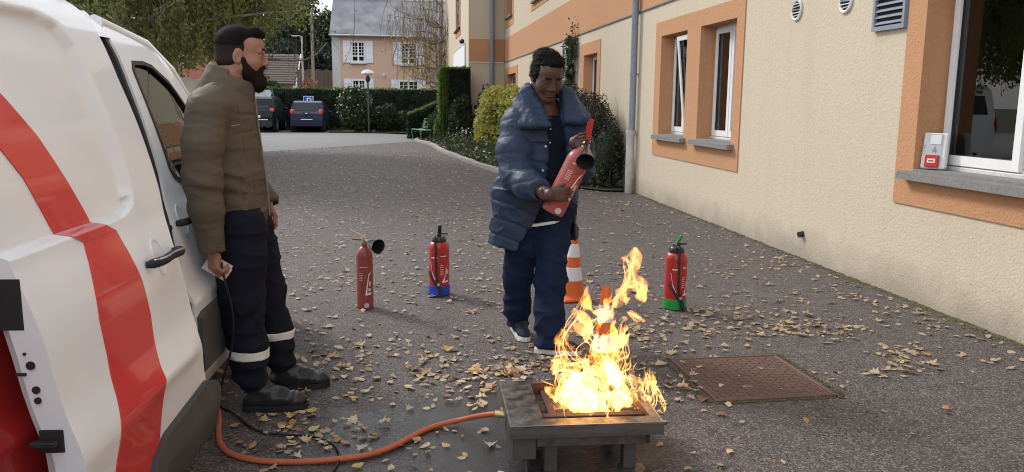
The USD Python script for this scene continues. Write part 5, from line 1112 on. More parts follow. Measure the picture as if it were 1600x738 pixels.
# gas hose and the trainer's trigger cable
hp = [(-1.12, 3.9, .30), (-1.0, 3.95, .12), (-.88, 3.79, .014), (-.80, 3.55, .013), (-.68, 3.32, .013), (-.55, 3.23, .013), (-.36, 3.19, .013), (-.17, 3.20, .013), (-.03, 3.25, .014), (.11, 3.38, .014), (.22, 3.48, .018), (.31, 3.38, .06), (.375, 3.262, .135)]
hp = [(-1.02, 4.05, .10), (-.95, 3.95, .02), (-.892, 3.83, .013), (-.828, 3.60, .013), (-.701, 3.253, .013), (-.55, 3.17, .013), (-.30, 3.155, .013), (-.142, 3.19, .013), (.006, 3.32, .013), (.147, 3.46, .013), (.25, 3.47, .03), (.33, 3.36, .09), (.385, 3.262, .135)]
keys(obj('gas_hose', MB().tube(spline(hp, 110), .0118, 12), 'hose_orange', smooth=60), 'orange-red rubber gas hose running over the asphalt from the van to the tray', 'hose')
# flames: thin burning sheets, folded and rising; the sheets glow through their own depth
def filaments(n, seed):
    """Thin bright curling strings of fire rising out of the burner."""
    g = np.random.default_rng(seed); mb = MB()
    for _ in range(n):
        x, y, z = g.uniform(.62, 1.03), g.uniform(3.02, 3.30), g.uniform(.17, .30); k = max(0, 1 - abs(x - .83) / .24); top = .26 + .24 * k * g.random() + .12 * (g.random() < .25) * k
        p = [np.array([x, y, z])]; ph, w_ = g.uniform(0, 6.28), g.uniform(.5, 1.4)
        while p[-1][2] < top and len(p) < 44:
            q = p[-1]; nz = np.array([fbm(q * [8, 8, 5] + [s_, 0, 0], 2, 50 + s_) - .5 for s_ in (0, 7, 13)])
            d = nz * [3.4, 3.4, 2.] + [(.83 - q[0]) * 1.1 * (q[2] - .15) * 3 + .55 * math.sin(len(p) * .33 * w_ + ph), .45 * math.cos(len(p) * .33 * w_ + ph), .75]; p.append(q + d / np.linalg.norm(d) * .011)
        p = np.array(p)
        if len(p) > 5: mb.tube(spline(p, len(p) * 2), np.sin(np.linspace(.12, PI - .05, len(p) * 2)) * g.uniform(.0012, .0028) + .0003, 5)
    for pts, rad in TONGUES:
        q0 = spline(pts, 26); q0[:, 0] -= .04 * np.clip((q0[:, 2] - .2) / .3, 0, 1); q0[:, 2] += .025 * np.clip((q0[:, 2] - .2) / .3, 0, 1)
        for _ in range(5):
            a = g.uniform(0, 6.28) + np.linspace(0, g.uniform(-5, 5), 26); o = np.interp(np.linspace(0, 1, 26), np.linspace(0, 1, len(rad)), rad) * g.uniform(.3, 1.15)
            p = q0 + np.stack([np.cos(a) * o, np.sin(a) * o, .4 * np.sin(a * 1.7) * o], 1); mb.tube(p, np.sin(np.linspace(.1, PI - .05, 26)) * g.uniform(.0012, .0026) + .0003, 5)
    return mb
TONGUES = [
    ([(.78, 3.18, .26), (.745, 3.2, .36), (.70, 3.2, .43), (.735, 3.2, .50), (.775, 3.2, .56), (.79, 3.2, .62), (.80, 3.2, .675)], [.075, .06, .042, .034, .03, .022, .004]),
    ([(.70, 3.18, .24), (.675, 3.2, .33), (.70, 3.2, .41)], [.05, .04, .02]),
    ([(.86, 3.16, .32), (.84, 3.18, .42), (.80, 3.18, .49), (.85, 3.18, .545), (.89, 3.18, .56)], [.08, .06, .035, .024, .008]),
    ([(.90, 3.2, .3), (.935, 3.2, .40), (.945, 3.2, .48), (.965, 3.2, .535)], [.07, .055, .035, .01]),
    ([(1.0, 3.18, .22), (1.035, 3.18, .27), (1.05, 3.18, .33)], [.05, .035, .012]),
    ([(1.02, 3.14, .17), (1.065, 3.14, .21), (1.05, 3.14, .27), (1.085, 3.14, .24)], [.035, .026, .018, .008]),
    ([(.90, 3.22, .60), (.945, 3.22, .615), (.975, 3.22, .66), (.985, 3.22, .72), (.965, 3.22, .77), (.985, 3.22, .805)], [.012, .034, .032, .026, .018, .004]),
    ([(.975, 3.22, .66), (1.01, 3.22, .68), (1.035, 3.22, .63), (1.05, 3.22, .60)], [.026, .026, .022, .008]),
    ([(.975, 3.2, .56), (1.01, 3.2, .545), (1.045, 3.2, .52)], [.008, .018, .008]),
    ([(.985, 3.24, .72), (1.01, 3.24, .76), (.995, 3.24, .82)], [.018, .014, .004])]
def flames(zlo, zhi):
    from numpy.random import default_rng
    g = default_rng(3); h = .0052
    lo, hi = np.array([.50, 2.90, .13]), np.array([1.16, 3.44, .86]); n = np.ceil((hi - lo) / h).astype(int)
    X, Y, Z = np.meshgrid(*[lo[k] + np.arange(n[k]) * h for k in range(3)], indexing='ij'); P = np.stack([X, Y, Z], -1).astype(np.float32)
    E = np.full(X.shape, 9., np.float32)
    def chain(pts, rad):
        pts = np.array(pts, float); w_ = np.clip((pts[:, 2] - .2) / .3, 0, 1); pts[:, 0] -= .04 * w_; pts[:, 2] += .025 * w_
        q = spline(pts, 16); rr = np.interp(np.linspace(0, 1, 16), np.linspace(0, 1, len(rad)), rad)
        for a, b, ra, rb in zip(q[:-1], q[1:], rr[:-1], rr[1:]):
            m_ = max(ra, rb) + .05; s = tuple(slice(max(0, int((min(a[k], b[k]) - m_ - lo[k]) / h)), max(0, int((max(a[k], b[k]) + m_ - lo[k]) / h) + 1)) for k in range(3))
            p = P[s]; ab = (b - a).astype(np.float32); t = np.clip(((p - a.astype(np.float32)) @ ab) / (ab @ ab), 0, 1); d = np.linalg.norm(p - a.astype(np.float32) - t[..., None] * ab, axis=-1) - (ra + (rb - ra) * t) - .008 - .006 * (a[2] > .34); E[s] = np.minimum(E[s], d)
    # broad body over the burner, then rising tongues
    for x, y, r, top in ((.67, 3.16, .075, .26), (.75, 3.2, .09, .33), (.83, 3.16, .10, .40), (.92, 3.2, .085, .33), (1.0, 3.17, .07, .26), (.80, 3.08, .07, .30), (.90, 3.28, .07, .34), (.72, 3.28, .06, .28)):
        chain([(x, y, .15), (x + g.normal(0, .015), y, (.15 + top) / 2), (x + g.normal(0, .02), y + g.normal(0, .02), top)], [r, r * .9, r * .35])
    for pts, rad in TONGUES: chain(pts, rad)
    ok = E < .03; q = P[ok].astype(float)
    w = np.stack([fbm(q * [7, 7, 4.2] + [0, 0, 3.3], 3, 11), fbm(q * [7, 7, 4.2] + [5, 1, 0], 3, 12), fbm(q * [6, 6, 4.], 2, 13)], -1) - .5
    q2 = q * [9.0, 9.0, 3.9] + w * [3.6, 3.6, 2.2]
    s1 = np.abs(fbm(q2, 2, 21) - .5) ; s2 = np.abs(fbm(q2 * 1.35 + 9.1, 2, 31) - .48)
    f1 = np.minimum(s1, s2 * 1.15) * .16 - .0041
    zc = q[:, 2] - (.36 + .10 * (fbm(q * [9, 9, 5], 2, 77) - .5)); f1 = np.maximum(f1, zlo - zc if zhi > 1 else zc - zhi)
    rag = (fbm(q * [14, 14, 7], 3, 44) - .47) * .06
    e = E[ok] + np.maximum(rag, -.02) * np.clip((q[:, 2] - .16) / .12, 0, 1)
    D = np.full(X.shape, .05, np.float32); D[ok] = np.maximum(f1, e)
    D[0], D[-1], D[:, 0], D[:, -1], D[:, :, 0], D[:, :, -1] = [.05] * 6
    return surface_nets(D, lo, h)

# ================================================================ implicit surfaces: fields, surface nets, figures
def surface_nets(D, lo, h):
    """A smooth closed mesh of the zero level of the sampled field D (negative inside)."""
    s = D < 0; n = np.array(D.shape)
    c = [np.array((i, j, k)) for i in (0, 1) for j in (0, 1) for k in (0, 1)]
    sub = lambda A, o: A[o[0]:n[0] - 1 + o[0], o[1]:n[1] - 1 + o[1], o[2]:n[2] - 1 + o[2]]
    cnt = sum(sub(s, o).astype(np.int8) for o in c); cell = np.argwhere((cnt > 0) & (cnt < 8)); ids = np.full(n - 1, -1, np.int64)
    ids[tuple(cell.T)] = np.arange(len(cell)); acc = np.zeros((len(cell), 3)); w = np.zeros(len(cell))
    for a in range(3):
        e = np.eye(3, dtype=int)[a]
        for o in c:
            if o[a]: continue
            p, q = cell + o, cell + o + e; dp, dq = D[tuple(p.T)], D[tuple(q.T)]; m_ = (dp < 0) != (dq < 0)
            t = np.where(m_, dp / np.where(m_, dp - dq, 1), 0); acc[m_] += (o + e * t[:, None])[m_]; w[m_] += 1
    V = lo + (cell + acc / w[:, None]) * h; F = []
    for a in range(3):
        b, d = (a + 1) % 3, (a + 2) % 3; e = np.eye(3, dtype=int)
        m_ = (np.take(s, range(0, n[a] - 1), a) != np.take(s, range(1, n[a]), a)); E = np.argwhere(m_)
        E = E[(E[:, b] > 0) & (E[:, d] > 0) & (E[:, b] < n[b] - 1) & (E[:, d] < n[d] - 1)]
        q = [ids[tuple((E - e[b] * i - e[d] * j).T)] for i, j in ((0, 0), (1, 0), (1, 1), (0, 1))]
        q = np.stack(q, 1); inside = s[tuple(E.T)]; q = np.where(inside[:, None], q, q[:, ::-1]); F.append(q[(q >= 0).all(1)])
    F = np.vstack(F); return V, np.vstack([F[:, [0, 1, 2]], F[:, [0, 2, 3]]])
class Field:
    def __init__(s, lo, hi, h):
        s.lo, s.h = np.asarray(lo, float), h; s.n = np.ceil((np.asarray(hi) - s.lo) / h).astype(int) + 1
        s.ax = [(s.lo[k] + np.arange(s.n[k]) * h).astype(np.float32) for k in range(3)]; s.D = np.full(s.n, .25, np.float32)
    def near(s, lo, hi):
        i = [slice(max(0, int((lo[k] - s.lo[k]) / s.h)), max(0, min(s.n[k], int((hi[k] - s.lo[k]) / s.h) + 2))) for k in range(3)]
        return tuple(i), np.stack(np.meshgrid(*[s.ax[k][i[k]] for k in range(3)], indexing='ij'), -1)
    def put(s, i, d, k, op):
        o = s.D[i]
        if op == 'cut': d = -d; s.D[i] = np.maximum(o, d) + np.maximum(k - np.abs(o - d), 0) ** 2 / (4 * k + 1e-9); return
        s.D[i] = np.minimum(o, d) - np.maximum(k - np.abs(o - d), 0) ** 2 / (4 * k + 1e-9)
    def rc(s, a, b, ra, rb, k=.02, sq=None, op='add'):
        a, b = np.asarray(a, np.float32), np.asarray(b, np.float32); m_ = max(ra, rb) * (1.0 if sq is None else max(1., sq[1])) + k + 3 * s.h + .01
        i, P = s.near(np.minimum(a, b) - m_, np.maximum(a, b) + m_)
        if P.size == 0: return s
        ab = b - a; t = np.clip(((P - a) @ ab) / (ab @ ab + 1e-12), 0, 1); q = P - a - t[..., None] * ab
        if sq is not None:
            n_ = np.asarray(sq[0], np.float32); n_ = n_ / np.linalg.norm(n_); c_ = q @ n_; q = q + n_ * (c_ * (1 / sq[1] - 1))[..., None]
        s.put(i, np.linalg.norm(q, axis=-1) - (ra + (rb - ra) * t), k, op); return s
    def chain(s, pts, rad, k=.02, sq=None):
        for a, b, ra, rb in zip(pts[:-1], pts[1:], rad[:-1], rad[1:]): s.rc(a, b, ra, rb, k, sq)
        return s
    def ell(s, c, r, R=None, k=.02, op='add'):
        c, r = np.asarray(c, np.float32), np.asarray(r, np.float32); m_ = r.max() + k + 3 * s.h + .01; i, P = s.near(c - m_, c + m_)
        if P.size == 0: return s
        q = P - c
        if R is not None: q = q @ np.asarray(R, np.float32)
        k0 = np.linalg.norm(q / r, axis=-1); k1 = np.linalg.norm(q / (r * r), axis=-1); s.put(i, k0 * (k0 - 1) / np.maximum(k1, 1e-6), k, op); return s
    def fn(s, lo, hi, f, k=.01, op='add'):
        i, P = s.near(np.asarray(lo), np.asarray(hi))
        if P.size: s.put(i, f(P).astype(np.float32), k, op)
        return s
    def wrinkle(s, amp, scale, seed=0, oct=3, aniso=(1, 1, 1), band=.04):
        m_ = np.abs(s.D) < band; ix = np.argwhere(m_); P = s.lo + ix * s.h; s.D[m_] += (amp * (fbm(P * np.array(aniso) * scale, oct, seed) - .5) * 2).astype(np.float32); return s
    def mod(s, f, band=.05):
        m_ = np.abs(s.D) < band; ix = np.argwhere(m_); P = s.lo + ix * s.h; s.D[m_] += f(P).astype(np.float32); return s
    def mesh(s):
        D = s.D.copy(); D[0], D[-1], D[:, 0], D[:, -1], D[:, :, 0], D[:, :, -1] = [.05] * 6
        return surface_nets(D, s.lo, s.h)
class Frame:
    """A local frame: x forward, y to the left, z up."""
    def __init__(s, o, yaw=0., pitch=0., roll=0., k=1.):
        cz, sz = math.cos(yaw), math.sin(yaw); cy, sy = math.cos(pitch), math.sin(pitch); cr, sr = math.cos(roll), math.sin(roll)
        s.R = np.array([[cz, -sz, 0], [sz, cz, 0], [0, 0, 1.]]) @ np.array([[cy, 0, sy], [0, 1, 0], [-sy, 0, cy]]) @ np.array([[1, 0, 0], [0, cr, -sr], [0, sr, cr]]); s.o, s.k = np.array(o, float), k
    def __call__(s, *p): return s.o + s.R @ (np.array(p, float) * s.k)
def sculpt_head(F, T, female=False):
    k = T.k; e = lambda c, r, kk=.02, op='add', R=None: F.ell(T(*c), np.array(r) * k, T.R if R is None else T.R @ R, kk * k, op)
    r = lambda a, b, ra, rb, kk=.015, op='add': F.rc(T(*a), T(*b), ra * k, rb * k, kk * k, None, op)
    e((-.012, 0, .035), (.098, .077, .092)); e((.03, 0, -.03), (.068, .062, .082), .03); e((.05, 0, .05), (.05, .062, .05), .03)
    for s in (-1, 1):
        r((.0, .048 * s, -.055), (.062, .016 * s, -.098), .028 if not female else .024, .022 if not female else .019, .025); e((.052, .042 * s, -.028), (.028, .024, .024) if not female else (.034, .031, .034), .03)
        r((.083, .046 * s, .022), (.09, .012 * s, .020), .010 if not female else .006, .011 if not female else .006, .012)
        e((.103, .031 * s, .002), (.014, .017, .0105), .010, 'cut'); e((.082, .031 * s, .002), (.0135, .0145, .0125), .004)
        e((.103, .0135 * s, -.034), (.010, .009 if not female else .0115, .008), .007)
        e((-.012, .080 * s, -.006), (.021, .0095, .033), .008, R=rotm(ry=.2, rz=-.35 * s)); e((-.004, .089 * s, -.004), (.011, .006, .019), .006, 'cut', R=rotm(ry=.2)); e((-.006, .081 * s, -.030), (.009, .006, .010), .006)
    e((.072, 0, -.102), (.024, .026, .018), .02); r((.094, 0, .016), (.113 if not female else .108, 0, -.028), .0085 if not female else .011, .0125, .012)
    r((.091, -.020, -.061), (.091, .020, -.061), .0065, .0065, .007); e((.097, 0, -.061), (.008, .014, .007), .006); r((.090, -.017, -.0745), (.090, .017, -.0745), .0075, .0075, .007); e((.095, 0, -.0745), (.009, .013, .008), .006)
    r((.103, -.024, -.0675), (.103, .024, -.0675), .0035, .0035, .004, 'cut')
    r((-.035, 0, -.06), (-.05, 0, -.19), .055 if not female else .052, .062, .03)
def eyes(t, T, iris='eye_brown'):
    for s in (-1, 1):
        c = T(.0795, .031 * s, .002); obj('eye', MB().add(*ball(c, .0138 * T.k, 2)), 'eye_white', t, smooth=True)
        obj('iris', MB().add(*ball(c + T.R @ np.array([.0095, -.0015 * s, -.002]) * T.k, .006 * T.k, 1)), iris, t, smooth=True)
        obj('eyebrow', MB().tube(spline([T(.081, .048 * s, .024), T(.0965, .034 * s, .031), T(.101, .012 * s, .027)], 8), np.array([.002, .0042, .0048, .005, .005, .0048, .0045, .003]) * T.k, 6), 'hair_dark', t, smooth=True)
def sculpt_hand(F, w, f, n, side, curls, thumb=(.5, .5), k=1., spread=.0):
    """w wrist, f along the hand, n out of the palm, side = +1 when the thumb lies on f x n. curls: per finger three bends (radians)."""
    f = np.array(f, float); f /= np.linalg.norm(f); n = np.array(n, float); n -= f * (n @ f); n /= np.linalg.norm(n); s = np.cross(f, n) * side; w = np.array(w, float)
    kn = []
    for i, (o, L) in enumerate(((.031, .082), (.0105, .087), (-.0105, .083), (-.030, .075))):
        q = w + (s * o + f * L - n * .004) * k; kn.append(q); F.rc(w + s * o * .55 * k, q, .0165 * k, .0118 * k, .012 * k)
    F.rc(w + (s * .024 + f * .035 + n * .012) * k, w + (s * .02 + f * .06 + n * .008) * k, .017 * k, .013 * k, .012 * k); F.rc(w - (s * .022 - f * .03 - n * .008) * k, w - (s * .024 - f * .055 - n * .006) * k, .015 * k, .012 * k, .012 * k)
    tips = []
    for i, (L, q) in enumerate(zip(((.040, .025, .020), (.045, .029, .021), (.042, .027, .020), (.033, .020, .018)), kn)):
        a = 0.; p = q
        for j in range(3):
            a += curls[i][j]; d = f * math.cos(a) + n * math.sin(a) + s * spread * (1.5 - i) * (j == 0); d /= np.linalg.norm(d); e = p + d * L[j] * k; F.rc(p, e, (.0096 - .0009 * j) * k, (.0089 - .0009 * j) * k, .0035 * k); p = e
        tips.append((p, d))
    p = w + (s * .026 + f * .022 + n * .010) * k
    for j, (L, r0, r1) in enumerate(((.042, .0145, .011), (.031, .011, .0098), (.026, .0098, .0082))):
        a = thumb[0] * (1 - .25 * j); b = thumb[1] * (1 + .35 * j); d = f * math.cos(a) + s * math.sin(a) + n * b; d /= np.linalg.norm(d); e = p + d * L * k; F.rc(p, e, r0 * k, r1 * k, .006 * k); p = e
def region(lo, hi, h, build, wr=None):
    F = Field(lo, hi, h); build(F)
    if wr: F.wrinkle(*wr)
    return F.mesh()
def strands(name, vf, n, length, width, flow, lift, mat, parent, seed, keep=None):
    """Short hairs lying over a surface along the flow, as fine blades."""
    m_ = trimesh.Trimesh(*vf, process=False); P, fi = trimesh.sample.sample_surface(m_, n, seed=seed); N = m_.face_normals[fi]; g = np.random.default_rng(seed)
    if keep is not None: k = keep(P, N); P, N = P[k], N[k]
    F_ = np.broadcast_to(flow(P) if callable(flow) else np.asarray(flow, float), P.shape) + g.normal(0, .35, P.shape); D_ = F_ - N * (F_ * N).sum(1, keepdims=True); D_ /= np.linalg.norm(D_, axis=1, keepdims=True) + 1e-9
    D_ = D_ + N * lift * g.uniform(.3, 1.5, (len(P), 1)); D_ /= np.linalg.norm(D_, axis=1, keepdims=True); S_ = np.cross(D_, N); L_ = length * g.uniform(.5, 1.3, (len(P), 1))
    a, b, c = P - N * .002 + S_ * width, P - N * .002 - S_ * width, P + D_ * L_; v = np.stack([a, b, c], 1).reshape(-1, 3)
    return obj(name, (v, np.arange(len(v)).reshape(-1, 3)), mat, parent, kind='stuff')
def ridges(P, scale, seed, power=5): r_ = 1 - np.abs(2 * fbm(P * np.asarray(scale), 2, seed) - 1); return np.clip(r_, 0, 1) ** power
M('skin_light', (.33, .16, .11), .5, space='world', var=(30., (.27, .115, .08), 2.), fine=(260., (.35, .18, .125), 1.3), bump=(500., .0005))
M('skin_dark', (.078, .037, .027), .40, var=(26., (.056, .026, .019), 2.), fine=(260., (.09, .044, .032), 1.3), bump=(500., .0005))
M('lip_dark', (.095, .038, .034), .45)
M('eye_white', (.6, .57, .54), .25)
M('eye_brown', (.03, .018, .012), .2)
M('hair_dark', (.008, .006, .0055), .7, spec=.1, bump=(700., .0016), aniso=(1, 1, .35))
M('hair_fade', (.024, .017, .015), .7, spec=.15, bump=(900., .0006))
M('beard_dark', (.012, .008, .007), .75, spec=.15, bump=(650., .003), fine=(120., (.03, .017, .012), 1.4))
M('jacket_brown', (.098, .076, .051), .62, var=(3., (.084, .065, .044), 1.8), fine=(380., (.115, .09, .063), 1.4), bump=(520., .0008), spec=.22)
M('jacket_collar', (.115, .090, .062), .7, bump=(30., .004), fine=(200., (.09, .07, .048), 1.5))
M('trouser_navy', (.0085, .010, .018), .75, var=(5., (.012, .014, .024), 2.), bump=(420., .0008), spec=.10)
M('trouser_blue', (.012, .022, .055), .8, var=(4., (.008, .014, .036), 2.), bump=(420., .0008), spec=.12)
M('boot_black', (.012, .012, .013), .35, bump=(60., .0015), coat=.2)
M('sole_black', (.014, .014, .014), .8)
M('reflective', (.72, .72, .70), .4, fine=(120., (.6, .6, .58), 1.5))
M('coat_blue', (.024, .040, .078), .52, var=(3., (.017, .029, .058), 1.8), bump=(38., .005, 'noise', .7), spec=.26)
M('shirt_navy', (.009, .011, .020), .85, bump=(420., .0006), spec=.1)
M('shirt_white', (.7, .7, .7), .7)
M('shoe_navy', (.016, .02, .034), .7, bump=(300., .001))
M('sole_white', (.75, .75, .74), .5)
M('paper', (.62, .60, .57), .7)
M('zip_silver', (.2, .18, .15), .35, metal=.6)

# ---------------------------------------------------------------- the trainer: bearded man standing against the van
man = thing('person', 'bearded man in brown padded jacket and navy trousers standing in profile against the white van', 'person', (0, 0, 0))
HT = Frame((-.715, 3.88, 1.648), yaw=.16, pitch=.03)
ARM_R = [(-.832, 3.70, 1.405), (-.845, 3.63, 1.11), (-.825, 3.625, .845), (-.822, 3.63, .80)]
ARM_L = [(-.80, 4.06, 1.41), (-.80, 4.14, 1.12), (-.68, 4.09, .985), (-.655, 4.07, .96)]
def man_body(F):
    sculpt_head(F, HT)
    F.chain([(-.775, 3.88, 1.52), (-.80, 3.88, 1.44), (-.80, 3.88, 1.2), (-.76, 3.88, .95)], [.06, .085, .10, .09], .05, ((0, 1, 0), 1.45))
    F.chain(ARM_R, [.05, .042, .03, .027], .03); F.chain(ARM_L, [.05, .042, .03, .027], .03)
    F.chain([(-.755, 3.80, .88), (-.74, 3.79, .50), (-.715, 3.79, .14)], [.08, .055, .04], .04); F.chain([(-.745, 3.97, .88), (-.68, 4.02, .50), (-.625, 4.06, .14)], [.08, .055, .04], .04)
    sculpt_hand(F, ARM_R[3], (.03, .0, -1.), (.75, .62, 0), -1, [(.55, 1.15, .55), (.62, 1.2, .6), (.7, 1.2, .6), (.78, 1.15, .6)], (.35, .55), .98)
    sculpt_hand(F, ARM_L[3], (.42, -.15, -.88), (-.6, -.2, -.5), 1, [(.4, .6, .4)] * 4, (.4, .4), .98)
bm = MB().add(*region((-.90, 3.74, 1.40), (-.55, 4.02, 1.80), .0036, man_body)).add(*region((-1.0, 3.55, .0), (-.55, 4.25, 1.41), .012, man_body))
bm.add(*region((-.90, 3.54, .62), (-.72, 3.72, .83), .0032, man_body)).add(*region((-.72, 3.98, .83), (-.56, 4.14, .99), .0032, man_body))
obj('body', bm, 'skin_light', man, smooth=True)
eyes(man, HT)
def hair(F):
    T = HT; e = lambda c, r, k=.02, op='add': F.ell(T(*c), np.array(r), T.R, k, op)
    e((-.014, 0, .050), (.099, .0788, .087)); e((.045, 0, .092), (.055, .055, .034), .02); F.rc(T(.06, -.03, .105), T(.085, .02, .098), .022, .02, .02)
    e((.085, 0, .03), (.05, .10, .048), .012, 'cut'); e((.012, 0, -.065), (.10, .12, .058), .015, 'cut'); e((.06, .075, .01), (.055, .03, .07), .012, 'cut'); e((.06, -.075, .01), (.055, .03, .07), .012, 'cut')
Fh = Field((-.86, 3.77, 1.58), (-.58, 3.99, 1.82), .0036); hair(Fh); Fh.wrinkle(.0016, 60, 3, 3, (1, 1, 1), .02); vf = Fh.mesh(); hr = obj('hair', vf, 'hair_dark', man, smooth=True); strands('hair_strand', vf, 5200, .016, .0009, (.55, .1, .25), .35, 'hair_dark', hr, 1)
def fade(F):
    T = HT; e = lambda c, r, k=.02, op='add': F.ell(T(*c), np.array(r), T.R, k, op)
    e((-.014, 0, .034), (.0992, .0785, .0935)); e((-.03, 0, -.02), (.078, .0715, .05), .02); e((.10, 0, .0), (.10, .12, .11), .01, 'cut'); e((.012, 0, -.095), (.09, .1, .055), .012, 'cut')
Ff = Field((-.86, 3.77, 1.56), (-.58, 3.99, 1.80), .0036); fade(Ff); vf = Ff.mesh(); hr = obj('cropped_hair', vf, 'hair_fade', man, smooth=True); strands('hair_strand', vf, 4200, .007, .0008, (.1, 0, -1.), .25, 'hair_dark', hr, 2, lambda P, N: P[:, 2] > 1.585 + .09 * np.random.default_rng(4).random(len(P)))
def beard(F):
    T = HT; e = lambda c, r, k=.02, op='add': F.ell(T(*c), np.array(r), T.R, k, op)
    for s in (-1, 1): F.rc(T(.012, .066 * s, -.02), T(.03, .058 * s, -.07), .013, .02, .02); F.rc(T(.03, .055 * s, -.07), T(.075, .022 * s, -.11), .024, .028, .02); F.rc(T(.09, .028 * s, -.055), T(.102, .004 * s, -.048), .007, .007, .01)
    e((.074, 0, -.118), (.037, .04, .042), .03); e((.03, 0, -.10), (.05, .05, .035), .03); F.rc(T(.085, .032, -.06), T(.08, .034, -.09), .011, .014, .015); F.rc(T(.085, -.032, -.06), T(.08, -.034, -.09), .011, .014, .015)
    e((.105, 0, -.068), (.025, .018, .009), .006, 'cut')
Fb = Field((-.76, 3.78, 1.46), (-.56, 3.98, 1.68), .0036); beard(Fb); Fb.wrinkle(.0025, 70, 9, 3, (1, 1, .5), .02); vf = Fb.mesh(); hr = obj('beard', vf, 'beard_dark', man, smooth=True); strands('beard_hair', vf, 6500, .014, .0008, (.35, 0, -1.), .35, 'beard_dark', hr, 3)
# padded jacket
J = Field((-1.02, 3.5, .76), (-.52, 4.26, 1.58), .0056)
J.chain([(-.775, 3.88, 1.49), (-.785, 3.88, 1.40), (-.788, 3.88, 1.27), (-.778, 3.88, 1.10), (-.760, 3.88, .955), (-.757, 3.88, .905)], [.083, .118, .130, .134, .126, .119], .05, ((0, 1, 0), 1.28))
J.rc((-.825, 3.73, 1.43), (-.80, 4.03, 1.43), .080, .08, .06)
J.chain([(-.832, 3.70, 1.405), (-.846, 3.655, 1.26), (-.850, 3.63, 1.11), (-.838, 3.625, .97), (-.826, 3.63, .80)], [.088, .085, .077, .068, .054], .03)
J.chain([(-.80, 4.06, 1.405), (-.80, 4.14, 1.12), (-.66, 4.08, .97)], [.086, .078, .055], .03)
def folds(P):
    near = P[:, 1] < 3.725; z = P[:, 2]; x = P[:, 0]
    sl = ridges(P, (6, 5, 15), 4) * np.where(near, .006, .005) * np.clip(1.1 - np.abs(z - 1.03) / .34, .25, 1)
    elb = .004 * np.sin((z + .4 * (x + .85)) * 92) * np.exp(-((z - 1.09) / .07) ** 2) * near
    hem = -.005 * np.exp(-((z - .948) / .016) ** 2) * ~near
    seam = .0065 * np.exp(-((P[:, 1] - 3.752 - .10 * np.clip(1.3 - z, 0, 1)) / .007) ** 2) * (z > 1.02) + .005 * np.exp(-((z - .965) / .007) ** 2) * ~near + .005 * np.exp(-((z - 1.385) / .006) ** 2) * (P[:, 1] > 3.75) * (x > -.79)
    pocket = .005 * (np.exp(-((z - 1.305 - .2 * (x + .7)) / .006) ** 2) * (x > -.745) * (x < -.665) * (P[:, 1] < 3.86)) + .005 * np.exp(-((x + .705 + .1 * (z - 1.05)) / .006) ** 2) * (z > 1.0) * (z < 1.17) * (P[:, 1] < 3.86)
    return -sl - elb + hem + seam + pocket
J.mod(folds); J.wrinkle(.007, 7, 7, 3, (1, 1, 1.4)); J.wrinkle(.0025, 30, 17, 2, (.7, .7, 1.8))
J.chain([(-.785, 3.88, 1.60), (-.80, 3.88, 1.40), (-.795, 3.88, 1.2), (-.76, 3.88, .80)], [.001, .001, .09, .108], .01)
J.fn((-1.06, 3.5, .72), (-.5, 4.28, .898), lambda P: np.where(P[..., 1] > 3.705, P[..., 2] - .888, .3), .004, 'cut')
J.chain([(-.83, 3.63, .86), (-.82, 3.63, .72)], [.03, .046], .004); 
J.rc((-.832, 3.628, .86), (-.815, 3.63, .70), .040, .046, .004, None, 'cut')
J.fn((-1.06, 3.5, .72), (-.70, 3.71, .80), lambda P: P[..., 2] - .792, .003, 'cut')
J.rc((-.69, 4.09, 1.0), (-.60, 4.05, .88), .036, .046, .004, None, 'cut')
jm = obj('jacket', J.mesh(), 'jacket_brown', man, smooth=True)
C = Field((-.96, 3.72, 1.36), (-.60, 4.04, 1.66), .0045)
ax_ = np.array([.34, 0, .94]); ax_ /= np.linalg.norm(ax_); c0 = np.array([-.775, 3.88, 1.508])
def collar(P):
    q = P - c0.astype(np.float32); t = q @ ax_; r_ = q - t[..., None] * ax_; u_ = np.stack([r_ @ np.array([.94, 0, -.34]), r_[..., 1]], -1); rad = np.linalg.norm(u_ / np.array([1.06, .96]), axis=-1) - .105 + .16 * t
    return np.maximum(np.abs(rad) - .010, np.maximum(t - .058 - .02 * (u_[..., 0] < 0), -t - .06))
C.fn((-.95, 3.73, 1.37), (-.61, 4.03, 1.65), collar, .004); C.wrinkle(.004, 22, 5, 2)
obj('collar', C.mesh(), 'jacket_collar', jm, smooth=True)
obj('pocket_zip', MB().tube([(-.735, 3.697, 1.335), (-.700, 3.715, 1.342)], .004, 6), 'zip_silver', jm); obj('front_zip', MB().tube(spline([(-.655, 3.86, 1.46), (-.642, 3.86, 1.3), (-.622, 3.86, 1.1), (-.612, 3.86, .92)], 12), .0045, 6), 'zip_silver', jm)
obj('cuff_tab', MB().box((-.80, 3.578, .80), (-.765, 3.60, .83), .004), 'jacket_brown', jm)
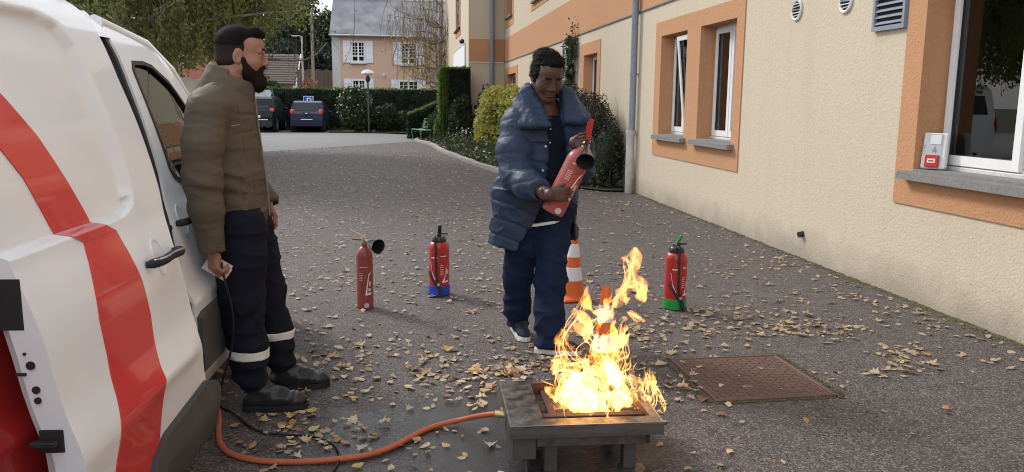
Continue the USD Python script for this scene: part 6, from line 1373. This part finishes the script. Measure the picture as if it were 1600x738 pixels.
# trousers with a reflective band
LEG_R = [(-.752, 3.81, .90), (-.745, 3.795, .72), (-.742, 3.79, .52), (-.725, 3.79, .30), (-.722, 3.79, .20), (-.705, 3.79, .11)]; RAD_R = [.125, .112, .093, .086, .070, .056]
LEG_L = [(-.745, 3.95, .90), (-.715, 3.99, .72), (-.675, 4.02, .52), (-.640, 4.05, .30), (-.632, 4.055, .20), (-.612, 4.06, .12)]; RAD_L = [.125, .110, .091, .083, .068, .056]
Tq = Field((-.95, 3.62, .06), (-.46, 4.2, .97), .0068)
Tq.chain(LEG_R, RAD_R, .035); Tq.chain(LEG_L, RAD_L, .035); Tq.rc((-.765, 3.82, .86), (-.765, 3.96, .86), .118, .118, .04)
Tq.mod(lambda P: .007 * np.sin(P[:, 2] * 62 + 4 * fbm(P * 6, 2, 2)) * np.clip((.36 - P[:, 2]) / .2, 0, 1) + .005 * np.sin((P[:, 2] - P[:, 0]) * 48 + 5 * fbm(P * 5, 2, 6)) * np.exp(-((P[:, 2] - .5) / .12) ** 2)); Tq.mod(lambda P: -.010 * ridges(P, (7, 7, 11), 5)); Tq.wrinkle(.010, 7, 4, 3, (1.3, 1.3, .7)); Tq.fn((-1, 3.5, .0), (-.4, 4.3, .115), lambda P: P[..., 2] - .10, .01, 'cut')
tm = obj('trousers', Tq.mesh(), 'trouser_navy', man, smooth=True)
def band(P0, r0, z, h2, name, mat, parent):
    B = Field((P0[0] - .14, P0[1] - .14, z - .05), (P0[0] + .14, P0[1] + .14, z + .05), .005); B.chain(LEG_R if P0[1] < 3.9 else LEG_L, [q + .0045 for q in (RAD_R if P0[1] < 3.9 else RAD_L)], .035); B.mod(lambda P: .007 * np.sin(P[:, 2] * 62 + 4 * fbm(P * 6, 2, 2)) * np.clip((.36 - P[:, 2]) / .2, 0, 1)); B.mod(lambda P: -.010 * ridges(P, (7, 7, 11), 5)); B.wrinkle(.010, 7, 4, 3, (1.3, 1.3, .7))
    B.fn((-2, 0, 0), (2, 9, 9), lambda P: h2 - np.abs(P[..., 2] - z + .06 * (P[..., 0] - P0[0])), .002, 'cut'); v, f = B.mesh(); obj(name, (v, f), mat, parent, smooth=True)
band((-.725, 3.79), .09, .283, .021, 'reflective_band', 'reflective', tm); band((-.640, 4.05), .088, .300, .021, 'reflective_band', 'reflective', tm)
def boot(x, y, yaw, top):
    F = Field((x - .17, y - .14, -.01), (x + .30, y + .20, .30), .0055); c, s = math.cos(yaw), math.sin(yaw); p = lambda a, b, z: (x + a * c - b * s, y + a * s + b * c, z)
    F.chain([p(-.005, 0, .26), p(-.005, 0, .14), p(-.012, 0, .07)], [.052, .05, .044], .02); F.chain([p(-.025, 0, .045), p(.08, 0, .055), p(.165, 0, .040)], [.040, .044, .036], .03, ((c * 0 - s, c, 0), 1.12)); F.rc(p(.02, 0, .10), p(.11, 0, .065), .042, .036, .03)
    F.ell(p(.185, 0, .042), (.045, .043, .036), None, .03); F.fn((x - 1, y - 1, -.2), (x + 1, y + 1, .05), lambda P: P[..., 2] - .018, .003, 'cut'); F.mod(lambda P: .003 * np.sin(P[:, 2] * 120) * np.clip((P[:, 2] - .09) / .05, 0, 1)); F.wrinkle(.003, 30, 2, 2)
    b = obj('boot', F.mesh(), 'boot_black', man, smooth=True)
    o = Polygon([(-.062, -.038), (-.03, -.043), (.06, -.045), (.14, -.05), (.20, -.042), (.228, -.015), (.230, .015), (.20, .042), (.14, .048), (.06, .042), (-.03, .043), (-.062, .036), (-.072, 0)]).buffer(.004, 4)
    obj('sole', MB().add(trimesh.creation.extrude_polygon(o, .027, engine='earcut'), R=rotm(rz=yaw), t=(x, y, .003)), 'sole_black', b)
    for k in range(4): obj('lace', MB().tube(spline([p(.03 + k * .022, -.03, .118 - k * .014), p(.036 + k * .022, 0, .138 - k * .014), p(.03 + k * .022, .03, .118 - k * .014)], 6), .003, 5), 'seal_black', b)
boot(-.690, 3.79, -.06, .25); boot(-.610, 4.06, .05, .25)
card = thing('paper_card', 'small pale folded card held in the hand of the bearded man', 'card', (-.815, 3.655, .715), rz=.25)
obj('sheet', MB().box((-.055, -.001, -.035), (.06, .001, .042), R=rotm(ry=.62)), 'paper', card); obj('back_sheet', MB().box((-.05, .002, -.032), (.056, .0035, .04), R=rotm(ry=.68)), 'paper', card)
cp_ = [(-.792, 3.64, .74), (-.786, 3.625, .70), (-.768, 3.66, .60), (-.755, 3.68, .44), (-.775, 3.69, .28), (-.83, 3.82, .13), (-.868, 3.93, .02), (-.845, 3.90, .008), (-.747, 3.653, .008), (-.591, 3.467, .008), (-.421, 3.42, .008), (-.319, 3.34, .008), (-.267, 3.188, .008), (-.283, 3.055, .008), (-.32, 2.85, .008)]
cp_ = [(-.792, 3.64, .74), (-.783, 3.622, .70), (-.768, 3.64, .60), (-.757, 3.66, .44), (-.79, 3.68, .28), (-.85, 3.74, .11), (-.862, 3.80, .012), (-.82, 3.76, .008), (-.747, 3.653, .008), (-.591, 3.467, .008), (-.421, 3.42, .008), (-.319, 3.34, .008), (-.267, 3.188, .008), (-.283, 3.055, .008), (-.32, 2.85, .008)]
keys(obj('trigger_cable', MB().tube(spline(cp_, 120), .0052, 8), 'cable_black', smooth=60), 'thin black cable hanging from the hand of the man down to the asphalt', 'cable')

# flames: a hot lower fire and thinner, cooler tongues above it
for nm_, k_, c_ in (('flame_core', 88., (1., .45, .10)), ('flame_tongue', 58., (1., .33, .06)), ('flame_string', 330., (1., .47, .11))):
    MAT[nm_] = usdkit.material(stage, '/World/Looks/' + nm_, {'v': ('principled_volume', {'density': 0., 'emission_strength': k_, 'emission_color': c_})}, [], volume='v.volume')
fl_ = thing('flames', 'bright yellow-orange gas flames leaping from the steel fire tray', 'flames', (0, 0, 0))
obj('flame_core', flames(-9, 0.), 'flame_core', fl_); obj('flame_tongue', flames(0., 9), 'flame_tongue', fl_); obj('flame_filament', filaments(62, 8), 'flame_string', fl_, kind='stuff')

# ---------------------------------------------------------------- the trainee: woman in an open padded coat aiming an extinguisher
wo = thing('person', 'woman in open dark blue padded coat and jeans aiming an extinguisher at the flames', 'person', (0, 0, 0))
HW = Frame((.848, 4.700, 1.600), yaw=-PI / 2 + .16, pitch=.46, k=1.04)
WR = [(.665, 4.78, 1.33), (.665, 4.65, 1.03), (.785, 4.38, .955), (.805, 4.335, .953)]
WL = [(1.035, 4.77, 1.34), (1.065, 4.74, 1.08), (.985, 4.50, 1.205), (.962, 4.465, 1.232)]
def woman_body(F):
    sculpt_head(F, HW, True)
    F.rc((.85, 4.76, 1.50), (.85, 4.79, 1.36), .056, .075, .03)
    F.chain([(.85, 4.79, 1.36), (.85, 4.79, 1.15), (.84, 4.80, .90)], [.07, .095, .105], .05, ((1, 0, 0), 1.4))
    F.chain(WR, [.05, .045, .032, .029], .03); F.chain(WL, [.05, .045, .032, .029], .03)
    F.chain([(.76, 4.80, .85), (.705, 4.83, .42), (.715, 4.92, .10)], [.09, .06, .04], .04); F.chain([(.92, 4.77, .85), (.905, 4.65, .42), (.85, 4.53, .08)], [.09, .06, .04], .04)
    sculpt_hand(F, WR[3], (.97, .02, .0), (.1, 1., .0), 1, [(.42, .55, .4), (.45, .6, .45), (.5, .62, .45), (.55, .6, .45)], (.45, .15), .96)
    sculpt_hand(F, WL[3], (.70, -.62, .28), (-.62, -.75, .0), 1, [(.75, 1.15, .75), (.8, 1.2, .8), (.85, 1.2, .8), (.9, 1.15, .8)], (.75, .45), .93)
bm = MB().add(*region((.70, 4.52, 1.37), (1.0, 4.90, 1.78), .0036, woman_body)).add(*region((.55, 4.35, .06), (1.22, 5.0, 1.372), .012, woman_body))
bm.add(*region((.77, 4.24, .84), (1.05, 4.46, 1.07), .0032, woman_body)).add(*region((.90, 4.28, 1.14), (1.12, 4.52, 1.37), .0032, woman_body))
obj('body', bm, 'skin_dark', wo, smooth=True); eyes(wo, HW)
L = Field((.78, 4.52, 1.46), (.94, 4.70, 1.58), .0025)
for z, r_ in ((-.0615, .0056), (-.0745, .0066)): L.rc(HW(.0925, -.0155, z), HW(.0925, .0155, z), r_, r_, .002); L.ell(HW(.0965, 0, z), (.0125, .0085, .0066), None, .004)
L.rc(HW(.105, -.022, -.0677), HW(.105, .022, -.0677), .0024, .0024, .002, None, 'cut'); obj('lips', L.mesh(), 'lip_dark', wo, smooth=True)
def whair(F):
    e = lambda c, r, k=.02, op='add': F.ell(HW(*c), np.array(r) * 1.05, HW.R, k, op)
    e((-.018, 0, .040), (.104, .0855, .095)); e((-.03, 0, -.005), (.075, .083, .06), .03); e((.025, .012, .102), (.062, .060, .032), .025); e((-.03, -.02, .118), (.05, .05, .032), .03); e((-.07, 0, -.01), (.062, .070, .07), .03); e((-.118, 0, .06), (.05, .055, .055), .03)
    F.rc(HW(.03, -.074, .03), HW(.024, -.081, -.055), .005, .002, .008)
    e((.112, .0, .010), (.066, .080, .070), .012, 'cut'); e((.060, 0, -.070), (.085, .078, .085), .014, 'cut')
H2 = Field((.70, 4.54, 1.42), (1.0, 4.92, 1.80), .0038); whair(H2); H2.wrinkle(.010, 30, 3, 3, (1, 1, 1), .02); H2.wrinkle(.005, 90, 13, 2, (1, 1, 1), .02); vf = H2.mesh(); hr = obj('hair', vf, 'hair_dark', wo, smooth=True); strands('hair_strand', vf, 6500, .020, .0009, lambda P: (P - HW(.02, 0, .02)) * [1, 1, .3] + [0, .06, .03], .5, 'hair_dark', hr, 5, lambda P, N: P[:, 2] > 1.60)
for s in (-1, 1): obj('earring', MB().add(*ball(HW(-.004, .089 * s, -.045), .006, 1)), 'chrome', wo, smooth=True)
# shirt, with a white tail below it
S = Field((.60, 4.55, .66), (1.10, 5.0, 1.44), .008)
S.chain([(.85, 4.80, 1.38), (.85, 4.79, 1.26), (.85, 4.785, 1.05), (.845, 4.79, .80)], [.07, .118, .128, .14], .05, ((1, 0, 0), 1.35)); S.wrinkle(.012, 9, 4, 3); S.rc((.85, 4.70, 1.42), (.852, 4.655, 1.335), .045, .012, .01, None, 'cut'); S.fn((0, 0, .5), (3, 9, .76), lambda P: P[..., 2] - .745, .004, 'cut')
sh_ = obj('shirt', S.mesh(), 'shirt_navy', wo, smooth=True)
for z in (1.22, 1.30): obj('button', MB().add(*ball((.862, 4.652 + (1.30 - z) * .06, z), (.006, .003, .006), 1)), 'galv', sh_)
S2 = Field((.70, 4.58, .68), (1.0, 4.9, .84), .006); S2.chain([(.845, 4.79, .82), (.85, 4.785, .76)], [.146, .150], .01, ((1, 0, 0), 1.34)); S2.fn((0, 0, .5), (3, 9, 1), lambda P: .009 - np.abs(P[..., 2] - .748 - .16 * (P[..., 0] - .86)), .002, 'cut')
obj('shirt_tail', S2.mesh(), 'shirt_white', wo, smooth=True)
# jeans
Q = Field((.50, 4.36, .02), (1.14, 5.08, .92), .0072)
Q.chain([(.765, 4.80, .82), (.735, 4.80, .62), (.705, 4.83, .40), (.712, 4.89, .20), (.716, 4.915, .075)], [.126, .103, .084, .074, .070], .035); Q.chain([(.915, 4.775, .82), (.895, 4.73, .62), (.878, 4.65, .40), (.856, 4.555, .20), (.840, 4.508, .055)], [.122, .100, .085, .077, .074], .035); Q.rc((.77, 4.80, .83), (.91, 4.79, .83), .13, .13, .04)
Q.mod(lambda P: .007 * np.sin(P[:, 2] * 58 + 5 * fbm(P * 6, 2, 3)) * np.clip((.30 - P[:, 2]) / .2, 0, 1) + .006 * np.sin((P[:, 2] + P[:, 0]) * 50 + 5 * fbm(P * 5, 2, 6)) * np.exp(-((P[:, 2] - .42) / .12) ** 2)); Q.mod(lambda P: -.012 * ridges(P, (7, 7, 11), 15)); Q.wrinkle(.010, 7, 14, 3, (1.3, 1.3, .7))
Q.fn((0, 4.70, 0), (.79, 6, .12), lambda P: P[..., 2] - .058, .01, 'cut'); Q.fn((.70, 4.3, 0), (1.2, 4.70, .12), lambda P: P[..., 2] - .040, .01, 'cut')
obj('trousers', Q.mesh(), 'trouser_blue', wo, smooth=True)
def shoe(x, y, yaw, lift=0.):
    c, s = math.cos(yaw), math.sin(yaw); p = lambda a, b, z: (x + a * c - b * s, y + a * s + b * c, z + max(0, lift * (.12 - a)))
    F = Field((x - .2, y - .22, -.01), (x + .28, y + .2, .20), .005)
    F.chain([p(-.04, 0, .055), p(.05, 0, .052), p(.13, 0, .036), p(.165, 0, .030)], [.036, .040, .034, .026], .03); F.rc(p(-.03, 0, .10), p(.03, 0, .075), .036, .036, .03); F.rc(p(-.01, 0, .12), p(-.01, 0, .16), .032, .035, .01)
    F.fn((x - 1, y - 1, -.3), (x + 1, y + 1, .1), lambda P: P[..., 2] - .016 - np.maximum(0, lift * (.12 - ((P[..., 0] - x) * c + (P[..., 1] - y) * s))), .003, 'cut'); b = obj('shoe', F.mesh(), 'shoe_navy', wo, smooth=True)
    o = Polygon([(-.072, -.03), (-.05, -.037), (.05, -.041), (.12, -.044), (.18, -.028), (.195, 0), (.18, .026), (.12, .042), (.05, .040), (-.05, .036), (-.072, .03), (-.08, 0)]).buffer(.003, 4)
    v, f = trimesh.creation.triangulate_polygon(o, engine='earcut'); m_ = trimesh.creation.extrude_polygon(o, .026, engine='earcut'); v, f = trimesh.remesh.subdivide_to_size(m_.vertices, m_.faces, .03, max_iter=8)
    v = v.copy(); v[:, 2] += np.maximum(0, lift * (.12 - v[:, 0])) + .002; obj('sole', MB().add(v, f, R=rotm(rz=yaw), t=(x, y, 0)), 'sole_white', b, smooth=35)
    for k in range(3): obj('lace', MB().tube(spline([p(.045 + k * .024, -.022, .088 - k * .012), p(.052 + k * .024, 0, .098 - k * .013), p(.045 + k * .024, .022, .088 - k * .012)], 6), .0038, 5), 'sole_white', b)
shoe(.725, 4.915, -PI / 2 + .12, .10); shoe(.842, 4.505, -.34)
# the coat: outer minus inner, opened down the front
K = Field((.44, 4.40, .55), (1.20, 5.10, 1.50), .0068)
CH = [(.845, 4.81, 1.39), (.845, 4.80, 1.30), (.83, 4.80, 1.10), (.80, 4.81, .90), (.80, 4.82, .58)]; CR = [.10, .138, .148, .170, .190]
K.chain(CH, CR, .04, ((1, 0, 0), 1.45)); K.rc((.70, 4.79, 1.325), (1.00, 4.78, 1.335), .096, .094, .07)
K2 = Field((.44, 4.40, .55), (1.20, 5.10, 1.50), .0068); K2.chain(CH, [q - .030 for q in CR], .04, ((1, 0, 0), 1.45))
XL = ([.55, .70, .80, 1.0, 1.2, 1.36, 1.5], [.655, .735, .795, .840, .862, .835, .80]); XR = ([.55, .64, .80, 1.0, 1.2, 1.36, 1.5], [1.045, 1.04, 1.02, 1.0, .975, .93, .93])
i_, P_ = K.near(K.lo, K.lo + K.n * K.h); zl = np.interp(P_[..., 2], *XL); zr = np.interp(P_[..., 2], *XR)
wedge = np.maximum(np.maximum(zl - P_[..., 0], P_[..., 0] - zr), P_[..., 1] - 4.80)
hem = .585 + .15 * np.clip(.64 - P_[..., 0], 0, 1) + .6 * np.clip(P_[..., 0] - .98, 0, .12) - P_[..., 2]
K.D = np.full(K.n, .25, np.float32); K.chain(CH, CR, .04, ((1, 0, 0), 1.45)); K.rc((.70, 4.79, 1.325), (1.00, 4.78, 1.335), .096, .094, .07)
smax = lambda a, b, k: np.maximum(a, b) + np.maximum(k - np.abs(a - b), 0) ** 2 / (4 * k)
K.D = smax(smax(smax(K.D, -K2.D, .012), -wedge, .02), hem, .014).astype(np.float32)
K.chain([(.685, 4.78, 1.305), (.660, 4.71, 1.17), WR[1], (.715, 4.51, .985), (.790, 4.375, .957)], [.092, .096, .088, .077, .056], .04)
K.chain([(1.015, 4.77, 1.315), (1.050, 4.75, 1.19), WL[1], (1.03, 4.62, 1.13), (.99, 4.51, 1.20)], [.096, .090, .080, .070, .052], .03)
K.rc((.77, 4.42, .957), (.86, 4.25, .955), .040, .044, .004, None, 'cut'); K.rc((1.0, 4.53, 1.19), (.93, 4.42, 1.26), .038, .042, .004, None, 'cut')
def quilt(P):
    sleeve = (P[:, 0] < .72) & (P[:, 2] > .95); q = P[:, 2] + np.where(sleeve, .30 * (P[:, 1] - 4.7), .05 * np.sin(P[:, 0] * 9)) + .022 * fbm(P * 6, 2, 8)
    e = (q / .105) % 1.0; d = np.minimum(e, 1 - e) * .105
    return np.exp(-(d / .0075) ** 2) * np.where(sleeve, .0030, .0050) - np.where(sleeve, .0012, .0030) * np.sin(e * PI)
K.mod(quilt); K.mod(lambda P: -.007 * ridges(P, (6, 6, 11), 35, 6)); K.wrinkle(.007, 5, 7, 3, (1.4, 1.4, 1.)); K.wrinkle(.002, 26, 27, 2, (.6, .6, 1.7))
ct = obj('coat', K.mesh(), 'coat_blue', wo, smooth=True)
G = Field((.60, 4.50, 1.22), (1.20, 5.0, 1.62), .0055)
def lapel(A, B, C, D_, r0, n=7):
    A, B, C, D_ = (np.array(q, float) for q in (A, B, C, D_))
    for t in np.linspace(0, 1, n): a, b = A + (D_ - A) * t, B + (C - B) * t; G.rc(a, (a + b) / 2 + [0, -.012, .004], r0, r0 * 1.1, .022); G.rc((a + b) / 2 + [0, -.012, .004], b, r0 * 1.1, r0 * .9, .022)
lapel((.675, 4.80, 1.445), (.758, 4.775, 1.535), (.842, 4.628, 1.325), (.690, 4.668, 1.318), .0235); lapel((1.045, 4.80, 1.45), (.952, 4.775, 1.535), (.958, 4.636, 1.35), (1.088, 4.672, 1.345), .0235)
G.chain([(.735, 4.80, 1.505), (.765, 4.87, 1.525), (.85, 4.90, 1.53), (.935, 4.87, 1.525), (.968, 4.80, 1.505)], [.032, .036, .038, .036, .032], .03); G.chain([(.70, 4.83, 1.44), (.75, 4.90, 1.455), (.85, 4.93, 1.46), (.95, 4.90, 1.455), (1.0, 4.83, 1.44)], [.04] * 5, .03)
G.mod(lambda P: -.004 * ridges(P, (9, 9, 9), 25)); G.wrinkle(.004, 16, 5, 3)
obj('coat_collar', G.mesh(), 'coat_blue', ct, smooth=True)
obj('collar_binding', MB().tube(spline([(.700, 4.640, 1.303), (.76, 4.612, 1.300), (.836, 4.602, 1.306)], 10), .005, 6), 'shirt_navy', ct); obj('collar_binding', MB().tube(spline([(.960, 4.610, 1.33), (1.02, 4.624, 1.325), (1.083, 4.648, 1.328)], 10), .005, 6), 'shirt_navy', ct)
for z in (1.20, 1.06): x = float(np.interp(z, *XL)) - .03; obj('snap_button', MB().add(*ball((x, 4.628, z), (.009, .006, .009), 1)), 'galv', ct, smooth=True)
# the extinguisher she holds
ax2 = np.array([.42, -.10, .90]); ax2 /= np.linalg.norm(ax2); ex2 = np.cross([0, 1., 0], ax2); ex2 /= np.linalg.norm(ex2); ey2 = np.cross(ax2, ex2); RH = np.stack([ex2, ey2, ax2], 1)
held = co2('red carbon dioxide extinguisher held in both hands of the woman, horn towards the camera', (.838, 4.432, .845), 0., lever='ext_red', body='ext_held_red', r=.066, hgt=.375, horn_dir=tuple(RH.T @ np.array([-.22, -.84, -.50])), held=True, R=RH)
